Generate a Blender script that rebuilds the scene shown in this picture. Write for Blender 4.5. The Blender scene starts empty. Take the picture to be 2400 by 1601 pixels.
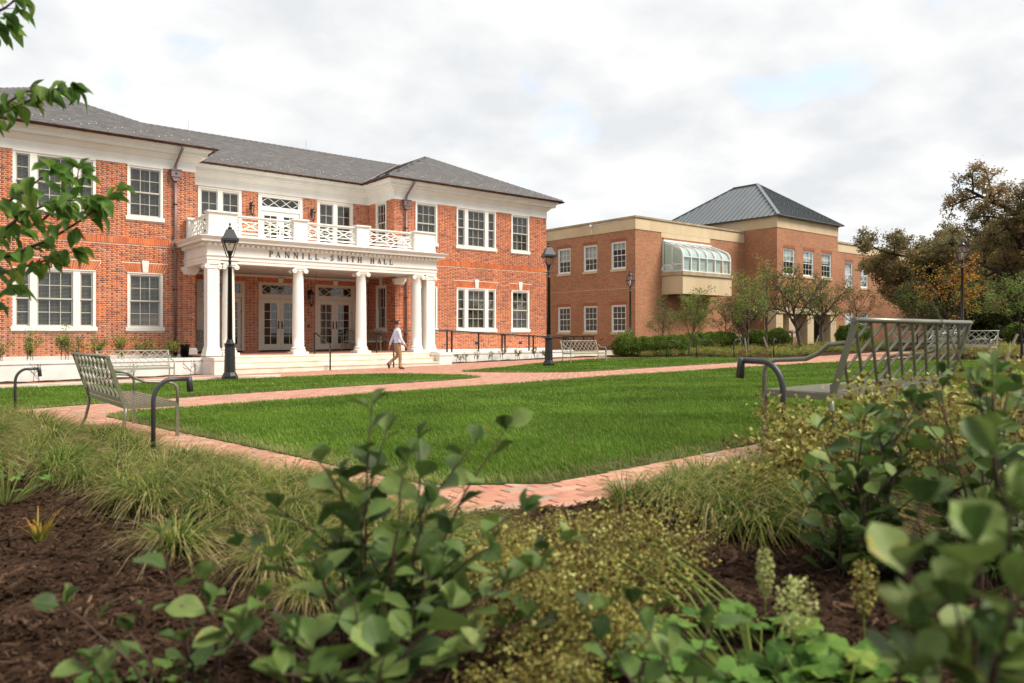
import bpy, math, random
import numpy as np
from mathutils import Vector, Matrix
R = math.radians
rnd = random.Random(11)
nr = np.random.default_rng(5)
SC = bpy.context.scene
COL = SC.collection

# ------------------------------------------------------------ camera, sky, sun
TH = R(50.7)                      # the hall's front runs 50.7 degrees right of the view axis
FW = (math.cos(TH), math.sin(TH)); RT = (math.sin(TH), -math.cos(TH))
CZ = 1.36; FPX = 1750.0; HY = 781.0
cd = bpy.data.cameras.new('camera'); cam = bpy.data.objects.new('camera', cd); COL.objects.link(cam)
cam.location = (0, 0, CZ); cam.rotation_euler = (R(90), 0, TH - R(90))
cd.sensor_width = 36; cd.lens = FPX / 2400 * 36
cd.shift_y = -(800.5 - HY) / 2400
cd.clip_start = 0.05; cd.clip_end = 3000
cd.dof.use_dof = True; cd.dof.focus_distance = 17; cd.dof.aperture_fstop = 2.8
SC.camera = cam

SUN_EL, SUN_AZ = R(52), math.atan2(-0.80, 0.50)      # sun behind the camera, to the right
sdir = Vector((math.cos(SUN_EL) * math.cos(SUN_AZ), math.cos(SUN_EL) * math.sin(SUN_AZ), math.sin(SUN_EL)))
sl = bpy.data.lights.new('sun', 'SUN'); sl.energy = 1.5; sl.angle = R(26); sl.color = (1.0, .93, .82)
so = bpy.data.objects.new('sun', sl); COL.objects.link(so)
so.rotation_euler = (-sdir).to_track_quat('-Z', 'Y').to_euler()

W = bpy.data.worlds.new('World'); SC.world = W; W.use_nodes = True
wn = W.node_tree; wn.nodes.clear()
def N(t, ty, **k):
    n = t.nodes.new(ty)
    for a, b in k.items(): setattr(n, a, b)
    return n
def L(t, a, b): t.links.new(a, b)
def math_n(t, op, a, b=None, clamp=False):
    m = N(t, 'ShaderNodeMath', operation=op); m.use_clamp = clamp
    for i, v in enumerate((a, b)):
        if v is None: continue
        if isinstance(v, (int, float)): m.inputs[i].default_value = v
        else: L(t, v, m.inputs[i])
    return m.outputs[0]
sky = N(wn, 'ShaderNodeTexSky', sky_type='NISHITA'); sky.sun_disc = False
sky.sun_elevation = SUN_EL; sky.sun_rotation = math.atan2(sdir.x, sdir.y)
sky.air_density = 1.0; sky.dust_density = 1.5
tc = N(wn, 'ShaderNodeTexCoord'); sp = N(wn, 'ShaderNodeSeparateXYZ'); L(wn, tc.outputs['Generated'], sp.inputs[0])
zz = math_n(wn, 'ADD', math_n(wn, 'MAXIMUM', sp.outputs[2], 0.0), 0.32)
cx = math_n(wn, 'DIVIDE', sp.outputs[0], zz); cy = math_n(wn, 'DIVIDE', sp.outputs[1], zz)
cb = N(wn, 'ShaderNodeCombineXYZ'); L(wn, cx, cb.inputs[0]); L(wn, cy, cb.inputs[1])
n1 = N(wn, 'ShaderNodeTexNoise'); n1.inputs['Scale'].default_value = 2.1; n1.inputs['Detail'].default_value = 7; n1.inputs['Roughness'].default_value = .52
n1.inputs['Distortion'].default_value = .25
L(wn, cb.outputs[0], n1.inputs['Vector'])
n2 = N(wn, 'ShaderNodeTexNoise'); n2.inputs['Scale'].default_value = 4.2; n2.inputs['Detail'].default_value = 6; n2.inputs['Roughness'].default_value = .5
mp = N(wn, 'ShaderNodeMapping'); mp.inputs['Location'].default_value = (3.7, 1.9, 0.4); L(wn, cb.outputs[0], mp.inputs[0]); L(wn, mp.outputs[0], n2.inputs['Vector'])
cov = N(wn, 'ShaderNodeMapRange'); cov.inputs[1].default_value = .318; cov.inputs[2].default_value = .42; cov.clamp = True
L(wn, n1.outputs[0], cov.inputs[0])
cr = N(wn, 'ShaderNodeValToRGB'); cr.color_ramp.elements[0].position = .33; cr.color_ramp.elements[1].position = .60
cr.color_ramp.elements[0].color = (2.30, 2.37, 2.45, 1); cr.color_ramp.elements[1].color = (2.93, 2.92, 2.89, 1)
L(wn, n2.outputs[0], cr.inputs[0])
mx = N(wn, 'ShaderNodeMix', data_type='RGBA'); L(wn, cov.outputs[0], mx.inputs[0])
hs = N(wn, 'ShaderNodeHueSaturation'); hs.inputs['Value'].default_value = .85; hs.inputs['Saturation'].default_value = .75
L(wn, sky.outputs[0], hs.inputs['Color'])
L(wn, hs.outputs[0], mx.inputs[6]); L(wn, cr.outputs[0], mx.inputs[7])
bg = N(wn, 'ShaderNodeBackground'); bg.inputs[1].default_value = .10; L(wn, mx.outputs[2], bg.inputs[0])
wo = N(wn, 'ShaderNodeOutputWorld'); L(wn, bg.outputs[0], wo.inputs[0])

vs = SC.view_settings; vs.view_transform = 'Standard'; vs.look = 'None'; vs.exposure = 1.84; vs.gamma = 1.0
SC.cycles.max_bounces = 8; SC.cycles.transparent_max_bounces = 12

# ------------------------------------------------------------ helpers
WORLD = {}
def link(name, data, parent=None):
    o = bpy.data.objects.new(name, data); COL.objects.link(o)
    if parent is not None:
        o.parent = parent
        o.matrix_parent_inverse = WORLD.get(parent.name, Matrix()).inverted()
    return o
def root(name, loc=(0, 0, 0), label=None, cat=None, group=None, rotz=0):
    o = bpy.data.objects.new(name, None); COL.objects.link(o); o.empty_display_size = .2
    o.location = loc; o.rotation_euler = (0, 0, rotz)
    if label: tag(o, label, cat, group)
    WORLD[o.name] = Matrix.Translation(loc) @ Matrix.Rotation(rotz, 4, 'Z')
    return o
def tag(o, label=None, cat=None, group=None, kind=None):
    if label: o['label'] = label
    if cat: o['category'] = cat
    if group: o['group'] = group
    if kind: o['kind'] = kind
    return o
def copy_tree(o, parent=None):
    c = o.copy(); COL.objects.link(c)
    if parent is not None: c.parent = parent
    for ch in list(o.children): copy_tree(ch, c)
    return c
def place(proto, first, loc, rotz=0, scale=1, label=None, group=None, cat=None):
    """first use moves the prototype itself, later uses copy it with its parts"""
    o = proto if first else copy_tree(proto)
    o.location = loc; o.rotation_euler = (0, 0, rotz); o.scale = (scale,) * 3 if not isinstance(scale, tuple) else scale
    tag(o, label, cat, group)
    return o
def np_mesh(name, V, F, r=None, smooth=False, mats=(), mi=None):
    V = np.asarray(V, dtype=np.float32); F = np.asarray(F, dtype=np.int32)
    me = bpy.data.meshes.new(name); m, k = F.shape
    me.vertices.add(len(V)); me.vertices.foreach_set('co', V.ravel())
    me.loops.add(m * k); me.loops.foreach_set('vertex_index', F.ravel())
    me.polygons.add(m); me.polygons.foreach_set('loop_start', np.arange(0, m * k, k, dtype=np.int32))
    me.polygons.foreach_set('loop_total', np.full(m, k, dtype=np.int32))
    if smooth: me.polygons.foreach_set('use_smooth', np.ones(m, dtype=bool))
    if mi is not None: me.polygons.foreach_set('material_index', np.asarray(mi, dtype=np.int32))
    me.update(calc_edges=True)
    if r is not None:
        a = me.attributes.new('r', 'FLOAT', 'FACE'); a.data.foreach_set('value', np.asarray(r, dtype=np.float32))
    for x in mats: me.materials.append(x)
    return me
class MB:
    """collects boxes, prisms, tubes, lathes; fr maps (u, out, z) of a wall to the world"""
    def __init__(s, fr=None): s.v = []; s.f = []; s.r = []; s.m = []; s.fr = fr; s.sm = []
    def P(s, p):
        if s.fr: p = s.fr(*p)
        s.v.append(tuple(p)); return len(s.v) - 1
    def face(s, ids, r=.5, m=0, sm=False): s.f.append(tuple(ids)); s.r.append(r); s.m.append(m); s.sm.append(sm)
    def poly(s, pts, r=.5, m=0): s.face([s.P(p) for p in pts], r, m)
    def box(s, a0, a1, b0, b1, c0, c1, r=.5, m=0):
        i = [s.P(p) for p in ((a0,b0,c0),(a1,b0,c0),(a1,b1,c0),(a0,b1,c0),(a0,b0,c1),(a1,b0,c1),(a1,b1,c1),(a0,b1,c1))]
        for q in ((3,2,1,0),(4,5,6,7),(0,1,5,4),(1,2,6,5),(2,3,7,6),(3,0,4,7)): s.face([i[k] for k in q], r, m)
    def prism(s, poly, fn0, fn1, r=.5, m=0):
        """closed prism between two maps of the 2D polygon"""
        a = [s.P(fn0(*p)) for p in poly]; b = [s.P(fn1(*p)) for p in poly]; n = len(poly)
        s.face(a[::-1], r, m); s.face(b, r, m)
        for i in range(n): s.face((a[i], a[(i+1) % n], b[(i+1) % n], b[i]), r, m)
    def tube(s, pts, rad, n=8, r=.5, m=0, cap=True, sm=True):
        pts = [Vector(p) for p in pts]; rads = rad if isinstance(rad, (list, tuple)) else [rad] * len(pts)
        rings = []; prev = None
        for i, p in enumerate(pts):
            t = (pts[min(i+1, len(pts)-1)] - pts[max(i-1, 0)])
            if t.length < 1e-9: t = Vector((0, 0, 1))
            t.normalize()
            up = Vector((0, 0, 1)) if abs(t.z) < .9 else Vector((1, 0, 0))
            if prev is not None: up = prev
            x = up.cross(t)
            if x.length < 1e-6: x = Vector((1, 0, 0)).cross(t)
            x.normalize(); y = t.cross(x); prev = y
            rings.append([s.P(p + (x * math.cos(a) + y * math.sin(a)) * rads[i]) for a in (2 * math.pi * (k + .5) / n for k in range(n))])
        for i in range(len(rings) - 1):
            for k in range(n): s.face((rings[i][k], rings[i][(k+1) % n], rings[i+1][(k+1) % n], rings[i+1][k]), r, m, sm)
        if cap: s.face(rings[0][::-1], r, m); s.face(rings[-1], r, m)
    def bar(s, p, q, w, h, r=.5, m=0, up=(0, 0, 1)):
        p, q = Vector(p), Vector(q); t = (q - p).normalized(); x = Vector(up).cross(t)
        if x.length < 1e-5: x = Vector((1, 0, 0)).cross(t)
        x.normalize(); y = t.cross(x)
        i = [s.P(b + x * (sx * w / 2) + y * (sy * h / 2)) for b in (p, q) for sx, sy in ((-1,-1),(1,-1),(1,1),(-1,1))]
        for f in ((3,2,1,0),(4,5,6,7),(0,1,5,4),(1,2,6,5),(2,3,7,6),(3,0,4,7)): s.face([i[k] for k in f], r, m)
    def lathe(s, c, prof, n=16, r=.5, m=0, rot=0, sm=True, cap=True):
        rings = []
        for rad, z in prof:
            rings.append([s.P((c[0] + rad * math.cos(a), c[1] + rad * math.sin(a), c[2] + z)) for a in (rot + 2 * math.pi * k / n for k in range(n))])
        for i in range(len(rings) - 1):
            for k in range(n): s.face((rings[i][k], rings[i][(k+1) % n], rings[i+1][(k+1) % n], rings[i+1][k]), r, m, sm)
        if cap: s.face(rings[0][::-1], r, m); s.face(rings[-1], r, m)
    def sweep(s, path, prof, r=.5, m=0, closed=False):
        """profile [(out, z)] carried along a plan polyline, mitred; out is to the right of travel"""
        n = len(path); P = [Vector(p) for p in path]; offs = []
        for i in range(n):
            d0 = (P[i] - P[i-1]).normalized() if i > 0 else None
            d1 = (P[i+1] - P[i]).normalized() if i < n-1 else None
            if d0 is None: d0 = d1
            if d1 is None: d1 = d0
            n0 = Vector((d0.y, -d0.x)); n1_ = Vector((d1.y, -d1.x))
            b = n0 + n1_; b = b / max(b.dot(n0), 1e-6) if b.length > 1e-6 else n0
            offs.append(b)
        rows = [[s.P((P[i].x + offs[i].x * o, P[i].y + offs[i].y * o, z)) for o, z in prof] for i in range(n)]
        k = len(prof); rng = range(k) if closed else range(k - 1)
        for i in range(n - 1):
            for j in rng: s.face((rows[i][j], rows[i+1][j], rows[i+1][(j+1) % k], rows[i][(j+1) % k]), r, m)
        s.face(rows[0][::-1] if closed else rows[0], r, m); s.face(rows[-1], r, m)
    def mesh(s, name, mats):
        me = bpy.data.meshes.new(name); me.from_pydata(s.v, [], s.f)
        a = me.attributes.new('r', 'FLOAT', 'FACE'); a.data.foreach_set('value', s.r)
        for x in (mats if isinstance(mats, (list, tuple)) else [mats]): me.materials.append(x)
        me.polygons.foreach_set('material_index', s.m); me.polygons.foreach_set('use_smooth', s.sm)
        return me
    def build(s, name, mats, parent=None): return link(name, s.mesh(name, mats), parent)
def fY(Y):
    return lambda u, o, z: (u, Y - o, z)        # wall facing -Y
def fX(X):
    return lambda u, o, z: (X - o, u, z)        # wall facing -X

def gz(x, y):
    x = min(max(x, -8), 60); y = min(max(y, -10), 45)
    return .5084 + .001095*x - .027588*y + .0002176*x*y + .00016188*x*x + .0000973*y*y + .06*math.exp(-((x-5.5)**2 + (y-2)**2)/8)
def gza(x, y):
    x = np.clip(x, -8, 60); y = np.clip(y, -10, 45)
    return .5084 + .001095*x - .027588*y + .0002176*x*y + .00016188*x*x + .0000973*y*y + .06*np.exp(-((x-5.5)**2 + (y-2)**2)/8)
def ray(px, py, D):
    """point at view depth D; used to lay things out where the site has them"""
    t = (px - 1200) / FPX
    return Vector(((FW[0] + t*RT[0]) * D, (FW[1] + t*RT[1]) * D, CZ + (HY - py) / FPX * D))
def on_ground(px, D):
    p = ray(px, 781, D); p.z = gz(p.x, p.y); return p

# ------------------------------------------------------------ materials
def mat(name, c1, c2=None, scale=4.0, detail=4, rough=.7, bump=0., bscale=None, attr=None, spec=.4, metal=0, trans=0., c3=None, dist=0, stretch=None):
    """noise between two colours; attr = ramp over the per-piece value r"""
    m = bpy.data.materials.new(name); m.use_nodes = True; t = m.node_tree; b = t.nodes['Principled BSDF']
    b.inputs['Roughness'].default_value = rough; b.inputs['Specular IOR Level'].default_value = spec; b.inputs['Metallic'].default_value = metal
    tcn = N(t, 'ShaderNodeTexCoord'); vec = tcn.outputs['Object']
    g = N(t, 'ShaderNodeNewGeometry'); vec = g.outputs['Position']
    if stretch:
        mpn = N(t, 'ShaderNodeMapping'); mpn.inputs['Scale'].default_value = stretch; L(t, vec, mpn.inputs[0]); vec = mpn.outputs[0]
    nz = N(t, 'ShaderNodeTexNoise'); nz.inputs['Scale'].default_value = scale; nz.inputs['Detail'].default_value = detail; nz.inputs['Distortion'].default_value = dist
    L(t, vec, nz.inputs['Vector'])
    col = None
    if attr:
        at = N(t, 'ShaderNodeAttribute', attribute_name='r')
        rp = N(t, 'ShaderNodeValToRGB'); els = rp.color_ramp.elements
        while len(els) < len(attr): els.new(.5)
        for i, (p, c) in enumerate(attr): els[i].position = p; els[i].color = (*c, 1)
        L(t, at.outputs['Fac'], rp.inputs[0]); col = rp.outputs[0]
        mm = N(t, 'ShaderNodeMix', data_type='RGBA', blend_type='MULTIPLY'); mm.inputs[0].default_value = 1
        sh = N(t, 'ShaderNodeMapRange'); sh.inputs[1].default_value = .3; sh.inputs[2].default_value = .7; sh.inputs[3].default_value = c1; sh.inputs[4].default_value = c2
        L(t, nz.outputs[0], sh.inputs[0]); L(t, col, mm.inputs[6]); L(t, sh.outputs[0], mm.inputs[7]); col = mm.outputs[2]
    elif c2:
        rp = N(t, 'ShaderNodeValToRGB'); rp.color_ramp.elements[0].position = .32; rp.color_ramp.elements[1].position = .68
        rp.color_ramp.elements[0].color = (*c1, 1); rp.color_ramp.elements[1].color = (*c2, 1)
        if c3: e = rp.color_ramp.elements.new(.5); e.color = (*c3, 1)
        L(t, nz.outputs[0], rp.inputs[0]); col = rp.outputs[0]
    if col is not None: L(t, col, b.inputs['Base Color'])
    else: b.inputs['Base Color'].default_value = (*c1, 1)
    if bump:
        nb = N(t, 'ShaderNodeTexNoise'); nb.inputs['Scale'].default_value = bscale or scale * 4; nb.inputs['Detail'].default_value = 5; L(t, vec, nb.inputs['Vector'])
        bp = N(t, 'ShaderNodeBump'); bp.inputs['Strength'].default_value = min(bump, 1); bp.inputs['Distance'].default_value = .01
        L(t, nb.outputs[0], bp.inputs['Height']); L(t, bp.outputs[0], b.inputs['Normal'])
    if trans:
        tr = N(t, 'ShaderNodeBsdfTranslucent'); ms = N(t, 'ShaderNodeMixShader'); ms.inputs[0].default_value = trans
        if col is not None: L(t, col, tr.inputs[0])
        else: tr.inputs[0].default_value = (*c1, 1)
        o = t.nodes['Material Output']; L(t, b.outputs[0], ms.inputs[1]); L(t, tr.outputs[0], ms.inputs[2]); L(t, ms.outputs[0], o.inputs[0])
    return m
M = {}
M['brick'] = mat('hall_brick', .80, 1.18, .8, rough=.85, bump=.25, bscale=60, attr=[(0, (.18, .06, .042)), (.18, (.25, .075, .048)), (.30, (.46, .11, .042)), (.55, (.58, .16, .05)), (.8, (.67, .215, .07)), (1, (.54, .18, .09))])
M['mortar'] = mat('mortar', (.82, .70, .585), (.72, .60, .495), 5, 6, rough=.95)
M['white'] = mat('white_trim', (.83, .81, .765), (.75, .725, .67), 1.5, 6, rough=.55, stretch=(1, 1, .35))
M['stone'] = mat('white_stone', (.80, .775, .72), (.69, .655, .60), 2.2, 6, rough=.85, bump=.06)
M['lime'] = mat('step_limestone', (.79, .72, .60), (.68, .58, .45), 2.6, 6, rough=.85, bump=.06)
M['sash'] = mat('sash_taupe', (.50, .47, .40), (.46, .43, .37), 3, rough=.5)
M['door'] = mat('door_taupe', (.62, .56, .465), (.58, .52, .43), 2, rough=.45)
M['slate'] = mat('slate', .95, 1.05, 6, rough=.62, bump=.2, bscale=40, attr=[(0, (.098, .093, .093)), (.5, (.118, .112, .112)), (1, (.140, .133, .132))])
M['bronze'] = mat('dark_copper', (.055, .028, .024), (.085, .05, .043), 5, rough=.38, metal=.5, spec=.5)
M['copper'] = mat('aged_copper', (.235, .175, .18), (.19, .13, .125), 1.5, rough=.42, metal=.35)
M['black'] = mat('black_iron', (.012, .012, .012), (.02, .02, .019), 7, rough=.33, spec=.5)
M['iron'] = mat('charcoal_iron', (.026, .027, .030), (.038, .039, .042), 9, rough=.42, spec=.5)
M['sage'] = mat('sage_paint_shaded', (.135, .135, .088), (.12, .122, .08), 4, rough=.26, spec=.8)  # bench paint, darkened: shade on the near benches put into the colour
M['sage_lit'] = mat('sage_paint_lit', (.30, .305, .23), (.27, .275, .21), 4, rough=.28, spec=.7)  # same paint for the farther benches, their brighter lighting put into the colour
M['blind'] = mat('blind_slats', (.27, .25, .205), (.23, .215, .175), 6, rough=.6)
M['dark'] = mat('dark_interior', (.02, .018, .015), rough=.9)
M['ceil'] = mat('porch_ceiling', (.66, .66, .64), (.62, .62, .60), 2, rough=.5)
M['letter'] = mat('bronze_letters', (.045, .03, .022), (.06, .042, .03), 8, rough=.45, metal=.3)
M['paver'] = mat('clay_paver', .84, 1.14, 13, rough=.9, bump=.3, bscale=50, attr=[(0, (.30, .21, .155)), (.1, (.35, .235, .17)), (.3, (.40, .175, .115)), (.6, (.455, .21, .14)), (.85, (.49, .25, .17)), (1, (.51, .30, .215))])
M['sand'] = mat('joint_sand', (.235, .165, .125), (.17, .12, .09), 20, rough=1)
M['mulch'] = mat('bark_mulch', (.022, .0125, .008), (.078, .045, .027), 26, 8, rough=1, bump=1, bscale=55, spec=.05)
M['chip'] = mat('bark_chips', .7, 1.3, 8, rough=1, spec=.05, attr=[(0, (.016, .009, .006)), (.45, (.043, .0245, .015)), (.8, (.090, .054, .034)), (1, (.19, .125, .080))])
M['soil'] = mat('soil', (.07, .05, .03), (.045, .032, .02), 9, rough=1, bump=.6)
M['turf'] = mat('turf_base', (.028, .055, .010), (.055, .085, .02), 1.3, 6, rough=1, bump=.5)
M['blade'] = mat('grass_blade', .66, 1.36, .8, 6, rough=.6, spec=.1, trans=.38, attr=[(0, (.062, .115, .010)), (.5, (.122, .220, .024)), (.8, (.21, .31, .055)), (.93, (.26, .27, .10)), (1, (.34, .28, .15))])
M['earth'] = mat('far_ground', (.05, .07, .025), (.09, .085, .045), .3, 5, rough=1)
M['stonekerb'] = mat('kerb_stone', (.70, .64, .53), (.56, .47, .35), 1.6, 6, rough=.9, bump=.1)

def glass_mat(name, tint, refl=1.0, rough=.0):
    m = bpy.data.materials.new(name); m.use_nodes = True; t = m.node_tree; t.nodes.clear()
    gm = N(t, 'ShaderNodeNewGeometry'); dt = N(t, 'ShaderNodeVectorMath', operation='DOT_PRODUCT'); L(t, gm.outputs['Normal'], dt.inputs[0]); L(t, gm.outputs['Incoming'], dt.inputs[1])
    sc_ = math_n(t, 'POWER', math_n(t, 'SUBTRACT', 1.0, math_n(t, 'ABSOLUTE', dt.outputs['Value'])), 5.0)
    fz = math_n(t, 'ADD', math_n(t, 'MULTIPLY', sc_, .94), .06)
    gl = N(t, 'ShaderNodeBsdfGlossy'); gl.inputs['Roughness'].default_value = rough
    tr = N(t, 'ShaderNodeBsdfTransparent'); tr.inputs[0].default_value = (*tint, 1)
    ms = N(t, 'ShaderNodeMixShader'); o = N(t, 'ShaderNodeOutputMaterial')
    L(t, math_n(t, 'MULTIPLY', fz, refl, True), ms.inputs[0]); L(t, tr.outputs[0], ms.inputs[1]); L(t, gl.outputs[0], ms.inputs[2]); L(t, ms.outputs[0], o.inputs[0])
    return m
M['glass'] = glass_mat('window_glass', (.80, .83, .80), 1.7)
M['lampglass'] = glass_mat('lamp_glass', (.93, .93, .90), 1.0)
# ============================================================ THE HALL
YA, YC, XL, XR = 29.80, 32.21, 8.71, 17.43          # wing fronts, recessed centre, recess sides
XW0, XW1 = -.63, 26.77; YBK = 46.0
ZB = .58; CH = .0677                                 # brick starts here; course height
hall = root('academic_hall', (13.07, 30.5, 0), 'two-storey orange-red brick hall with white columned portico and grey slate roof', 'building')

def rect_cells(us, zs, holes):
    for a, b in zip(us[:-1], us[1:]):
        for c, d_ in zip(zs[:-1], zs[1:]):
            mu, mz = (a+b)/2, (c+d_)/2
            if not any(h[0] < mu < h[1] and h[2] < mz < h[3] for h in holes): yield a, b, c, d_
def wall_mesh(mb, u0, u1, z0, z1, holes, o=-.009, t=.25, m=0):
    us = sorted({u0, u1, *[min(max(h[k], u0), u1) for h in holes for k in (0, 1)]})
    zs = sorted({z0, z1, *[min(max(h[k], z0), z1) for h in holes for k in (2, 3)]})
    for a, b, c, d_ in rect_cells(us, zs, holes):
        mb.poly([(a, o, c), (b, o, c), (b, o, d_), (a, o, d_)], m=m)
        mb.poly([(a, o-t, c), (a, o-t, d_), (b, o-t, d_), (b, o-t, c)], m=m)
    for h in holes:                                  # reveals
        a, b, c, d_ = h[:4]
        for p, q in (((a, c), (a, d_)), ((a, d_), (b, d_)), ((b, d_), (b, c)), ((b, c), (a, c))):
            mb.poly([(p[0], o, p[1]), (q[0], o, q[1]), (q[0], o-t, q[1]), (p[0], o-t, p[1])], m=m)
UB = {}
def unit_brick(k, r):
    """brick face with chamfered arrises, unit size, shared by the single bricks"""
    key = (k, round(r * 11) / 11)
    if key not in UB:
        b = MB(); b.box(0, 1, -1, 0, 0, 1, r=key[1]); UB[key] = b.mesh('brick', M['brick'])
    return UB[key]
def bond(fr, u0, u1, z0, z1, cuts, seed, phase=0):
    """Flemish bond: list of (ua, ub, za, zb, r); cuts are (za, zb, fn(z) -> (ua, ub))"""
    rr = random.Random(seed); out = []; j = .0152; S, Hd = .192, .089; per = S + Hd + 2*j
    k0 = int(math.floor((z0 - ZB) / CH + 1e-6)); k = k0
    while ZB + k*CH < z1 - .02:
        za = max(ZB + k*CH, z0); zb = min(ZB + (k+1)*CH - j, z1)
        x = u0 - per + (per/2 if k % 2 else 0) + phase; q = 0
        spans = []
        while x < u1:
            w = S if q % 2 == 0 else Hd
            spans.append((x, x + w, q % 2)); x += w + j; q += 1
        ex = []
        for ca, cb_, fn in cuts:
            if cb_ > za + .006 and ca < zb - .006:
                ex.append(fn((za+zb)/2))
        for a, b, hd in spans:
            segs = [(max(a, u0), min(b, u1))]
            for e0, e1 in ex:
                ns = []
                for p, q_ in segs:
                    if e1 <= p or e0 >= q_: ns.append((p, q_)); continue
                    if e0 > p: ns.append((p, e0))
                    if e1 < q_: ns.append((e1, q_))
                segs = ns
            for p, q_ in segs:
                if q_ - p < .018: continue
                if hd: r = rr.uniform(.02, .26) if rr.random() < .55 else rr.uniform(.27, .6)
                else: r = min(max(rr.gauss(.58, .2), .27), 1) if rr.random() > .05 else rr.uniform(.05, .25)
                out.append((p, q_, za, zb, r, rr.uniform(-.0015, .002)))
        k += 1
    return out
def lay(fr, bricks, wall, singles=0, key=None):
    """the bricks that show largest become single objects, the others one part"""
    if singles:
        idx = sorted(range(len(bricks)), key=lambda i: key(bricks[i]))[:singles]; ids = set(idx)
        for i in idx:
            a, b, c, d_, r, o = bricks[i]
            ob = bpy.data.objects.new('brick', unit_brick(0, r)); COL.objects.link(ob); ob.parent = wall
            ob.location = fr(a, o, c); ob.scale = (b-a, .03, d_-c)
            # unit brick spans x 0..1, y -1..0 (out is -y), z 0..1; the front face sits at out = o
            ob.location.y += .03
        bricks = [x for i, x in enumerate(bricks) if i not in ids]
    n = len(bricks); B = np.array(bricks)
    V = np.zeros((n, 8, 3))
    O0 = np.full(n, -.02)
    cs = [(0,0,2),(1,0,2),(1,0,3),(0,0,3),(0,1,2),(1,1,2),(1,1,3),(0,1,3)]
    for i, (u, o, z) in enumerate(cs):
        uu, zz_ = B[:, u], B[:, z]; oo = B[:, 5] if o == 0 else O0
        p = fr(uu, oo, zz_)
        for k in range(3): V[:, i, k] = p[k]
    base = np.arange(n)[:, None, None] * 8
    F = (base + np.array([[0,1,2,3],[4,5,1,0],[1,5,6,2],[2,6,7,3],[4,0,3,7]])[None]).reshape(-1, 4)
    me = np_mesh('bricks', V.reshape(-1, 3), F, np.repeat(B[:, 4], 5), mats=[M['brick']])
    o = link('bricks', me, wall); tag(o, kind='stuff'); return o

# ---- windows
def sash(fr, u0, u1, z0, z1, o, cols, rows, win, fw=.045):
    b = MB(fr); d_ = .035
    b.box(u0, u0+fw, o-d_, o, z0, z1); b.box(u1-fw, u1, o-d_, o, z0, z1)
    b.box(u0+fw, u1-fw, o-d_, o, z0, z0+fw+.012); b.box(u0+fw, u1-fw, o-d_, o, z1-fw, z1)
    ga, gb, gc, gd = u0+fw, u1-fw, z0+fw+.012, z1-fw; mw = .022
    cu = (gb-ga) / cols; cz = (gd-gc) / rows
    for i in range(1, cols): b.box(ga+i*cu-mw/2, ga+i*cu+mw/2, o-d_+.004, o-.006, gc, gd)
    for i in range(1, rows): b.box(ga, gb, o-d_+.006, o-.008, gc+i*cz-mw/2, gc+i*cz+mw/2)
    b.build('sash', M['sash'], win)
    for i in range(cols):
        for k in range(rows):
            pane(fr, ga+i*cu+.008, ga+(i+1)*cu-.008, gc+k*cz+.008, gc+(k+1)*cz-.008, o-.019, win)
PM = None
def pane(fr, a, b, c, d_, o, parent, m='glass'):
    g = MB(fr); g.poly([(a, o, c), (b, o, c), (b, o, d_), (a, o, d_)])
    return g.build('pane', M[m], parent)
def blind(fr, u0, u1, z0, z1, o, win, tilt=.008):
    b = MB(fr); z = z0 + .02
    while z < z1:
        b.poly([(u0, o+.012, z-tilt), (u1, o+.012, z-tilt), (u1, o-.018, z+tilt), (u0, o-.018, z+tilt)]); z += .047
    b.box(u0, u1, o-.02, o+.015, z1-.04, z1)
    for q in (.12, .5, .88): b.box(u0+(u1-u0)*q-.004, u0+(u1-u0)*q+.004, o+.014, o+.017, z0, z1)
    b.build('blind', M['blind'], win)
def units(w, kind):
    if kind == 'single': return [(.085, w-.085, 3)]
    if kind == 'triple':
        s, mu = .40, .21; c0 = .085 + s + mu; return [(.085, .085+s, 1), (c0, w-c0, 3), (w-.085-s, w-.085, 1)]
    if kind == 'double': return [(.12, w/2-.10, 2), (w/2+.10, w-.12, 2)]
def window(fr, uc, w, z0, z1, kind, sill=True, key=False, parent=None, rows=2, blinds=True, split=.5):
    """white casing with sashes, panes, blind, sill and keystone; z0 is the sill top"""
    u0 = uc - w/2; c = MB(fr); us = units(w, kind); o1, o0 = .012, -.13; head = .10
    edges = [0] + [x for a, b, _ in us for x in (a, b)] + [w]
    for i in range(0, len(edges), 2): c.box(u0+edges[i], u0+edges[i+1], o0, o1, z0, z1)
    for a, b, _ in us: c.box(u0+a, u0+b, o0, o1-.012, z1-head, z1); c.box(u0+a, u0+b, o0, o1-.012, z0, z0+.02)
    c.box(u0-.0, u0+w, o1, o1+.022, z1-.035, z1-.002)
    win = c.build('window', M['white'], parent)
    for a, b, cols in us:
        ua, ub = u0+a, u0+b; za, zb = z0+.02, z1-head; zm = za + (zb-za)*split
        sash(fr, ua, ub, zm-.02, zb, -.035, cols, rows, win); sash(fr, ua, ub, za, zm+.022, -.073, cols, rows, win)
        if blinds: blind(fr, ua+.01, ub-.01, za+.02, zb-.01, -.16, win)
    if sill:
        s = MB(fr); s.box(u0-.055, u0+w+.055, -.1, .055, z0-.135, z0-.001); s.build('sill', M['stone'], win)
    if key:
        k = MB(fr); zt = z1+.43
        k.prism([(uc-.085, z1+.002), (uc+.085, z1+.002), (uc+.125, zt), (uc-.125, zt)], lambda u, z: (u, -.05, z), lambda u, z: (u, .045, z)); k.build('keystone', M['stone'], win)
    return win
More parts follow.
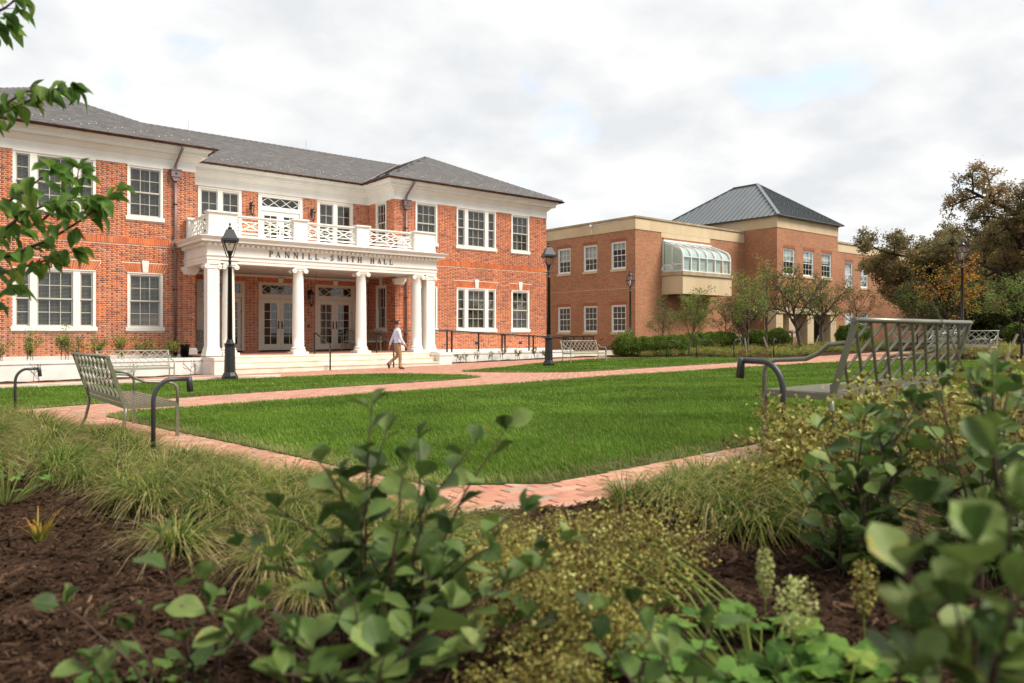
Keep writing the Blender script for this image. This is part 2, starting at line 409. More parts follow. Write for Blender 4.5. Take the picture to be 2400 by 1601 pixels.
def arch_bricks(fr, uc, w, z1, h=.345, lean=.5):
    """splayed flat arch: leaning bricks in two staggered lengths"""
    b = MB(fr); n = int(w / .0745) // 2 * 2; rr = random.Random(int(uc*100))
    hw = w / 2
    def pt(s, z): return uc + s * (hw + (z - z1) * lean * 1.0), z
    for i in range(n):
        s0 = -1 + 2*i/n; s1 = -1 + 2*(i+1)/n; g = .011 / w
        if abs((s0+s1)/2) < .1 / hw: continue
        cut = z1 + h * (.36 if i % 2 else .66)
        for za, zb in ((z1+.006, cut-.005), (cut+.005, z1+h-.004)):
            q = [pt(s0+g, za), pt(s1-g, za), pt(s1-g, zb), pt(s0+g, zb)]; r = min(max(rr.gauss(.45, .12), .27), 1)
            b.prism(q, lambda u, z: (u, -.02, z), lambda u, z: (u, .001, z), r=r)
    return b
def arch_cut(uc, w, z1, h=.345, lean=.5):
    return (z1, z1+h, lambda z: (uc-w/2-(z-z1)*lean-.008, uc+w/2+(z-z1)*lean+.008))
def rc(a, b, c, d_): return (c, d_, lambda z: (a, b))

ZS1, ZT1, ZS2, ZT2 = 1.575, 3.58, 5.625, 7.505       # sill tops and heads of the two floors
WINGS = [(4.04, [(-2.91, 1.21, 'single'), (0.07, 2.46, 'triple'), (2.92, 1.21, 'single')]), (22.10, [(-2.92, 1.21, 'single'), (0.02, 2.43, 'triple'), (2.85, 1.21, 'single')])]
for wi, (xc, wins) in enumerate(WINGS):
    fr = fY(YA); u0, u1 = (XW0, XL) if wi == 0 else (XR, XW1)
    holes = []; cuts = [rc(-99, 99, 4.605, 4.845)]
    for dx, w, kind in wins:
        uc = xc + dx
        holes += [(uc-w/2+.01, uc+w/2-.01, ZS1-.02, ZT1-.01), (uc-w/2+.01, uc+w/2-.01, ZS2-.02, ZT2-.01)]
        cuts += [rc(uc-w/2, uc+w/2, ZS1, ZT1), rc(uc-w/2, uc+w/2, ZS2, 8), rc(uc-w/2-.058, uc+w/2+.058, ZS1-.14, ZS1), rc(uc-w/2-.058, uc+w/2+.058, ZS2-.14, ZS2), arch_cut(uc, w, ZT1), rc(uc-.13, uc+.13, ZT1, ZT1+.435)]
    # the wall of each wing: front, and the return that shows
    b = MB(fr); wall_mesh(b, u0, u1, ZB-.02, 8.0, holes)
    wall = b.build('brick_wall', M['mortar'], hall)
    bricks = bond(fr, u0, u1, ZB, 7.52, cuts, 3+wi, phase=.07 if wi else .02)
    dist = lambda q: ((q[0]+q[1])/2*FW[0] + YA*FW[1]) + (50 if q[0] < 2.55 or q[2] > 3.4 or q[2] < .62 else 0) + (.5 if q[5] < 0 else 0) - (q[1]-q[0])*6
    lay(fr, bricks, wall, 300 if wi == 0 else 0, dist)
    sb = MB(fr); x = u0; rr = random.Random(wi)                     # soldier band, a little proud
    while x < u1 - .05:
        sb.box(x, min(x+.0575, u1), -.02, .022, 4.612, 4.838, r=min(max(rr.gauss(.48, .14), .27), 1)); x += .0685
    o = sb.build('soldier_bricks', M['brick'], wall); tag(o, kind='stuff')
    lb = MB(fr); lb.box(u0, u1, -.03, .010, 4.61, 4.84); lb.build('soldier_bed', M['mortar'], wall)
    ab = MB(fr)
    for dx, w, kind in wins:
        if xc + dx < 1.9: continue
        window(fr, xc+dx, w, ZS1, ZT1, kind, key=True, parent=hall); window(fr, xc+dx, w, ZS2, ZT2, kind, parent=hall)
        a = arch_bricks(fr, xc+dx, w, ZT1); off = len(ab.v); ab.v += a.v; ab.f += [tuple(i+off for i in f) for f in a.f]; ab.r += a.r; ab.m += a.m; ab.sm += a.sm
    o = ab.build('arch_bricks', M['brick'], wall); tag(o, kind='stuff')
    # plain sides and back of the wing, mostly out of sight
    s = MB()
    if wi == 0:
        s.poly([(XW0, YA, 0), (XW0, YBK, 0), (XW0, YBK, 8), (XW0, YA, 8)]); s.poly([(XL, YC, 0), (XL, YA+.26, 0), (XL, YA+.26, 8), (XL, YC, 8)])
        s.box(XL-.25, XL, YA+.012, YC, 0, 7.9)
    else: s.poly([(XW1, YBK, 0), (XW1, YA+.012, 0), (XW1, YA+.012, 8), (XW1, YBK, 8)])
    s.build('side_wall', M['mortar'], hall)
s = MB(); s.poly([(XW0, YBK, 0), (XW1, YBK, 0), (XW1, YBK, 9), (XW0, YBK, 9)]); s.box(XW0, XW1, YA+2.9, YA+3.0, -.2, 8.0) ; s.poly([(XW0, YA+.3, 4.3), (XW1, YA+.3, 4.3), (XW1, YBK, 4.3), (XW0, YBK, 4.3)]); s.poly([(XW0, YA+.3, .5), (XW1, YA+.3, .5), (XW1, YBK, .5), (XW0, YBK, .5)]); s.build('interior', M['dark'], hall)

# ---- the return of the right wing, facing the porch (-X)
fr = fX(XR); UW, WW = 30.985, .98
cuts = [rc(UW-WW/2, UW+WW/2, ZS1, ZT1), rc(UW-WW/2, UW+WW/2, ZS2, 8), rc(UW-WW/2-.06, UW+WW/2+.06, ZS1-.14, ZS1), rc(UW-WW/2-.06, UW+WW/2+.06, ZS2-.14, ZS2), rc(UW-.1, UW+.1, ZT1, ZT1+.4)]
holes = [(UW-WW/2+.01, UW+WW/2-.01, ZS1-.02, ZT1-.01), (UW-WW/2+.01, UW+WW/2-.01, ZS2-.02, ZT2-.01)]
b = MB(fr); wall_mesh(b, YA, YC, ZB-.05, 8, holes); wall = b.build('brick_wall', M['mortar'], hall)
lay(fr, bond(fr, YA, YC, ZB-.05, 7.52, cuts, 9), wall)
window(fr, UW, WW, ZS1, ZT1, 'single', key=True, parent=hall, blinds=False); window(fr, UW, WW, ZS2, ZT2, 'single', parent=hall)
# ---- recessed centre
fr = fY(YC); CXM = 13.07
DR = [(CXM-2.60, 1.98), (CXM, 2.0), (CXM+2.63, 2.0)]; UPW = [(CXM-2.64, 1.80), (CXM+2.63, 1.80)]
ZD0, ZD1 = .60, 3.60; ZU0, ZU1 = 4.80, 7.43
cuts = [rc(u-w/2, u+w/2, ZD0-.1, ZD1) for u, w in DR] + [arch_cut(u, w, ZD1, .30, .4) for u, w in DR] + [rc(u-.14, u+.14, ZD1, ZD1+.3) for u, w in DR]
cuts += [rc(u-w/2, u+w/2, 5.2, 8) for u, w in UPW] + [rc(CXM-1.01, CXM+1.01, ZU0-.1, 8)]
holes = [(u-w/2+.01, u+w/2-.01, ZD0-.1, ZD1-.01) for u, w in DR] + [(u-w/2+.01, u+w/2-.01, 5.22, 7.42) for u, w in UPW] + [(CXM-1.0, CXM+1.0, ZU0-.1, 7.42)]
b = MB(fr); wall_mesh(b, XL, XR, ZB-.05, 8, holes); wall = b.build('brick_wall', M['mortar'], hall)
lay(fr, bond(fr, XL, XR, ZB-.05, 7.52, cuts, 12, .11), wall)
ab = MB(fr)
for u, w in DR:
    a = arch_bricks(fr, u, w, ZD1, .30, .4); off = len(ab.v); ab.v += a.v; ab.f += [tuple(i+off for i in f) for f in a.f]; ab.r += a.r; ab.m += a.m; ab.sm += a.sm
tag(ab.build('arch_bricks', M['brick'], wall), kind='stuff')
for u, w in UPW: window(fr, u, w, 5.22, 7.44, 'double', sill=True, parent=hall)
def french_door(u, w, z0, z1, rows, key, mt):
    c = MB(fr); u0, u1 = u-w/2, u+w/2; cw = .12; zt = z1-.62; zl = z1-.71
    c.box(u0, u0+cw, -.15, .015, z0, z1); c.box(u1-cw, u1, -.15, .015, z0, z1); c.box(u0+cw, u1-cw, -.15, .015, z1-.13, z1)
    c.box(u0+cw, u1-cw, -.15, .0, zl, zt+.10); c.box(u0+.02, u1-.02, .015, .035, z1-.05, z1-.01)
    c.box(u0+cw, u0+cw+.06, -.10, -.02, zt+.10, z1-.13); c.box(u1-cw-.06, u1-cw, -.10, -.02, zt+.10, z1-.13)
    dr = c.build('french_doors', M[mt], hall)
    ta, tb, tz0, tz1 = u0+cw+.06, u1-cw-.06, zt+.10, z1-.13                # transom lattice
    t = MB(fr); n = 3
    for i in range(n):
        a, b2 = ta+(tb-ta)*i/n, ta+(tb-ta)*(i+1)/n; mid = (a+b2)/2; mz = (tz0+tz1)/2
        for p, q in (((a, mz), (mid, tz1)), ((mid, tz1), (b2, mz)), ((b2, mz), (mid, tz0)), ((mid, tz0), (a, mz))):
            dx, dz = q[0]-p[0], q[1]-p[1]; l = math.hypot(dx, dz); nx, nz = -dz/l*.013, dx/l*.013
            t.prism([(p[0]+nx, p[1]+nz), (p[0]-nx, p[1]-nz), (q[0]-nx, q[1]-nz), (q[0]+nx, q[1]+nz)], lambda a_, z: (a_, -.07, z), lambda a_, z: (a_, -.045, z))
    t.build('transom_lattice', M[mt], dr); pane(fr, ta, tb, tz0, tz1, -.062, dr)
    for k, (a, b2) in enumerate(((u0+cw+.008, u-.004), (u+.004, u1-cw-.008))):
        lf = MB(fr); o1, o0 = -.045, -.09; st, rail = .155, .27
        za, zb = z0+.01, zl-.008; ga, gb, gc, gd = a+st, b2-st, za+rail, zb-.20
        lf.box(a, ga, o0, o1, za, zb); lf.box(gb, b2, o0, o1, za, zb); lf.box(ga, gb, o0, o1, za, gc); lf.box(ga, gb, o0, o1, gd, zb)
        mu = (ga+gb)/2; lf.box(mu-.013, mu+.013, o0+.01, o1-.008, gc, gd)
        for i in range(1, rows): z = gc+(gd-gc)*i/rows; lf.box(ga, gb, o0+.012, o1-.01, z-.013, z+.013)
        leaf = lf.build('door_leaf', M[mt], dr)
        for i in range(rows):
            for q in ((ga, mu-.013), (mu+.013, gb)):
                pane(fr, q[0], q[1], gc+(gd-gc)*i/rows+.01, gc+(gd-gc)*(i+1)/rows-.01, -.07, dr)
        h = MB(fr); hu = (b2-.075) if k == 0 else (a+.075); h.box(hu-.032, hu+.032, o1, o1+.012, z0+.95, z0+1.3); h.bar((hu, o1+.04, z0+1.08), (hu+(-.12 if k == 0 else .12), o1+.04, z0+1.08), .02, .02); h.build('door_handle', M['black'], dr)
        for z in (.22, .95, 1.7, 2.35):
            if z0+z < zb: q = MB(fr); hu = a-.004 if k == 0 else b2+.004; q.box(hu-.012, hu+.012, o1, o1+.016, z0+z-.06, z0+z+.06); q.build('hinge', M['black'], dr)
    if key:
        k2 = MB(fr); k2.prism([(u-.10, z1+.002), (u+.10, z1+.002), (u+.13, z1+.3), (u-.13, z1+.3)], lambda a_, z: (a_, -.05, z), lambda a_, z: (a_, .03, z)); k2.build('keystone', M['white'], dr)
for u, w in DR: french_door(u, w, ZD0, ZD1, 5, True, 'door')
french_door(CXM, 2.02, ZU0, ZU1+.03, 5, False, 'white')
# dim room behind the porch doors: a plain wall and a floor already stand behind (interior)

# ---- foundation, planter wall, ramp wall
for a_, b_ in ((XW0, XL-.35), (XR+.45, XW1)): f = MB(); f.box(a_, b_, YA-.045, YA+.2, -.6, ZB); f.build('foundation', M['stone'], hall)
def stone_run(name, u0, u1, Y, z0, ztop, cap=.10, oh=.025, step=1.55, fr_=None, seed=1):
    """wall of long stone blocks with a projecting coping, each block apart"""
    rr = random.Random(seed); g = MB(); g.box(u0+.01, u1-.01, Y+.03, Y+.28, z0, ztop-cap-.005); base = g.build(name, M['stone'], hall)
    x = u0
    while x < u1 - .02:
        e = min(x + step * rr.uniform(.9, 1.1), u1)
        if u1 - e < .3: e = u1
        c = MB(); c.box(x+.003, e-.003, Y-oh, Y+.32, ztop-cap, ztop); c.build('coping_stone', M['stone'], base)
        c = MB(); c.box(x+.002, e-.002, Y+.0, Y+.26, z0, ztop-cap-.008); c.build('wall_stone', M['stone'], base)
        x = e
    return base
PW = stone_run('planter_wall', -5.0, 8.24, 27.2, -.6, .50, seed=2)
RW = stone_run('ramp_wall', 17.98, 26.9, 27.85, -.4, .50, seed=4)
g = MB(); g.box(-5, 8.2, 27.45, YA-.05, .05, .40); g.build('planter_soil', M['soil'], hall)
g = MB(); g.box(17.98, 26.9, 28.1, YA-.05, .1, .46); g.build('ramp_floor', M['stone'], hall)
# ---- porch floor, steps, pedestals
PX0, PX1 = 8.83, 17.33
g = MB(); g.box(8.25, 17.95, 26.75, YC-.01, -.4, .535); pf = g.build('porch_floor', M['sand'], hall)
UPV = {}
def unit_paver(r):
    k = round(r*12)
    if k not in UPV:
        b = MB(); c = .012
        i0 = [b.P(p) for p in ((0,0,0),(1,0,0),(1,1,0),(0,1,0))]; i1 = [b.P(p) for p in ((0,0,.85),(1,0,.85),(1,1,.85),(0,1,.85))]
        i2 = [b.P(p) for p in ((c,2*c,1),(1-c,2*c,1),(1-c,1-2*c,1),(c,1-2*c,1))]
        for a, q in ((i0, i1), (i1, i2)):
            for n_ in range(4): b.face((a[n_], a[(n_+1) % 4], q[(n_+1) % 4], q[n_]), k/12)
        b.face(i2, k/12); UPV[k] = b.mesh('paver', M['paver'])
    return UPV[k]
def paver_stack(bricks):
    """bricks: rows (x0, x1, y0, y1, z, r) -> one mesh of chamfered pavers"""
    B = np.array(bricks); n = len(B); c = .006
    V = np.zeros((n, 12, 3)); z = B[:, 4]
    for i, (a, b_) in enumerate(((0, 2), (1, 2), (1, 3), (0, 3))):
        V[:, i] = np.stack([B[:, a], B[:, b_], z-.03], 1); V[:, i+4] = np.stack([B[:, a], B[:, b_], z-.005], 1)
        V[:, i+8] = np.stack([B[:, a] + (c if a == 0 else -c), B[:, b_] + (c if b_ == 2 else -c), z], 1)
    Fq = []
    for lo in (0, 4):
        for k in range(4): Fq.append([lo+k, lo+(k+1) % 4, lo+4+(k+1) % 4, lo+4+k])
    Fq.append([8, 9, 10, 11])
    F = (np.arange(n)[:, None, None]*12 + np.array(Fq)[None]).reshape(-1, 4)
    return V.reshape(-1, 3), F, np.repeat(B[:, 5], 9)
pv = []; rr = random.Random(4); y = 26.98; row = 0
while y < YC - .1:
    x = 8.3 + (.11 if row % 2 else 0)
    while x < 17.9: pv.append((x, min(x+.205, 17.93), y, y+.098, .556 + rr.uniform(-.001, .001), rr.random())); x += .21
    y += .103; row += 1
V, F, r_ = paver_stack(pv); tag(link('porch_pavers', np_mesh('porch_pavers', V, F, r_, mats=[M['paver']]), pf), kind='stuff')
def steps():
    st = MB(); st.box(PX0, PX1, 26.0, 26.8, -.4, .16); base = st.build('porch_steps', M['lime'], hall)
    for k, (y0, y1, zt, zb) in enumerate(((26.62, 26.98, .556, .375), (26.27, 26.64, .372, .185), (25.92, 26.30, .182, -.25))):
        x = PX0; rr = random.Random(k+3); x -= rr.uniform(0, 1)
        while x < PX1 - .02:
            e = min(x+2.35, PX1); a = max(x, PX0)
            if e - a > .05:
                t = MB(); t.box(a+.003, e-.003, y0-.022, y1, zt-.055, zt); t.box(a+.003, e-.003, y0, y1, zb, zt-.055); t.build('step_stone', M['lime'], base)
            x += 2.35
steps()
for x0, x1 in ((8.20, 8.85), (17.33, 18.0)):
    g = MB(); g.box(x0+.02, x1-.02, 25.955, 27.4, -.5, .42); p = g.build('pedestal', M['stone'], hall)
    c = MB(); c.box(x0, x1, 25.93, 27.42, .425, .53); c.build('coping_stone', M['stone'], p)

# ---- portico columns
YCOL = 27.24
def column(x, square=False):
    b = MB(); zb, zt = .556, 3.845
    if square:
        w = .205; b.box(x-w, x+w, YCOL-w, YCOL+w, zb+.3, zt-.12)
        for h, e, z in ((.07, .07, .0), (.05, .05, .10), (.05, .035, .17), (.04, .02, .24)): b.box(x-w-e, x+w+e, YCOL-w-e, YCOL+w+e, zb+z, zb+z+h+.03)
        b.box(x-w-.02, x+w+.02, YCOL-w-.02, YCOL+w+.02, zt-.2, zt-.17)
    else:
        b.box(x-.30, x+.30, YCOL-.30, YCOL+.30, zb, zb+.10)
        pr = [(.285, .10), (.295, .125), (.295, .15), (.28, .175), (.245, .185), (.24, .205), (.262, .215), (.268, .24), (.255, .26), (.228, .27), (.222, .30)]
        for k in range(9):
            t = k/8; pr.append((.221 - .030*t**1.7, .30 + t*(zt-zb-.46))) 
        pr += [(.20, zt-zb-.15), (.20, zt-zb-.13), (.19, zt-zb-.12), (.225, zt-zb-.06), (.225, zt-zb-.04)]
        b.lathe((x, YCOL, zb), pr, 28)
    col = b.build('column', M['white'], hall)
    c = MB(); c.box(x-.235, x+.235, YCOL-.235, YCOL+.235, zt-.045, zt); c.box(x-.22, x+.22, YCOL-.21, YCOL+.21, zt-.115, zt-.045)
    for sx in (-1, 1):
        for sy in (-1, 1):
            c.tube([(x+sx*.225, YCOL+sy*.05, zt-.125), (x+sx*.225, YCOL+sy*.236, zt-.125)], [.062, .088], 14)
            c.tube([(x+sx*.225, YCOL+sy*.236, zt-.125), (x+sx*.225, YCOL+sy*.25, zt-.125)], [.045, .028], 10)
    c.build('capital', M['white'], col)
for x, q in ((8.53, True), (9.12, False), (11.74, False), (14.40, False), (17.02, False), (17.62, True)): column(x, q)
# pilasters where the porch meets the wings
for x0, x1, xs in ((8.28, XL, 1), (XR, 17.86, -1)):
    fr = fY(YA-.10); b = MB(fr); b.box(x0+.01, x1-.01, -.10, -.009, .80, 3.6); p = b.build('pilaster', M['mortar'], hall)
    lay(fr, bond(fr, x0, x1, .80, 3.58, [], 30+xs), p)
    if xs < 0:
        fr2 = fX(XR); lay(fr2, bond(fr2, YA-.10, YA-.005, .80, 3.58, [], 44), p)
    c = MB(fY(YA-.10)); c2 = MB(fY(YA-.10))
    for e, z0, z1 in ((.05, .56, .66), (.06, .66, .70), (.04, .70, .76), (.02, .76, .80)): c.box(x0-e, x1+e, -.13, e, z0, z1)
    for e, z0, z1 in ((.015, 3.58, 3.62), (.045, 3.62, 3.68), (.075, 3.68, 3.75), (.10, 3.75, 3.845)): c2.box(x0-e, x1+e, -.13, e, z0, z1)
    c.build('pilaster_base', M['white'], p); c2.build('pilaster_cap', M['white'], p)
# ---- portico entablature
EX0, EX1, YE = 8.30, 17.90, 27.0
path = [(EX0, YA-.01), (EX0, YE), (EX1, YE), (EX1, YA-.01)]
pr = [(-.42, 3.96), (-.42, 3.845), (0, 3.845), (0, 3.955), (.018, 3.955), (.018, 4.06), (.03, 4.065), (.055, 4.105), (.055, 4.125), (0, 4.128), (0, 4.425), (.03, 4.43), (.055, 4.455), (.055, 4.555), (.10, 4.57), (.24, 4.575), (.24, 4.585), (.26, 4.585), (.26, 4.665), (.27, 4.67), (.30, 4.69), (.345, 4.745), (.36, 4.75), (.36, 4.775), (0, 4.80), (-.42, 4.80)]
b = MB(); b.sweep(path, pr); ent = b.build('entablature', M['white'], hall)
for seg, (p, q, ax) in enumerate((((EX0, YE), (EX1, YE), 'x'), ((EX0, YE), (EX0, YA-.2), 'y'))):
    n = int(((q[0]-p[0]) if ax == 'x' else (q[1]-p[1])) / .19); dm = None
    for k in range(n+1):
        if dm is None:
            b = MB()
            if ax == 'x': b.box(-.05, .05, -.155, -.05, 4.46, 4.556)
            else: b.box(-.155, -.05, -.05, .05, 4.46, 4.556)
            dm = b.mesh('dentil', M['white'])
        o = bpy.data.objects.new('dentil', dm); COL.objects.link(o); o.parent = ent
        o.location = (p[0]+.05+k*.19, p[1], 0) if ax == 'x' else (p[0], p[1]+.05+k*.19, 0)
b = MB(); b.box(EX0+.40, EX1-.40, YE+.38, YA+.3, 3.93, 3.99); b.box(XL+.005, XR-.005, YA+.3, YC-.02, 3.93, 3.99); b.box(XL, XR, YC-.03, YC+.0, 3.80, 3.93)
b.build('porch_ceiling', M['ceil'], hall)
b = MB(); b.box(EX0, EX1, YE, YA-.01, 4.79, 4.80); b.box(XL, XR, YA-.01, YC-.01, 4.70, 4.79); b.build('balcony_floor', M['stone'], hall)
b = MB(); b.box(CXM-4.35, CXM+4.35, YC-.12, YC-.03, 3.84, 3.90); b.build('ceiling_moulding', M['white'], hall)
# ---- lettering
def glyph(ch):
    """serif capitals as polygons in a unit-high box: list of quads; returns (polys, width)"""
    P = []; T, t, s = .15, .06, .045
    def rect(a, b, c, d_): P.append([(a, c), (b, c), (b, d_), (a, d_)])
    def diag(x0, y0, x1, y1, w): P.append([(x0-w/2, y0), (x0+w/2, y0), (x1+w/2, y1), (x1-w/2, y1)])
    def stem(x, w=T, sr=.09): rect(x, x+w, 0, 1); rect(x-sr, x+w+sr, 0, s); rect(x-sr, x+w+sr, 1-s, 1)
    def arc(cx, cy, rx, ry, a0, a1, w0, w1, n=10):
        pts = []
        for i in range(n+1):
            a = R(a0+(a1-a0)*i/n); k = abs(math.cos(a)); w = w0+(w1-w0)*k
            pts.append(((cx+(rx)*math.cos(a), cy+(ry)*math.sin(a)), (cx+(rx-w)*math.cos(a), cy+(ry-w)*math.sin(a))))
        for p, q in zip(pts[:-1], pts[1:]): P.append([p[0], q[0], q[1], p[1]])
    if ch == 'I': stem(.09); w = .33
    elif ch == 'L': stem(.09); rect(.24, .72, 0, t); P.append([(.66, t), (.72, t), (.74, .26), (.70, .26)]); w = .74
    elif ch == 'T': stem(.34, T, .09); rect(.02, .81, 1-t, 1); P.append([(.02, 1-t), (.08, 1-t), (.05, .76), (.0, .76)]); P.append([(.75, 1-t), (.81, 1-t), (.83, .76), (.78, .76)]); w = .83
    elif ch == 'H': stem(.09); stem(.66); rect(.24, .66, .48, .48+t); w = .90
    elif ch == 'N': stem(.12, t, .1); stem(.70, t, .1); P.append([(.10, 1), (.27, 1), (.76, 0), (.70, 0)]); P.append([(.70, 0), (.76, 0), (.76, .05), (.66, .12)]); w = .86
    elif ch == 'M':
        stem(.12, t, .1); stem(.90, T, .09); P.append([(.12, 1), (.27, 1), (.58, .04), (.52, .04)]); P.append([(.52, .04), (.58, .04), (.98, 1), (.92, 1)]); w = 1.14
    elif ch == 'A': diag(.10, 0, .46, 1, t); P.append([(.68, 0), (.85, 0), (.50, 1), (.40, 1)]); rect(.20, .70, .32, .32+t); rect(0, .22, 0, s); rect(.58, .95, 0, s); w = .95
    elif ch == 'P': stem(.09); arc(.40, .74, .30, .26, -90, 90, t, T); rect(.24, .40, 1-t, 1); rect(.24, .40, .48, .48+t); w = .70
    elif ch == 'S':
        arc(.33, .755, .26, .245, 40, 270, t, T*.85, 12); arc(.33, .265, .28, .265, -140, 90, t, T*.85, 12); rect(.52, .56, .74, .98); rect(.04, .08, .02, .28); w = .64
    elif ch == '-': rect(.0, .5, .36, .36+.09); w = .5
    return P, w
def letters():
    spec = [('P', 10.513, 10.655), ('A', 10.775, 10.95), ('N', 11.105, 11.305), ('N', 11.445, 11.64), ('I', 11.79, 11.866), ('L', 12.04, 12.19), ('L', 12.32, 12.47), ('-', 12.655, 12.76), ('S', 12.953, 13.087), ('M', 13.245, 13.465), ('I', 13.636, 13.712), ('T', 13.825, 13.995), ('H', 14.122, 14.306), ('H', 14.69, 14.87), ('A', 15.015, 15.19), ('L', 15.3, 15.452), ('L', 15.57, 15.725)]
    z0, h = 4.188, .205
    for ch, a, b_ in spec:
        P, w = glyph(ch); g = MB(); sx = (b_-a) / w
        for i, q in enumerate(P):
            e = .0004 * i
            g.prism([(a+x*sx, z0+z*h) for x, z in q], lambda u, z: (u, YE-.001, z), lambda u, z, e=e: (u, YE-.022-e, z))
        g.build('letter', M['letter'], hall)
letters()
# ---- balustrade
def rail_panel(p, q, zlo, zhi, parent):
    """lattice between two posts: rails, two big crosses, thin levels and a small middle cross"""
    P, Q = Vector(p), Vector(q)
    def at(t, k): v = P + (Q-P)*t; return (v.x, v.y, zlo+(zhi-zlo)*k)
    top = MB(); top.bar(at(0, 1.085), at(1, 1.085), .12, .05); top.bar(at(0, 1.02), at(1, 1.02), .07, .06); top.build('top_rail', M['white'], parent)
    bt = MB(); bt.bar(at(0, .0), at(1, .0), .07, .055); bt.bar(at(0, -.2), at(1, -.2), .07, .055); bt.bar(at(.5, -.2), at(.5, 0), .05, .05); bt.build('bottom_rail', M['white'], parent)
    for k in (.25, .5, .75):
        b = MB(); b.bar(at(0, k), at(1, k), .022, .022 if k == .5 else .034); b.build('lattice_bar', M['white'], parent)
    X = [((0, 0), (.5, 1)), ((0, 1), (.5, 0)), ((.5, 0), (1, 1)), ((.5, 1), (1, 0)), ((.375, .25), (.625, .75)), ((.375, .75), (.625, .25)), ((0, .5), (.125, .25)), ((0, .5), (.125, .75)), ((1, .5), (.875, .25)), ((1, .5), (.875, .75)), ((0, .5), (.25, 1)), ((1, .5), (.75, 1))]
    for i, (a, c) in enumerate(X[:10]):
        b = MB(); b.bar(at(*a), at(*c), .046 + i*.0007, .042, up=(0, 0, 1)); b.build('lattice_bar', M['white'], parent)
bal = MB(); bal.box(EX0+.02, EX1-.02, YE+.02, YE+.30, 4.80, 4.845); bal = bal.build('balustrade', M['white'], hall)
def bpost(x0, x1, y0, y1):
    b = MB(); b.box(x0, x1, y0, y1, 4.80, 5.60); b.box(x0-.02, x1+.02, y0-.02, y1+.02, 4.80, 4.88)
    if x1-x0 > .5: b.box(x0+.09, x1-.09, y0-.008, y0, 4.98, 5.50)
    b.box(x0-.03, x1+.03, y0-.03, y1+.03, 5.60, 5.63); b.box(x0-.055, x1+.055, y0-.055, y1+.055, 5.63, 5.69); b.build('baluster_pier', M['white'], bal)
bpost(8.36, 9.36, YE+.02, YE+.34); bpost(11.50, 12.03, YE+.02, YE+.34); bpost(14.13, 14.66, YE+.02, YE+.34); bpost(16.80, 17.84, YE+.02, YE+.34)
bpost(8.36, 8.66, YA-.42, YA-.1); bpost(17.54, 17.84, YA-.42, YA-.1)
for a, c in ((9.36, 11.50), (12.03, 14.13), (14.66, 16.80)): rail_panel((a, YE+.18, 0), (c, YE+.18, 0), 4.985, 5.545, bal)
for x in (8.51, 17.69): rail_panel((x, YE+.34, 0), (x, YA-.42, 0), 4.985, 5.545, bal)

# ---- main cornice, gutters
path = [(XW0, YBK), (XW0, YA), (XL, YA), (XL, YC), (XR, YC), (XR, YA), (XW1, YA), (XW1, YBK)]
pr = [(-.25, 7.505), (.022, 7.505), (.022, 7.855), (.035, 7.86), (.06, 7.875), (.10, 7.93), (.115, 7.935), (.13, 7.955), (.19, 8.025), (.20, 8.06), (.355, 8.065), (.365, 8.065), (.365, 8.19), (.38, 8.195), (.40, 8.215), (.46, 8.255), (.52, 8.33), (.54, 8.335), (.54, 8.36), (-.2, 8.42)]
b = MB(); b.sweep(path, pr); cor = b.build('cornice', M['white'], hall)
gp = [(.545, 8.365), (.56, 8.325), (.60, 8.295), (.64, 8.295), (.68, 8.325), (.695, 8.365), (.705, 8.375), (.70, 8.385), (.685, 8.38), (.67, 8.335), (.62, 8.312), (.575, 8.335), (.56, 8.37)]
b = MB(); b.sweep(path, gp, closed=True); gut = b.build('gutter', M['bronze'], hall)
def brackets(p, q, n):
    P, Q = Vector(p), Vector(q); d_ = (Q-P).normalized(); nn = Vector((d_.y, -d_.x, 0))
    L_ = (Q-P).length; k = int(L_/.76)
    for i in range(k):
        c = P + d_*(.4+i*.76); b = MB(); w = .02
        pts = [(.53, 8.37), (.555, 8.318), (.598, 8.286), (.642, 8.286), (.687, 8.318), (.706, 8.375)]
        for (o0, z0), (o1, z1) in zip(pts[:-1], pts[1:]):
            b.bar(c+nn*o0+Vector((0, 0, z0)), c+nn*o1+Vector((0, 0, z1)), .012, .03, up=d_)
        b.build('gutter_bracket', M['bronze'], gut)
brackets((2.2, YA, 0), (XL+.4, YA, 0), 0); brackets((XL, YC, 0), (XR, YC, 0), 0); brackets((XR-.4, YA, 0), (XW1+.4, YA, 0), 0); brackets((XR, YC-.6, 0), (XR, YA-.3, 0), 0)

# ---- roofs of slate
ZE, EV = 8.40, .62; SLOPE = .478
roof = MB()
def hip(x0, x1, yf, yb):
    xm = (x0+x1)/2; run = (x1-x0)/2; zr = ZE + run*SLOPE; yr = yf+run
    roof.poly([(x0, yf, ZE), (x1, yf, ZE), (xm, yr, zr)]); roof.poly([(x0, yb, ZE), (x0, yf, ZE), (xm, yr, zr), (xm, yb, zr)]); roof.poly([(x1, yf, ZE), (x1, yb, ZE), (xm, yb, zr), (xm, yr, zr)])
    return xm, yr, zr
A1 = hip(XW0-EV, XL+EV, YA-EV, YBK+2); A2 = hip(XR-EV, XW1+EV, YA-EV, YBK+2)
YF = YC-EV; YR = 36.6; ZR = ZE + (YR-YF)*SLOPE
roof.poly([(4, YF, ZE), (22, YF, ZE), (22, YR, ZR), (4, YR, ZR)]); roof.poly([(4, YR, ZR), (22, YR, ZR), (22, 2*YR-YF, ZE), (4, 2*YR-YF, ZE)])
rf = roof.build('roof', M['bronze'], hall)
US = {}
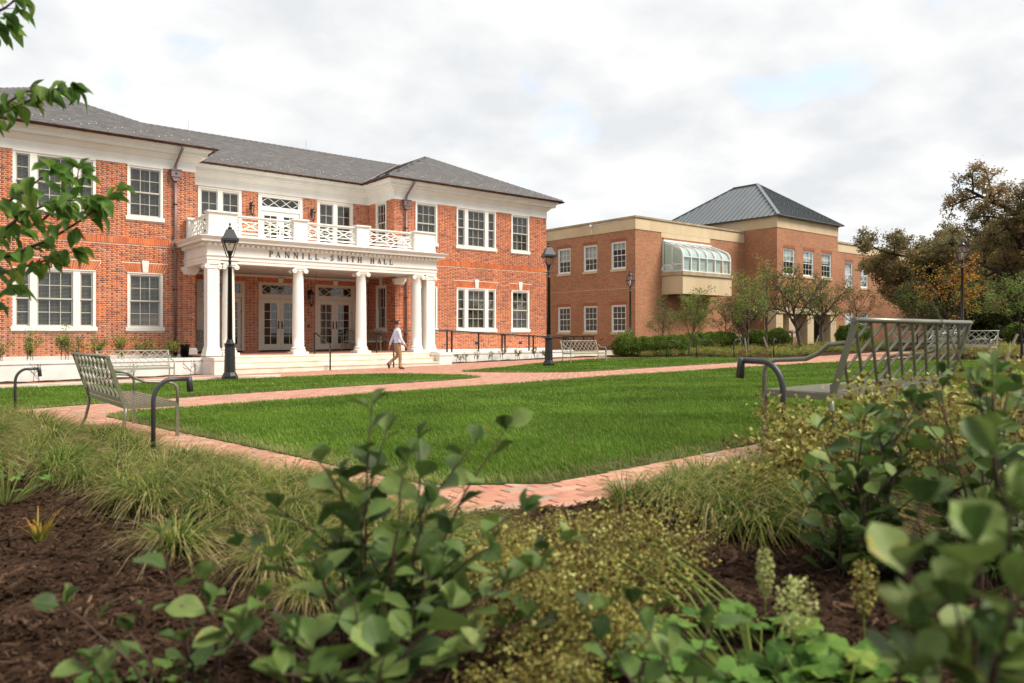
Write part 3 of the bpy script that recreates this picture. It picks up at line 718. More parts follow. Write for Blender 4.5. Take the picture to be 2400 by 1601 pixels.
def slates(poly, org, ud, vd, nrm, umax, vmax, keep, seed, near=0):
    """rows of thin overlapping slates up a roof plane; org at the eave, ud along it, vd up the slope"""
    rr = random.Random(seed); rows = []; ex = .19; wd = .255; v = -.03; k = 0
    while v < vmax:
        u = -rr.uniform(0, .1) - (wd/2 if k % 2 else 0)
        while u < umax:
            w = wd - .006; c = org + ud*(u+w/2) + vd*(v+ex*.5)
            if keep(c): rows.append((u, v, w, rr.random(), rr.uniform(.0, .006)))
            u += wd
        v += ex; k += 1
    return rows
def slate_mesh(sets, near):
    V = []; F = []; RR = []; sing = []
    for org, ud, vd, nrm, rows in sets:
        for u, v, w, r, lift in rows:
            p = [org+ud*u+vd*v, org+ud*(u+w)+vd*v, org+ud*(u+w)+vd*(v+.30), org+ud*u+vd*(v+.30)]
            t0, t1 = .026+lift, .006
            top = [p[0]+nrm*t0, p[1]+nrm*t0, p[2]+nrm*t1, p[3]+nrm*t1]; lo = [p[0]+nrm*(t0-.012), p[1]+nrm*(t0-.012)]
            sing.append((top[0].x*FW[0]+top[0].y*FW[1] + (99 if ray_px(top[0]) < 10 else 0), top+lo, r))
    sing.sort(key=lambda q: q[0])
    for i, (dd, pts, r) in enumerate(sing):
        if i < near:
            m = np_mesh('slate', [tuple(q-pts[0]) for q in pts], [[0,1,2,3],[4,5,1,0],[4,0,3,3],[1,5,2,2]][:2], [r, r], mats=[M['slate']])
            o = bpy.data.objects.new('slate', m); COL.objects.link(o); o.parent = rf; o.location = pts[0]
        else:
            b = len(V); V += [tuple(q) for q in pts]; F += [(b, b+1, b+2, b+3), (b+4, b+5, b+1, b)]; RR += [r, r]
    tag(link('slates', np_mesh('slates', V, F, RR, mats=[M['slate']]), rf), kind='stuff')
def ray_px(p):
    D = p.x*FW[0]+p.y*FW[1]; return 1200 + FPX*(p.x*RT[0]+p.y*RT[1])/max(D, .1)
cs = 1/math.hypot(1, SLOPE); sn = SLOPE*cs; sets = []
vF, nF = Vector((0, cs, sn)), Vector((0, -sn, cs)); vR_, nR_ = Vector((cs, 0, sn)), Vector((-sn, 0, cs)); vL_, nL_ = Vector((-cs, 0, sn)), Vector((sn, 0, cs))
for (x0, x1, ap) in ((XW0-EV, XL+EV, A1), (XR-EV, XW1+EV, A2)):
    o = Vector((x0, YA-EV, ZE)); run = (x1-x0)/2
    keep = lambda c, x0=x0, x1=x1: (c.y-(YA-EV)) < min(c.x-x0, x1-c.x)-.02 and c.x > 1.2
    sets.append((o, Vector((1, 0, 0)), vF, nF, slates(None, o, Vector((1, 0, 0)), vF, nF, x1-x0, run/cs, keep, 5)))
    # slope facing -X (only the right wing shows it)
    if x0 > 5:
        o = Vector((x0, YA-EV, ZE)); keep = lambda c, x0=x0: (c.x-x0) < (c.y-(YA-EV))-.02
        sets.append((o, Vector((0, 1, 0)), vR_, nR_, slates(None, o, Vector((0, 1, 0)), vR_, nR_, 8.5, run/cs, keep, 6)))
o = Vector((4.0, YF, ZE)); 
def kc(c):
    h = c.z
    for x0, x1 in ((XW0-EV, XL+EV), (XR-EV, XW1+EV)):
        if x0 < c.x < x1 and c.y > YA-EV and ZE + min(c.x-x0, x1-c.x, c.y-(YA-EV))*SLOPE > h + .05: return False
    return True
sets.append((o, Vector((1, 0, 0)), vF, nF, slates(None, o, Vector((1, 0, 0)), vF, nF, 18, (YR-YF)/cs, kc, 7)))
slate_mesh(sets, 300)
# ridge and hip caps, valley flashing
def caps(p, q, w=.20):
    P, Q = Vector(p), Vector(q); n = max(1, int((Q-P).length/.30)); d_ = (Q-P)/n; sd = d_.cross(Vector((0, 0, 1))).normalized(); b = MB()
    for i in range(n):
        a = P+d_*i; c = P+d_*(i+1.08); h0, h1 = .055, .035
        v = [a+sd*w*.5+Vector((0, 0, -.03)), a+Vector((0, 0, h0)), a-sd*w*.5+Vector((0, 0, -.03)), c+sd*w*.5+Vector((0, 0, -.05)), c+Vector((0, 0, h1)), c-sd*w*.5+Vector((0, 0, -.05))]
        ids = [b.P(x) for x in v]
        for f in ((0,1,4,3), (1,2,5,4), (0,2,1)): b.face([ids[k] for k in f], rnd.random()*.4)
    b.build('ridge_cap', M['slate'], rf)
for x0, x1, ap in ((XW0-EV, XL+EV, A1), (XR-EV, XW1+EV, A2)):
    apx = Vector(ap)+Vector((0, 0, .02)); caps((x0, YA-EV, ZE+.02), apx); caps((x1, YA-EV, ZE+.02), apx); caps(apx, (ap[0], YBK, ap[2]+.02))
caps((4.2, YR, ZR+.02), (22, YR, ZR+.02))
vl = MB(); vl.bar((XR-EV+.05, YF+.05, ZE+.06), (XR-EV+(YR-YF)-.2, YR-.2, ZR+.02), .10, .02); vl.build('valley_flashing', M['copper'], rf)
# snow guards: small bright studs in staggered rows
sg = MB()
def guard(c): sg.box(c.x-.016, c.x+.016, c.y-.015, c.y+.015, c.z+.015, c.z+.05)
for k in range(40):
    for j, (dv, du) in enumerate(((.35, 0), (.62, .28), (.90, .56))):
        for x0, lo, hi in ((XW0-EV, XW0-EV, XL+EV), (XR-EV, XR-EV, XW1+EV)):
            x = x0+.2+k*.84+du; c = Vector((x, YA-EV, ZE))+vF*dv
            if x < hi-dv-.1 and x > lo+dv+.1 and x > 1.5: guard(c+nF*.02)
        x = XL-.8+k*.84+du; c = Vector((x, YF, ZE))+vF*dv
        if XL+EV-dv < x < XR-EV+dv*.6-.1: guard(c+nF*.02)
        if k < 3: guard(Vector((XR-EV, YA-EV+.5+k*.8+du, ZE))+vR_*dv+nR_*.02)
M['stud'] = mat('snow_guard_metal', (.55, .55, .55), rough=.5)
tag(sg.build('snow_guards', M['stud'], rf), kind='stuff')
for x in (10.4, 16.2):
    g = MB(); g.tube([(x, YR, ZR), (x, YR, ZR+.55)], .007, 5); g.build('lightning_rod', M['copper'], rf)
# ---- downspouts with leader heads
def downspout(x, bend, yo=.10):
    b = MB(); yw = YA-yo
    b.tube([(x+.12, YA-.60, 8.30), (x+.12, YA-.60, 8.22), (x+.02, YA-.12, 7.72), (x, yw, 7.60), (x, yw, 7.40)], .05, 10)
    if bend: pts = [(x, yw, 7.2), (x, yw, 4.95), (x-.02, yw, 4.85), (x-.13, yw-.04, 4.72), (x-.13, yw-.06, 4.60), (x-.02, yw, 4.45), (x, yw, 4.35), (x, yw, .95)]
    else: pts = [(x, yw, 7.2), (x, yw, .95)]
    b.tube(pts, .052, 10); d_ = b.build('downspout', M['copper'], hall)
    h = MB(); h.box(x-.17, x+.17, yw-.12, YA+.0, 7.22, 7.46); h.box(x-.20, x+.20, yw-.15, YA, 7.46, 7.50)
    h.prism([(x-.15, 7.22), (x+.15, 7.22), (x+.07, 7.06), (x-.07, 7.06)], lambda u, z: (u, YA-.01, z), lambda u, z: (u, yw-.09, z)); h.build('leader_head', M['copper'], d_)
    r = MB(); r.tube([(x, yw-.13, 7.34), (x, yw-.115, 7.34)], .045, 12); r.build('rosette', M['iron'], d_)
    for z in (6.2, 3.0, 1.3): k = MB(); k.box(x-.065, x+.065, yw-.062, YA, z-.02, z+.02); k.build('pipe_strap', M['bronze'], d_)
    k = MB(); k.tube([(x, yw, .95), (x, yw, .52)], .075, 10); k.build('boot', M['bronze'], d_)
downspout(7.98, True); downspout(18.02, False)
# ---- wall lanterns
def lantern(x, z, Y, s=1.0, parent=hall):
    y = Y-.20*s; b = MB(); b.tube([(x, Y, z+.22*s), (x, y, z+.30*s), (x, y, z+.22*s)], .016*s, 6); b.box(x-.05*s, x+.05*s, Y-.03, Y, z-.02*s, z+.30*s)
    b.lathe((x, y, z), [(.02*s, .34*s), (.035*s, .28*s), (.02*s, .26*s), (.11*s, .17*s), (.125*s, .13*s), (.10*s, .12*s)][::-1], 8); b.lathe((x, y, z), [(.03*s, -.30*s), (.04*s, -.25*s), (.075*s, -.20*s)], 8)
    for k in range(4): a = R(45+90*k); b.bar((x+.10*s*math.cos(a), y+.10*s*math.sin(a), z+.12*s), (x+.07*s*math.cos(a), y+.07*s*math.sin(a), z-.20*s), .016*s, .016*s)
    o = b.build('wall_lantern', M['black'], parent)
    g = MB(); g.lathe((x, y, z), [(.062*s, -.20*s), (.09*s, .12*s)], 8, cap=False); g.build('lantern_glass', M['lampglass'], o)
lantern(11.73, 6.72, YC); lantern(14.52, 6.72, YC)
lantern(14.40, 2.95, YC, 1.3)
b = MB(fY(YC)); b.box(14.33, 14.43, 0, .03, 1.62, 1.76); b.build('entry_call_box', M['black'], hall)
for x in (22.12, 24.95): b = MB(fY(YA)); b.box(x-.10, x+.10, 0, .012, .80, .93); b.build('wall_vent', M['iron'], hall)
for x, z0 in ((12.55, 3.93), (13.55, 3.93)): b = MB(); b.tube([(x, 29.5, 3.93), (x-.1, 29.5, 3.55)], .008, 5); b.build('hanging_rod', M['iron'], hall)
# ---- hand rails of the steps
def step_rail(x):
    b = MB(); yt, yb = 27.0, 25.72; zg = gz(x, yb)
    b.tube([(x, yt+.18, 1.34), (x, yt, 1.36), (x, yb+.30, 1.02), (x, yb, .92)], .028, 8)
    b.bar((x, yt+.12, .55), (x, yt+.12, 1.35), .045, .045); b.bar((x, yb+.04, zg-.05), (x, yb+.04, .93), .045, .045); b.lathe((x, yb+.04, zg+.0), [(.06, 0), (.06, .02), (.03, .03)], 10)
    b.tube([(x, yb, .92), (x, yb-.01, .87)], .034, 8); return b.build('hand_rail', M['black'], hall)
for x in (12.35, 15.05): step_rail(x)
# ---- ramp rail
def ramp_rail():
    b = MB(); y = 28.0
    b.tube([(17.9, y, 1.50), (19.0, y, 1.49), (22.4, y, 1.31), (26.6, y, 1.12)], .032, 8); b.tube([(17.9, y+.02, 1.44), (19.0, y+.02, 1.43), (22.4, y+.02, 1.25), (26.6, y+.02, 1.06)], .012, 6)
    rr_ = b.build('ramp_rail', M['black'], hall)
    for x, zt in ((19.12, 1.48), (19.38, 1.47), (20.9, 1.39), (22.3, 1.31), (22.48, 1.30), (24.0, 1.24), (24.28, 1.22), (26.5, 1.12), (26.7, 1.12)):
        p = MB(); p.bar((x, y, .48), (x, y, zt), .058, .058); p.build('rail_post', M['black'], rr_)
    q = MB(); q.tube([(16.95, 29.1, 1.46), (18.4, 29.1, 1.46)], .022, 8); q.bar((17.0, 29.1, .55), (17.0, 29.1, 1.46), .04, .04); q.build('rail_post', M['black'], rr_)
ramp_rail()
# ============================================================ GROUND
import bmesh
def inpoly(poly, x, y):
    x = np.asarray(x); y = np.asarray(y); c = np.zeros(x.shape, bool); n = len(poly)
    for i in range(n):
        x0, y0 = poly[i]; x1, y1 = poly[(i+1) % n]
        if y0 == y1: continue
        c ^= ((y0 > y) != (y1 > y)) & (x < (x1-x0)*(y-y0)/(y1-y0)+x0)
    return c
def edgedist(poly, x, y):
    d_ = np.full(x.shape, 1e9); n = len(poly)
    for i in range(n):
        a = np.array(poly[i]); b = np.array(poly[(i+1) % n]); ab = b-a; l2 = (ab**2).sum()
        t = np.clip(((x-a[0])*ab[0]+(y-a[1])*ab[1])/l2, 0, 1); d_ = np.minimum(d_, np.hypot(x-a[0]-t*ab[0], y-a[1]-t*ab[1]))
    return d_
def smooth_poly(poly, it=2):
    for _ in range(it):
        q = []
        for i in range(len(poly)):
            a, b = poly[i], poly[(i+1) % len(poly)]
            l = math.hypot(b[0]-a[0], b[1]-a[1]); k = min(.25, .5/l)
            q += [(a[0]+(b[0]-a[0])*k, a[1]+(b[1]-a[1])*k), (b[0]+(a[0]-b[0])*k, b[1]+(a[1]-b[1])*k)]
        poly = q
    return poly
def sheet(name, poly, off, m, step=.6, skirt=.06, bumpf=None, kind='structure'):
    bm = bmesh.new(); vs_ = [bm.verts.new((x, y, 0)) for x, y in poly]; bm.faces.new(vs_)
    xs = [p[0] for p in poly]; ys = [p[1] for p in poly]
    for ax, lo, hi in ((0, min(xs), max(xs)), (1, min(ys), max(ys))):
        k = math.floor(lo/step)*step+step
        while k < hi:
            co = (k, 0, 0) if ax == 0 else (0, k, 0); no = (1, 0, 0) if ax == 0 else (0, 1, 0)
            bmesh.ops.bisect_plane(bm, geom=bm.verts[:]+bm.edges[:]+bm.faces[:], plane_co=co, plane_no=no); k += step
    bd = [e for e in bm.edges if e.is_boundary]
    if skirt:
        r = bmesh.ops.extrude_edge_only(bm, edges=bd); low = {v for v in r['geom'] if isinstance(v, bmesh.types.BMVert)}
    else: low = set()
    for v in bm.verts:
        z = gz(v.co.x, v.co.y) + off
        if bumpf and v not in low: z += bumpf(v.co.x, v.co.y)
        v.co.z = z - (skirt if v in low else 0)
    bmesh.ops.recalc_face_normals(bm, faces=bm.faces[:])
    me = bpy.data.meshes.new(name); bm.to_mesh(me); bm.free(); me.materials.append(m)
    up = sum(p.normal.z*p.area for p in me.polygons)
    if up < 0: me.flip_normals()
    return tag(link(name, me), kind=kind)
xs = np.concatenate([[-900, -300, -100, -40, -15], np.arange(-9, 62, 1.5), [75, 100, 160, 300, 900]]); ys = np.concatenate([[-900, -300, -100, -40, -18], np.arange(-11, 48, 1.5), [60, 80, 140, 300, 900]])
gx, gy = np.meshgrid(xs, ys); V = np.stack([gx.ravel(), gy.ravel(), (gza(gx, gy)-.07).ravel()], 1); nx = len(xs)
F = [(j*nx+i, j*nx+i+1, (j+1)*nx+i+1, (j+1)*nx+i) for j in range(len(ys)-1) for i in range(nx-1)]
tag(link('ground', np_mesh('ground', V, F, mats=[M['earth']], smooth=True)), kind='structure')

LAWN_A = smooth_poly([(2.12, 11.75), (2.25, 9), (2.40, 6.5), (2.48, 3.32), (5, 3.30), (26.5, 3.3), (26.5, 8), (25.6, 12.1), (23, 12.75), (18.3, 13.05), (13.9, 13.1), (10.3, 12.65), (6.3, 12.30), (3.8, 11.98)], 1)
LAWN_B = smooth_poly([(-7, 13.3), (1.2, 13.78), (4, 14.65), (7.5, 15.2), (10, 15.35), (11.85, 15.65), (12.35, 16.8), (12.3, 19.3), (11.4, 20.95), (8.35, 21.5), (7.2, 21.9), (2, 22.7), (-7, 23.6)], 1)
LAWN_C = smooth_poly([(13.75, 19.85), (14.3, 17.2), (15.2, 15.55), (19.3, 15.65), (24.9, 15.6), (27.2, 16.3), (27.65, 18), (27.4, 21.4), (26.1, 24.6), (21, 23.3), (16, 20.6)], 1)
BED_A = [(-8, -5), (-8, 12.6), (1.0, 12.75), (1.4, 9.5), (1.6, 6), (1.80, 3.9), (1.98, 3.0), (2.5, 2.72), (6, 2.7), (30, 2.7), (30, -5)]
BED_B = [(-6, 25.9), (5.6, 26.15), (7.6, 26.6), (8.15, 27.19), (-6, 27.19)]
BED_C = [(18.03, 26.9), (23, 26.75), (27.2, 26.75), (28.0, 27.2), (28.0, 27.8), (18.03, 27.84)]
BED_D = [(27.75, 16.3), (27.75, 18.2), (27.55, 21.5), (26.5, 24.9), (28.6, 27.2), (33.9, 29.6), (45.3, 29.6), (53, 27.0), (53, 16.2)]
BED_E = [(26.6, 2.5), (26.6, 8), (25.75, 12.2), (45, 12.4), (60, 12.4), (60, -6), (27, -6)]
paving = sheet('brick_walk', [(-7.5, 2.0), (60, 2.0), (60, 16.4), (47, 28), (34, 45), (26.9, 45), (26.9, 28), (-7.5, 28)], -.012, M['sand'], 1.2, 0)
la = sheet('lawn', LAWN_A, .022, M['turf'], .8, .07); lb_ = sheet('lawn', LAWN_B, .022, M['turf'], .8, .07); lc = sheet('lawn', LAWN_C, .022, M['turf'], .8, .07)
def mulch_bump(x, y): return .018*math.sin(3.1*x+1.3*y)*math.cos(2.3*y-x) + .012*math.sin(7.1*x-5*y) + .010*math.cos(11*y+6*x)
for p, st in ((BED_A, .22), (BED_B, .5), (BED_C, .5), (BED_D, 1.0), (BED_E, 1.5)): sheet('mulch_bed', p, .03, M['mulch'], st, .08, mulch_bump)
# pavers
rr = random.Random(8); pv = []; y = 2.06; row = 0; LP, WP, J = .198, .097, .005
A_ = []
while y < 33.5:
    x = -3.0 + (LP/2 if row % 2 else 0)+ rr.uniform(-.01, .01)
    while x < 36: A_.append((x, y)); x += LP+J
    y += WP+J; row += 1
A_ = np.array(A_); cxp = A_[:, 0]+LP/2; cyp = A_[:, 1]+WP/2
D_ = cxp*FW[0]+cyp*FW[1]; PXp = 1200+FPX*(cxp*RT[0]+cyp*RT[1])/np.maximum(D_, .1)
ok = (D_ > 2.5) & (D_ < 37) & (PXp > -300) & (PXp < 3000) & ~((cyp > 25.85) & (cxp > 8.15) & (cxp < 18.05)) & ~((cyp > 27.0) & (cxp < 26.9)) & ~((cyp > 27.0) & (cxp > 34))
for pl in (LAWN_A, LAWN_B, LAWN_C, BED_A, BED_B, BED_C, BED_D, BED_E):
    ins = inpoly(pl, cxp, cyp); ed = edgedist(pl, cxp, cyp); ok &= ~(ins & (ed > .10))
A_ = A_[ok]; D_ = D_[ok]; n = len(A_)
zt = gza(A_[:, 0]+LP/2, A_[:, 1]+WP/2)+.014+nr.uniform(-.0025, .0025, n)
rv = nr.random(n)
vis = D_ + np.where((PXp[ok] < 230) | (PXp[ok] > 2000), 20, 0) + np.where(inpoly(BED_A, A_[:, 0], A_[:, 1]-.3), 8, 0)
order = np.argsort(vis); near, rest = order[:300], order[300:]
for i in near:
    o = bpy.data.objects.new('paver', unit_paver(rv[i])); COL.objects.link(o); o.parent = paving
    o.location = (A_[i, 0], A_[i, 1], zt[i]-.03); o.scale = (LP, WP, .03)
rows_ = np.stack([A_[rest, 0], A_[rest, 0]+LP, A_[rest, 1], A_[rest, 1]+WP, zt[rest], rv[rest]], 1)
V, F, r_ = paver_stack(rows_); tag(link('pavers', np_mesh('pavers', V, F, r_, mats=[M['paver']]), paving), kind='stuff')
# stone kerb between the lawn and the walk
kb = root('stone_kerb', (2, 22.9, gz(2, 22.9)), 'pale stone kerb between the left lawn and the brick walk', 'kerb')
x = -6.5
while x < 7.6:
    e = min(x+1.5, 7.6); y0, y1 = 22.62-(x-2)*.14, 22.62-(e-2)*.14
    y0 = 23.5-(x+7)*.12; y1 = 23.5-(e+7)*.12
    b = MB(); zz0, zz1 = gz(x, y0)+.10, gz(e, y1)+.10
    v = [(x+.004, y0, zz0-.25), (e-.004, y1, zz1-.25), (e-.004, y1+.26, zz1-.25), (x+.004, y0+.26, zz0-.25), (x+.004, y0, zz0), (e-.004, y1, zz1), (e-.004, y1+.26, zz1), (x+.004, y0+.26, zz0)]
    ids = [b.P(p) for p in v]
    for f in ((0,1,5,4), (1,2,6,5), (2,3,7,6), (3,0,4,7), (4,5,6,7)): b.face([ids[k] for k in f])
    b.build('kerb_stone', M['stonekerb'], kb); x = e
b = MB(); z_ = gz(8, 21.9)+.10; ids = [b.P(p) for p in ((7.6, 21.74, z_-.25), (8.55, 21.52, z_-.25), (8.95, 22.05, z_-.25), (7.6, 22.02, z_-.25), (7.6, 21.74, z_), (8.55, 21.52, z_), (8.95, 22.05, z_), (7.6, 22.02, z_))]
for f in ((0,1,5,4), (1,2,6,5), (2,3,7,6), (3,0,4,7), (4,5,6,7)): b.face([ids[k] for k in f])
b.build('kerb_stone', M['stonekerb'], kb)

# ---- grass blades
def blades(poly, dens, seed, name):
    g = np.random.default_rng(seed); xs_ = [p[0] for p in poly]; ys_ = [p[1] for p in poly]; Vs = []; Fs = []; Rs = []; off = 0
    for d0, d1, de, h, w in dens:
        area = (max(xs_)-min(xs_))*(max(ys_)-min(ys_)); n = int(area*de)
        x = g.uniform(min(xs_), max(xs_), n); y = g.uniform(min(ys_), max(ys_), n)
        D = x*FW[0]+y*FW[1]; px = 1200+FPX*(x*RT[0]+y*RT[1])/np.maximum(D, .1)
        k = (D >= d0) & (D < d1) & (px > -250) & (px < 3000); x, y, D = x[k], y[k], D[k]
        k = inpoly(poly, x, y); x, y, D = x[k], y[k], D[k]; n = len(x)
        if not n: continue
        ed = edgedist(poly, x, y)
        pat = np.sin(.9*x+1.7*y+np.sin(2.1*x))*.5+np.sin(3.3*x-2.2*y+1.5*np.sin(1.3*y))*.5
        hh = h*g.uniform(.6, 1.25, n)*(1+.16*pat); az = g.uniform(0, 2*np.pi, n); ln = hh*g.uniform(.15, .75, n)
        la_ = .8*pat+2.3; dx = np.cos(az)*ln+np.cos(la_)*hh*.35; dy = np.sin(az)*ln+np.sin(la_)*hh*.35
        z = gza(x, y)+.02; wa = az+np.pi/2+g.uniform(-.6, .6, n); wx, wy = np.cos(wa)*w/2, np.sin(wa)*w/2
        edge = np.clip(1-ed/.32, 0, 1)
        rr_ = np.clip(g.beta(2.2, 2.6, n)*.85+.08*pat, 0, .9); dead = g.random(n) < (.035+.55*edge); rr_ = np.where(dead, g.uniform(.9, 1, n), rr_)
        P0 = np.stack([x-wx, y-wy, z], 1); P1 = np.stack([x+wx, y+wy, z], 1)
        P2 = np.stack([x+dx*.45+wx*.8, y+dy*.45+wy*.8, z+hh*.62], 1); P3 = np.stack([x+dx*.45-wx*.8, y+dy*.45-wy*.8, z+hh*.62], 1); P4 = np.stack([x+dx, y+dy, z+hh*.93], 1)
        Vs.append(np.stack([P0, P1, P2, P3, P4], 1).reshape(-1, 3)); i = off+np.arange(n)[:, None]*5
        Fs.append(np.stack([i+0, i+1, i+2, i+0, i+2, i+3, i+3, i+2, i+4], 1).reshape(-1, 3)); Rs.append(np.repeat(rr_, 3)); off += n*5
    return link(name, np_mesh(name, np.concatenate(Vs), np.concatenate(Fs), np.concatenate(Rs), mats=[M['blade']]))
for pl, sd, lb2 in ((LAWN_A, 1, 'mown green grass of the large lawn in the middle'), (LAWN_B, 2, 'mown grass of the lawn below the portico'), (LAWN_C, 3, 'mown grass of the small lawn around the second lamp post')):
    o = blades(pl, ((3, 6.5, 6600, .046, .0044), (6.5, 10, 3600, .046, .0058), (10, 16, 1500, .046, .009), (16, 24, 640, .046, .014), (24, 34, 320, .048, .021)), sd, 'lawn_grass'); tag(o, lb2, 'grass', kind='stuff')
# ============================================================ THE SECOND BUILDING
XB, YB = 33.9, 29.8; YT, XT0, XT1 = 27.3, 45.15, 53.3
def brick_mat():
    m = bpy.data.materials.new('far_brick'); m.use_nodes = True; t = m.node_tree; b = t.nodes['Principled BSDF']; b.inputs['Roughness'].default_value = .9
    g = N(t, 'ShaderNodeNewGeometry'); s = N(t, 'ShaderNodeSeparateXYZ'); L(t, g.outputs['Position'], s.inputs[0])
    nn = N(t, 'ShaderNodeSeparateXYZ'); L(t, g.outputs['Normal'], nn.inputs[0])
    ab = math_n(t, 'ABSOLUTE', nn.outputs[0]); gt = math_n(t, 'GREATER_THAN', ab, .5)
    mu = N(t, 'ShaderNodeMix', data_type='FLOAT'); L(t, gt, mu.inputs[0]); L(t, s.outputs[0], mu.inputs[2]); L(t, s.outputs[1], mu.inputs[3])
    c = N(t, 'ShaderNodeCombineXYZ'); L(t, mu.outputs[0], c.inputs[0]); L(t, s.outputs[2], c.inputs[1])
    br = N(t, 'ShaderNodeTexBrick'); L(t, c.outputs[0], br.inputs['Vector']); br.inputs['Scale'].default_value = 1
    br.inputs['Brick Width'].default_value = .21; br.inputs['Row Height'].default_value = .0677; br.inputs['Mortar Size'].default_value = .009; br.inputs['Mortar Smooth'].default_value = .1; br.inputs['Bias'].default_value = -.1
    br.inputs['Color1'].default_value = (.39, .125, .044, 1); br.inputs['Color2'].default_value = (.21, .062, .03, 1); br.inputs['Mortar'].default_value = (.52, .355, .22, 1)
    nz = N(t, 'ShaderNodeTexNoise'); nz.inputs['Scale'].default_value = .5; nz.inputs['Detail'].default_value = 5; L(t, g.outputs['Position'], nz.inputs['Vector'])
    mr = N(t, 'ShaderNodeMapRange'); mr.inputs[1].default_value = .3; mr.inputs[2].default_value = .7; mr.inputs[3].default_value = .85; mr.inputs[4].default_value = 1.12; L(t, nz.outputs[0], mr.inputs[0])
    mm = N(t, 'ShaderNodeMix', data_type='RGBA', blend_type='MULTIPLY'); mm.inputs[0].default_value = 1; L(t, br.outputs[0], mm.inputs[6]); L(t, mr.outputs[0], mm.inputs[7]); L(t, mm.outputs[2], b.inputs['Base Color'])
    bp = N(t, 'ShaderNodeBump'); bp.inputs['Strength'].default_value = .6; bp.inputs['Distance'].default_value = .008; bp.invert = True; L(t, br.outputs['Fac'], bp.inputs['Height']); L(t, bp.outputs[0], b.inputs['Normal'])
    return m
M['fbrick'] = brick_mat()
M['solbrick'] = mat('soldier_brick', (.37, .125, .06), (.31, .10, .05), 8, rough=.9)
M['beige'] = mat('beige_precast', (.62, .49, .315), (.53, .40, .245), .9, 6, rough=.85, stretch=(1, 1, .35))
M['beige2'] = mat('beige_coping', (.50, .39, .25), (.32, .245, .16), 1.4, 7, rough=.9)
M['metalroof'] = mat('grey_standing_seam', (.205, .225, .235), (.175, .195, .205), .6, rough=.38, metal=.35)
M['wframe'] = mat('white_window_paint', (.80, .81, .80), (.75, .76, .75), 2, rough=.4)
M['shade'] = mat('pale_roller_shade', (.62, .66, .62), (.56, .60, .57), 2, rough=.7)
M['alu'] = mat('white_aluminium', (.78, .80, .80), (.72, .74, .75), 2, rough=.35, metal=.1)
ann = root('annex_building', (40, 30, .2), 'brown brick building with beige parapet, glazed bay and grey metal tower roof', 'building')
HOL_L = []; HOL_F = []
W2 = [(31.155, 1.22), (33.57, 1.22), (35.99, 1.22)]; Z2 = [(1.42, 3.09), (5.28, 6.95)]
holes = [(u-w/2, u+w/2, a, b) for u, w in W2 for a, b in Z2]
fr = fX(XB); b = MB(fr); wall_mesh(b, YB, 48, -.5, 7.58, holes, o=0, t=.2); b.fr = fY(YB)
wall_mesh(b, XB+.001, XT0+.3, -.5, 7.58, [], o=0, t=.2)
b.build('brick_wall', M['fbrick'], ann)
def plain_win(fr, u, w, z0, z1, parent, shade=0., sillm='beige', arch=True, cols=3):
    c = MB(fr); f = .075; o1, o0 = -.04, -.16
    c.box(u-w/2, u-w/2+f, o0, o1, z0, z1); c.box(u+w/2-f, u+w/2, o0, o1, z0, z1); c.box(u-w/2+f, u+w/2-f, o0, o1, z1-f, z1); c.box(u-w/2+f, u+w/2-f, o0, o1, z0, z0+f)
    win = c.build('window', M['wframe'], parent)
    zm = (z0+z1)/2; a, b2 = u-w/2+f, u+w/2-f
    for za, zb, o in ((zm-.02, z1-f, -.07), (z0+f, zm+.03, -.10)):
        s = MB(fr); k = .04; s.box(a, a+k, o-.03, o, za, zb); s.box(b2-k, b2, o-.03, o, za, zb); s.box(a+k, b2-k, o-.03, o, za, za+k); s.box(a+k, b2-k, o-.03, o, zb-k, zb)
        for i in range(1, cols): q = a+k+(b2-a-2*k)*i/cols; s.box(q-.011, q+.011, o-.024, o-.004, za+k, zb-k)
        q = (za+zb)/2; s.box(a+k, b2-k, o-.022, o-.006, q-.011, q+.011); s.build('sash', M['wframe'], win)
        pane(fr, a+k, b2-k, za+k, zb-k, o-.015, win)
    if shade: s = MB(fr); s.box(a, b2, -.19, -.18, z1-(z1-z0)*shade, z1-.02); s.build('roller_shade', M['shade'], win)
    s = MB(fr); s.box(u-w/2-.06, u+w/2+.04, -.15, .05, z0-.15, z0-.002); s.build('sill', M[sillm], win)
    if arch:
        s = MB(fr); n = int((w+.1)/.072)
        for i in range(n): x = u-w/2-.04+i*.0735; s.box(x, x+.066, -.02, .012, z1+.004, z1+.205, r=.5)
        s.build('lintel_bricks', M['solbrick'], win)['kind'] = 'stuff'
    return win
for i, (u, w) in enumerate(W2):
    plain_win(fX(XB), u, w, *Z2[0], ann, 0.0); plain_win(fX(XB), u, w, *Z2[1], ann, (.30, .55, .55)[i])
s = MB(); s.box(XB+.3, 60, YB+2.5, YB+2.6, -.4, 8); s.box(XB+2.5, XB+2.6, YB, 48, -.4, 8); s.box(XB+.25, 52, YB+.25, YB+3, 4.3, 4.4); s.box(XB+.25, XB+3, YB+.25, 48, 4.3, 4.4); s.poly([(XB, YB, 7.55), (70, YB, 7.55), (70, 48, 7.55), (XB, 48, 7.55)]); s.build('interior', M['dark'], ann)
s = MB(fX(XB)); s.box(YB+.0, 48, .0, .006, 4.06, 4.085); s.build('pale_joint', M['beige'], ann)
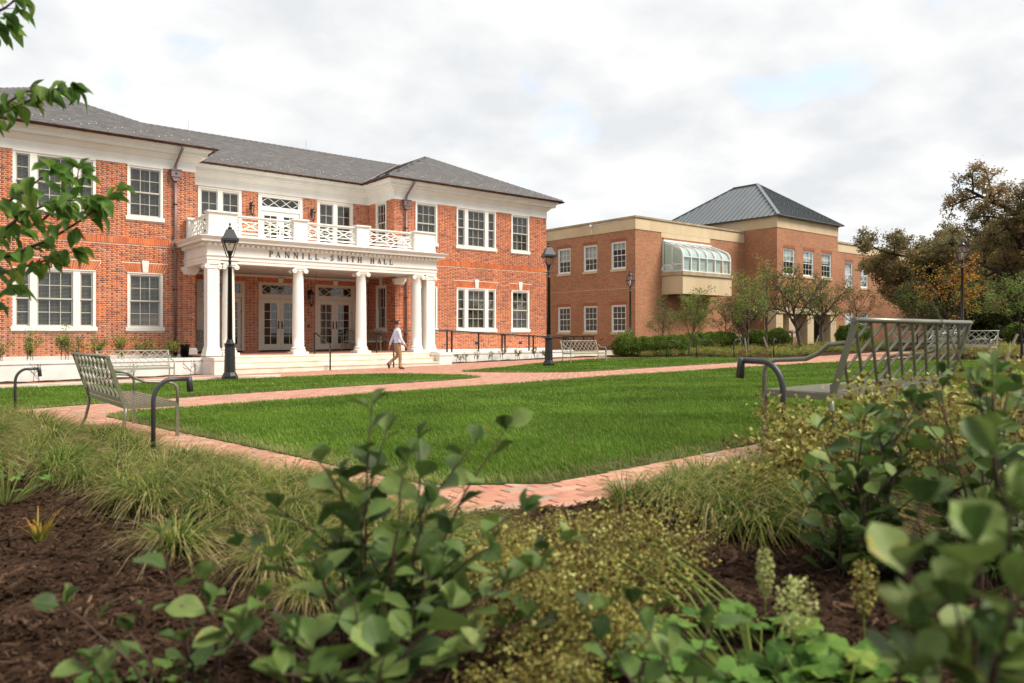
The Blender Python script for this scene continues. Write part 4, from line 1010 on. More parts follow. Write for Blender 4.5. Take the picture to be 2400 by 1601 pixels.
# parapet band of precast panels
def panels(fr, u0, u1, z0, z1, step, parent, o=.03, ph=0):
    base = MB(fr); base.box(u0+.045, u1-.01, -.2, o-.012, z0+.001, z1-.001); base = base.build('parapet', M['beige2'], parent); u = u0; k = 0
    while u < u1-.02:
        e = min(u+step, u1); p = MB(fr); p.box(u+.004, e-.004, -.15, o, z0+.003, z1-.003); p.build('precast_panel', M['beige'], base); u = e
    return base
pa = panels(fX(XB), YB-.03, 48, 7.58, 8.22, 2.4, ann); pb = panels(fY(YB), XB-.03, XT0-.02, 7.58, 8.22, 1.42, ann)
cp = MB(); cp.sweep([(XB, 48), (XB, YB), (XT0-.02, YB)], [(-.3, 8.22), (.05, 8.225), (.055, 8.27), (.09, 8.275), (.10, 8.38), (-.3, 8.40)]); cp.build('coping', M['beige2'], ann)
p = panels(fY(YB), 36.25, 41.25, 7.265, 7.577, 1.42, ann, .028)
b = MB(); b.lathe((XB-.12, YB+3.6, 8.1), [(.1, -.06), (.12, 0), (.1, .1)], 8); b.bar((XB-.05, YB+4.4, 8.16), (XB-.05, YB+1.4, 8.20), .03, .03); b.bar((XB-.05, YB+3.6, 8.1), (XB-.05, YB+3.6, 7.6), .03, .03); b.build('flood_light', M['wframe'], ann)
# glazed bay on a beige box
BX0, BX1, BY = 36.33, 41.32, 28.2
bx = MB(); bx.box(BX0+.03, BX1-.03, BY+.03, YB-.01, 3.76, 4.85); bay = bx.build('glazed_bay', M['beige2'], ann)
for i in range(4):
    a, c = BX0+(BX1-BX0)*i/4, BX0+(BX1-BX0)*(i+1)/4; q = MB(); q.box(a+.004, c-.004, BY, BY+.06, 3.74, 4.87); q.build('precast_panel', M['beige'], bay)
q = MB(); q.box(BX0, BX0+.06, BY+.064, YB-.004, 3.742, 4.868); q.build('precast_panel', M['beige'], bay); q = MB(); q.box(BX1-.06, BX1, BY+.064, YB-.004, 3.742, 4.868); q.build('precast_panel', M['beige'], bay)
q = MB(); q.box(BX0-.07, BX1+.07, BY-.08, YB-.002, 4.872, 5.10); q.build('bay_coping', M['beige2'], bay)
prof = [(.06, 5.10), (.06, 6.02)] + [(.06+.62*(1-math.cos(R(a))), 6.02+.62*math.sin(R(a))) for a in (15, 30, 45, 60, 72)] + [(1.58, 7.05)]
for i in range(7):
    x = BX0+.08+(BX1-BX0-.16)*i/6; q = MB()
    for (y0, z0), (y1, z1) in zip(prof[:-1], prof[1:]): q.bar((x, BY+y0, z0), (x, BY+y1, z1), .055 if i not in (0, 6) else .10, .07, up=(1, 0, 0))
    q.build('glazing_rib', M['alu'], bay)
q = MB(); x0, x1 = BX0+.06, BX1-.06
for z, w in ((5.13, .07), (6.0, .06)): q.bar((x0, BY+.06, z), (x1, BY+.06, z), .07, w)
q.bar((x0, YB-.05, 7.08), (x1, YB-.05, 7.08), .12, .10); q.bar((x0, BY+.95, 6.74), (x1, BY+.95, 6.74), .05, .05)
for z in (5.14, 5.55): q.bar((x0+.02, BY+.06, z), (x0+.02, YB-.02, z), .06, .07)
q.bar((x0+.02, BY+.85, 5.12), (x0+.02, BY+.85, 6.72), .06, .06); q.bar((x0+.02, YB-.04, 5.12), (x0+.02, YB-.04, 7.05), .06, .06); q.build('glazing_frame', M['alu'], bay)
M['bayglass'] = glass_mat('bay_glass', (.86, .93, .91), 1.6, .02)
M['bayshade'] = mat('white_bay_shade', (.80, .86, .84), (.74, .80, .79), 2, rough=.6, trans=.4)
for i in range(6):
    xa, xb = BX0+.11+(BX1-BX0-.16)*i/6, BX0+.05+(BX1-BX0-.16)*(i+1)/6
    g = MB()
    for (y0, z0), (y1, z1) in zip(prof[:-1], prof[1:]): g.poly([(xa, BY+y0, z0), (xb, BY+y0, z0), (xb, BY+y1, z1), (xa, BY+y1, z1)])
    g.build('pane', M['bayglass'], bay)
    s = MB(); s.poly([(xa+.02, BY+.14, 5.16), (xb-.1, BY+.14, 5.16), (xb-.1, BY+.14, 5.96), (xa+.02, BY+.14, 5.96)])
    for (y0, z0), (y1, z1) in zip(prof[1:-1], prof[2:]): s.poly([(xa+.01, BY+y0+.07, z0-.06), (xb-.01, BY+y0+.07, z0-.06), (xb-.01, BY+y1+.07, z1-.06), (xa+.01, BY+y1+.07, z1-.06)])
    for k in range(4): z = 5.18+k*.2; s.bar((xa+.02, BY+.13, z), (xb-.1, BY+.13, z), .01, .015)
    s.build('bay_shade', M['bayshade'], bay)
g = MB(); xq = x0+.02; pts = [(BY+.06, 5.6), (BY+.06, 6.0)]+[(BY+y, z) for y, z in prof[2:]]+[(YB-.02, 5.6)]; g.poly([(xq, y, z) for y, z in pts]); g.build('pane', M['glass'], bay)
g = MB(); g.poly([(xq, BY+.1, 5.18), (xq, BY+.8, 5.18), (xq, BY+.8, 5.5), (xq, BY+.1, 5.5)]); g.build('pane', M['glass'], bay)
g = MB()
for p, q2 in (((BY+.9, 5.5), (BY+1.55, 5.5)), ((BY+.9, 5.2), (BY+1.55, 5.2)), ((BY+.9, 5.2), (BY+.9, 5.5)), ((BY+1.55, 5.2), (BY+1.55, 5.5))):
    f = lambda y, z: (xq-(5.5-z)*.5-.02, y, z); g.bar(f(*p), f(*q2), .04, .04)
g.build('open_vent', M['alu'], bay)
s = MB(); s.box(BX0+.2, BX1-.2, YB-.06, YB-.03, 5.1, 6.9); s.build('bay_back', M['shade'], bay)
# ---- tower
WT = []
for pa_, pb_ in ((1836.2, 1863), (1882.7, 1907.6), (1925.7, 1949.3)):
    u = []
    for p in (pa_, pb_): t = (p-1200)/FPX; D = YT/(FW[1]+t*RT[1]); u.append((FW[0]+t*RT[0])*D)
    WT.append((round((u[0]+u[1])/2, 2), round(u[1]-u[0], 2)))
ZW0, ZW1 = 5.33, 7.12
holes = [(u-w/2, u+w/2, ZW0, ZW1) for u, w in WT]
b = MB(fY(YT)); wall_mesh(b, XT0, XT1, 3.05, 8.43, holes, o=0, t=.2); b.fr = fX(XT0); wall_mesh(b, YT+.001, 40, 3.05, 8.43, [], o=0, t=.2); wall_mesh(b, YT+1.0, 40, -.5, 3.05, [], o=-.3, t=.2)
b.fr = None; b.poly([(XT1, YT, 3.05), (XT1, 40, 3.05), (XT1, 40, 8.43), (XT1, YT, 8.43)])
b.build('brick_wall', M['fbrick'], ann)
for i, (u, w) in enumerate(WT): plain_win(fY(YT), u, w, ZW0, ZW1, ann, (.5, .42, .42)[i])
tb = panels(fX(XT0), YT-.03, 40, 8.43, 9.10, 2.2, ann); panels(fY(YT), XT0-.03, XT1+.02, 8.43, 9.10, 1.65, ann)
cp = MB(); cp.sweep([(XT0, 40), (XT0, YT), (XT1, YT), (XT1, 40)], [(-.2, 9.10), (.05, 9.10), (.06, 9.14), (.10, 9.15), (.10, 9.2), (-.2, 9.2)]); cp.build('coping', M['beige2'], ann)
ex = .32; rx0, rx1, ry0 = XT0-ex, XT1+ex, YT-ex; xm = (rx0+rx1)/2; rn = (rx1-rx0)/2; zr, ze = 12.42, 9.2; yr0, yr1 = ry0+rn, 33.4; ry1 = yr1+rn
r = MB(); r.poly([(rx0, ry0, ze), (rx1, ry0, ze), (xm, yr0, zr)]); r.poly([(rx0, ry1, ze), (rx0, ry0, ze), (xm, yr0, zr), (xm, yr1, zr)]); r.poly([(rx1, ry0, ze), (rx1, ry1, ze), (xm, yr1, zr), (xm, yr0, zr)]); r.poly([(rx1, ry1, ze), (rx0, ry1, ze), (xm, yr1, zr)])
r.poly([(rx0, ry0, ze-.01), (rx0, ry1, ze-.01), (rx1, ry1, ze-.01), (rx1, ry0, ze-.01)])
tr = r.build('tower_roof', M['metalroof'], ann)
M['seam'] = mat('seam_metal', (.10, .11, .115), rough=.5, metal=.3)
def seam(p, q): b = MB(); b.bar(p, q, .035, .06); b.build('standing_seam', M['seam'], tr)
y = ry0+.35
while y < ry1:
    h = min(y-ry0, ry1-y, rn); p0 = Vector((rx0, y, ze+.02)); seam(p0, (rx0+h, y, ze+.02+h*(zr-ze)/rn)); y += .42
x = rx0+.3
while x < rx1:
    h = min(x-rx0, rx1-x, rn); seam((x, ry0, ze+.02), (x, ry0+h, ze+.02+h*(zr-ze)/rn)); x += .30
b = MB()
for k, v in enumerate((.7, 1.7, 2.7)):
    x = rx0+.45
    while x < rx1:
        if min(x-rx0, rx1-x) > v+.2: zc = ze+v*(zr-ze)/rn; b.box(x-.05, x+.05, ry0+v-.03, ry0+v+.03, zc, zc+.12)
        x += .60
tag(b.build('snow_guards', M['seam'], tr), kind='stuff')
for p, q in (((rx0, ry0, ze+.03), (xm, yr0, zr+.03)), ((rx1, ry0, ze+.03), (xm, yr0, zr+.03)), ((xm, yr0, zr+.03), (xm, yr1, zr+.03)), ((rx0, ry1, ze+.03), (xm, yr1, zr+.03))):
    b = MB(); b.bar(p, q, .22, .05); b.build('ridge_cap', M['metalroof'], tr)
# entrance of beige piers below the tower
for x in (XT0+.35, 47.1, 49.5, 52.7):
    b = MB(); b.box(x-.42, x+.42, YT+.02, YT+.9, -.4, 2.0); b.box(x-.42, x+.42, YT+.02, YT+.9, 2.008, 3.0); b.build('entrance_pier', M['beige'], ann)
b = MB(); b.box(XT0-.05, XT1+.05, YT-.05, YT+.95, 2.7, 3.12); b.build('entrance_beam', M['beige'], ann)
b = MB(); b.box(XT0+.3, XT1, YT+2.4, YT+2.5, -.4, 3.2); b.build('entrance_wall', M['fbrick'], ann)
for x in (46.2, 48.3, 50.9): b = MB(fY(YT+2.39)); b.box(x-.5, x+.5, 0, .03, .1, 2.4); b.build('entrance_door', M['dark'], ann)
# ---- wing beyond the tower
YW = 28.5; holes = []
WW_ = []
for pa_, pb_ in ((1980.5, 1998.8), (2017, 2034.5)):
    u = []
    for p in (pa_, pb_): t = (p-1200)/FPX; D = YW/(FW[1]+t*RT[1]); u.append((FW[0]+t*RT[0])*D)
    WW_.append(((u[0]+u[1])/2, u[1]-u[0]))
holes = [(u-w/2, u+w/2, a, c) for u, w in WW_ for a, c in ((5.0, 6.95), (1.4, 3.1))]
b = MB(fY(YW)); wall_mesh(b, XT1-.1, 75, -.4, 7.62, holes, o=0, t=.2); b.build('brick_wall', M['fbrick'], ann)
panels(fY(YW), XT1-.1, 75, 7.62, 8.27, 2.0, ann); b = MB(fY(YW)); b.box(XT1-.1, 75, -.2, .10, 8.27, 8.42); b.build('coping', M['beige2'], ann)
for u, w in WW_:
    plain_win(fY(YW), u, w, 5.0, 6.95, ann, .3); plain_win(fY(YW), u, w, 1.4, 3.1, ann, 0)
# ============================================================ BENCHES, LAMPS, RAILINGS, PERSON
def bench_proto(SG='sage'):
    Lb = 1.95; h = Lb/2; zs = .44; t = root('lattice_bench')
    b = MB()
    for y in (-.26, .24): b.bar((-h, y, zs-.02), (h, y, zs-.02), .03, .045)
    for x in (-h, h): b.bar((x, -.275, zs-.02), (x, .255, zs-.021), .03, .046)
    b.bar((0, -.24, zs-.03), (0, .22, zs-.03), .025, .02); b.build('seat_frame', M[SG], t)
    for i in range(8): y = -.228+i*.060; s = MB(); s.box(-h+.016, h-.016, y-.022, y+.022, zs-.006, zs+.006); s.build('seat_slat', M[SG], t)
    def bk(x, k): return (x, .245+.17*k, zs+.03+.47*k)          # point on the leaning back
    for x in (-h, h):
        s = MB(); s.bar((x, .245, zs-.04), bk(x, 1), .034, .034, up=(1, 0, 0)); s.build('back_post', M[SG], t)
        s = MB(); s.tube([(x, .245, zs-.03), (x, .25, .30), (x, .285, .14), (x, .35, .0)], [.019, .018, .017, .016], 6); s.build('leg', M[SG], t)
        s = MB(); s.bar((x, -.262, 0), (x, -.262, zs-.02), .032, .032, up=(1, 0, 0)); s.box(x-.03, x+.03, -.29, -.235, 0, .012); s.build('leg', M[SG], t)
        s = MB(); s.tube([(x, -.262, zs-.02), (x, -.264, zs+.12), (x, -.255, zs+.165), (x, -.225, zs+.20), (x, -.17, zs+.218), (x, -.05, zs+.225), (x, .06, zs+.232), (x, .15, zs+.27), (x, .23, zs+.335), (x, bk(x, .68)[1], bk(x, .68)[2])], .0165, 8); s.build('armrest', M[SG], t)
    s = MB(); s.tube([bk(-h-.03, 1), bk(h+.03, 1)], .0185, 10); s.build('top_rail', M[SG], t)
    s = MB(); s.bar(bk(-h, .03), bk(h, .03), .028, .04); s.build('bottom_rail', M[SG], t)
    n = 9; sp_ = Lb/n; run = 2.0*sp_
    for sg_ in (1, -1):
        for i in range(-3, n+4):
            x0 = -h+i*sp_; x1 = x0+sg_*run; k0, k1 = .05, .97
            a, c = x0, x1; ka, kc_ = k0, k1
            def cut(xx): return k0+(k1-k0)*(xx-x0)/(x1-x0)
            lo, hi = -h+.012, h-.012
            if max(a, c) <= lo or min(a, c) >= hi: continue
            if a < lo: ka = cut(lo); a = lo
            if a > hi: ka = cut(hi); a = hi
            if c > hi: kc_ = cut(hi); c = hi
            if c < lo: kc_ = cut(lo); c = lo
            if abs(kc_-ka) < .06: continue
            s = MB(); off = .003 if sg_ > 0 else -.003
            p, q = Vector(bk(a, ka)), Vector(bk(c, kc_)); p.y += off; q.y += off
            s.bar(p, q, .013, .017, up=(0, .94, -.34)); s.build('lattice_bar', M[SG], t)
    return t
bp_ = bench_proto(); bpp = bench_proto('sage_lit'); GB_ = 'sage green lattice benches'
def gloc(x, y, dz=0): return (x, y, gz(x, y)+dz)
# front of the prototype looks to -Y
place(bp_, True, gloc(5.87, 2.80, .005), R(180), 1, 'large sage metal bench seen from behind at right, seat toward the lawn', GB_, 'bench')
bpL = [((1.93, 8.95), R(90), .94, -.03, 'sage metal bench standing on the path at left, its back to the grass bed'),
       ((5.38, 24.05), 0, 1.0, -.05, 'pale bench facing the viewer in front of the white planter wall'),
       ((21.1, 21.2), R(-4), .95, 0, 'pale bench on the lawn beside the second black lamp post'),
       ((35.75, 24.1), R(-3), .98, 0, 'small far bench in front of the boxwood hedge'),
       ((27.45, 9.85), R(-90), 1.02, .02, 'pale bench facing the lawn at the far right behind the big bench'),
       ((38.6, 15.8), R(-40), .98, 0, 'far bench seen through the big bench, left one of two'),
       ((41.0, 15.0), R(-35), .98, 0, 'far bench seen through the big bench, right one of two'),
       ((16.55, 31.1), R(-50), .98, 0, 'bench on the porch beside the right hand door'),
       ((9.25, 31.0), R(45), .98, 0, 'bench on the porch behind the left columns')]
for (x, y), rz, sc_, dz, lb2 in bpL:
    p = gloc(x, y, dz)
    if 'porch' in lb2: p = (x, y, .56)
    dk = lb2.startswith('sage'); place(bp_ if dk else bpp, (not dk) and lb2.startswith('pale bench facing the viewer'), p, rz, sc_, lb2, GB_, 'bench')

def lamp_big():
    t = root('lamp_post'); b = MB()
    b.lathe((0, 0, 0), [(.215, 0), (.215, .135), (.20, .145), (.165, .225), (.152, .24), (.135, .965), (.150, .975), (.150, .99), (.135, 1.0), (.160, 1.035), (.160, 1.05), (.11, 1.075), (.105, 1.09), (.08, 1.17)], 8, rot=R(22.5), sm=False); b.build('lamp_base', M['black'], t)
    b = MB(); b.lathe((0, 0, 0), [(.074, 1.165), (.056, 3.18), (.066, 3.19), (.066, 3.23), (.052, 3.24), (.036, 3.26), (.034, 3.36), (.042, 3.37), (.042, 3.41), (.034, 3.42), (.034, 3.52), (.05, 3.55), (.06, 3.60), (.08, 3.64), (.08, 3.67), (.0, 3.67)], 12); b.build('pole', M['black'], t)
    b = MB(); b.tube([(-.235, .05, 3.395), (0, 0, 3.39), (.235, -.05, 3.385)], [.008, .016, .008], 8); b.build('ladder_rest', M['black'], t)
    q = R(20); c4 = [(math.cos(q+R(90*k)), math.sin(q+R(90*k))) for k in range(4)]
    b = MB()
    for x, y in c4:
        b.bar((x*.10, y*.10, 3.67), (x*.225, y*.225, 3.955), .02, .02)
        b.tube([(x*.05, y*.05, 3.50), (x*.11, y*.11, 3.52), (x*.16, y*.16, 3.62), (x*.285, y*.285, 3.95)], .009, 6)
    for k in range(4):
        x, y = c4[k]; x2, y2 = c4[(k+1) % 4]; b.bar((x*.10, y*.10, 3.675), (x2*.10, y2*.10, 3.675), .02, .02); b.bar((x*.222, y*.222, 3.945), (x2*.222, y2*.222, 3.945), .02, .03)
    b.build('lantern_frame', M['iron'], t)
    for k in range(4):
        x, y = c4[k]; x2, y2 = c4[(k+1) % 4]; g = MB(); g.poly([(x*.095, y*.095, 3.68), (x2*.095, y2*.095, 3.68), (x2*.216, y2*.216, 3.94), (x*.216, y*.216, 3.94)]); g.build('pane', M['lampglass'], t)
    b = MB(); b.lathe((0, 0, 0), [(.315, 3.95), (.325, 3.955), (.325, 4.015), (.295, 4.03), (.285, 4.03), (.145, 4.27), (.135, 4.285), (.0, 4.29)], 4, rot=q, sm=False); b.build('lantern_hood', M['iron'], t)
    b = MB(); b.lathe((0, 0, 4.27), [(.05, 0), (.05, .03), (.062, .05), (.055, .075), (.03, .09), (.015, .10), (.014, .13), (.022, .14), (.03, .165), (.03, .18), (.018, .195), (.012, .21), (.0, .23)], 12); b.build('finial', M['black'], t)
    return t
lp = lamp_big()
place(lp, True, gloc(7.22, 21.45), R(8), (1.02, 1.02, 1.0), 'tall black lamp post in front of the left porch columns', 'lantern lamp posts', 'lamp post')
place(lp, False, gloc(18.02, 19.93), R(0), (1.0, 1.0, 1.0), 'black lamp post standing on grass at the gap between the two buildings', 'lantern lamp posts', 'lamp post')
def lamp_small():
    t = root('lamp_post'); b = MB()
    b.lathe((0, 0, 0), [(.20, 0), (.20, .12), (.15, .18), (.125, .85), (.145, .9), (.085, .98), (.06, 1.05), (.048, 3.25), (.06, 3.27), (.06, 3.31), (.04, 3.33), (.035, 3.52), (.06, 3.55)], 10); b.build('pole', M['black'], t)
    b = MB(); b.tube([(-.15, 0, 3.42), (.15, 0, 3.42)], .012, 6); b.build('ladder_rest', M['black'], t)
    b = MB(); n = 6
    for k in range(n):
        a, a2 = 2*math.pi*k/n, 2*math.pi*(k+1)/n; P = lambda r_, z, A: (r_*math.cos(A), r_*math.sin(A), z)
        b.bar(P(.10, 3.56, a), P(.235, 3.86, a), .018, .018); b.bar(P(.235, 3.86, a), P(.10, 4.12, a), .018, .018); b.bar(P(.235, 3.86, a), P(.235, 3.86, a2), .02, .035); b.bar(P(.10, 3.57, a), P(.10, 3.57, a2), .018, .018)
        g = MB(); g.poly([P(.1, 3.57, a), P(.1, 3.57, a2), P(.23, 3.85, a2), P(.23, 3.85, a)]); g.build('pane', M['lampglass'], t)
        g = MB(); g.poly([P(.23, 3.87, a), P(.23, 3.87, a2), P(.10, 4.11, a2), P(.10, 4.11, a)]); g.build('pane', M['lampglass'], t)
    b.build('lantern_frame', M['iron'], t)
    b = MB(); b.lathe((0, 0, 4.1), [(.13, 0), (.13, .03), (.09, .08), (.05, .13), (.06, .16), (.03, .19), (.035, .23), (.015, .27), (0, .33)], 10); b.build('finial', M['black'], t)
    b = MB(); b.lathe((0, 0, 3.6), [(.02, 0), (.035, .12), (.03, .25), (.0, .3)], 8); b.build('burner', M['shade'], t)
    return t
ls = lamp_small(); p = on_ground(1477, 38.0); place(ls, True, p, 0, 1, 'slim black lamp post before the corner of the brown brick building', 'globe lamp posts', 'lamp post')
p = on_ground(2255, 27.5); place(ls, False, p, .4, 1.0, 'slim black lamp post rising behind the yellow young tree', 'globe lamp posts', 'lamp post')
def hook_proto():
    t = root('path_light'); b = MB(); pts = [(0, 0, -.05), (0, 0, .46)]+[(.13*(1-math.cos(R(a))), 0, .46+.16*math.sin(R(a))) for a in range(10, 91, 10)]+[(.24, 0, .622)]
    b.tube(pts, .017, 10); b.build('stake', M['iron'], t)
    b = MB(); b.tube([(.235, 0, .622), (.275, 0, .617)], .015, 8); b.tube([(.262, 0, .637), (.262, 0, .60), (.268, 0, .52)], [.018, .0225, .0235], 12); b.build('lamp_head', M['iron'], t); return t
hk = hook_proto(); GH = 'hooked black path lights'
def hook(first, x, y, rz, s, lb2): place(hk, first, gloc(x, y, .02), rz, s, lb2, GH, 'path light')
hook(True, 1.50, 6.18, R(2), 1.02, 'large black hooked path light before the sage bench at left')
hook(False, 1.20, 12.1, R(-4), 1.06, 'black hooked path light at the far left edge')
hook(False, 4.10, 2.44, R(92), 1.08, 'black hooked path light in front of the big bench at right')
for i, (px, D, lb2) in enumerate(((1562, 33, 'leftmost small path light in the far flower bed'), (1633, 32, 'second small path light from the left in the far flower bed'), (1720, 31.5, 'small path light below the far bench'), (1813, 31, 'rightmost small path light in the far flower bed'))):
    p = on_ground(px, D); hook(False, p.x, p.y, R(-60+25*i), 1.25, lb2)
# railing and stairs between the buildings
rl = root('iron_railing', (27.2, 27.9, .2), 'black iron railing on the low wall between the two brick buildings', 'railing')
b = MB(); b.box(26.92, 30.2, 27.92, 28.2, -.3, .42); b.build('low_wall', M['lime'], rl)
b = MB(); b.bar((26.3, 28.05, 1.18), (28.6, 28.05, 1.18), .06, .05); b.bar((26.3, 28.05, .52), (28.6, 28.05, .52), .04, .03); b.build('top_rail', M['black'], rl)
x = 26.35; k = 0
while x < 28.6:
    w = .05 if k % 7 == 0 else .018; p = MB(); p.bar((x, 28.05, .40), (x, 28.05, 1.17), w, w); p.build('baluster', M['black'], rl); x += .105; k += 1
b = MB(); b.bar((29.0, 27.6, .55), (30.4, 27.6, 1.03), .04, .05); b.bar((30.4, 27.6, 1.03), (30.75, 27.6, 1.03), .04, .05); b.bar((30.7, 27.6, .1), (30.7, 27.6, 1.03), .045, .045); b.bar((29.05, 27.6, .1), (29.05, 27.6, .58), .045, .045); b.bar((28.9, 28.0, 1.0), (29.2, 27.9, 1.05), .04, .04); b.build('stair_rail', M['black'], rl)
b = MB(); b.bar((29.3, 28.3, .52), (31.3, 28.3, .52), .04, .04)
for i in range(16): b.bar((29.35+i*.12, 28.3, .15), (29.35+i*.12, 28.3, .52), .016, .016)
b.build('low_rail', M['black'], rl)
b = MB(); b.box(30.2, 34, 27.2, 27.45, 0, .30); tag(b.build('low_garden_wall', M['lime']), 'low pale stone wall edging the hedge bed', 'wall')
# litter bin by the far entrance
p = on_ground(1851, 44.0); t = root('litter_bin', p, 'brown litter bin with dark domed frame by the far entrance', 'bin')
M['aggregate'] = mat('brown_aggregate', (.30, .20, .13), (.22, .145, .09), 30, rough=.95)
b = MB(); b.box(p.x-.33, p.x+.33, p.y-.33, p.y+.33, p.z, p.z+.72); b.build('bin_body', M['aggregate'], t)
b = MB()
for sx in (-.35, .35):
    for sy in (-.35, .35): b.bar((p.x+sx, p.y+sy, p.z), (p.x+sx, p.y+sy, p.z+.98), .07, .07)
b.lathe((p.x, p.y, p.z), [(.53, .92), (.53, .98), (.44, 1.05), (.2, 1.09), (0, 1.10)], 4, rot=R(45)); b.build('bin_frame', M['bronze'], t)
# parked car glimpsed behind the hedge
def car():
    p = on_ground(2335, 62); t = root('parked_car', p, 'dark car parked far off behind the hedge at right', 'car', rotz=R(-30)); W_ = WORLD[t.name]
    M['carpaint'] = mat('dark_car_paint', (.02, .021, .024), rough=.2, spec=.6); M['tyre'] = mat('tyre', (.015, .015, .015), rough=.9); M['rim'] = mat('rim', (.4, .4, .42), rough=.3, metal=.8)
    def T(u, o, z): return tuple(W_ @ Vector((u, o, z)))
    b = MB(T); b.prism([(-2.2, .3), (2.2, .3), (2.25, .65), (2.1, .85), (1.2, .95), (.55, 1.42), (-.9, 1.45), (-1.7, 1.0), (-2.2, .95)], lambda x, z: (x, -.85, z), lambda x, z: (x, .85, z)); bd = b.build('body', M['carpaint'], t)
    for y in (-.856, .856):
        g = MB(T); g.poly([(1.0, y, .98), (.5, y, 1.37), (-.1, y, 1.38), (-.1, y, .98)]); g.build('window', M['glass'], bd); g = MB(T); g.poly([(-.2, y, .98), (-.2, y, 1.38), (-.85, y, 1.38), (-1.45, y, 1.0)]); g.build('window', M['glass'], bd)
        for x in (-1.35, 1.35):
            w = MB(T); s = 1 if y > 0 else -1; w.tube([(x, y-.1*s, .32), (x, y+.06*s, .32)], .32, 18); wh = w.build('wheel', M['tyre'], t); w = MB(T); w.tube([(x, y+.05*s, .32), (x, y+.075*s, .32)], .19, 14); w.build('rim', M['rim'], wh)
    for y in (-.6, .6): h = MB(T); h.box(2.2, 2.27, y-.18, y+.18, .62, .76); h.build('headlight', M['lampglass'], t)
car()

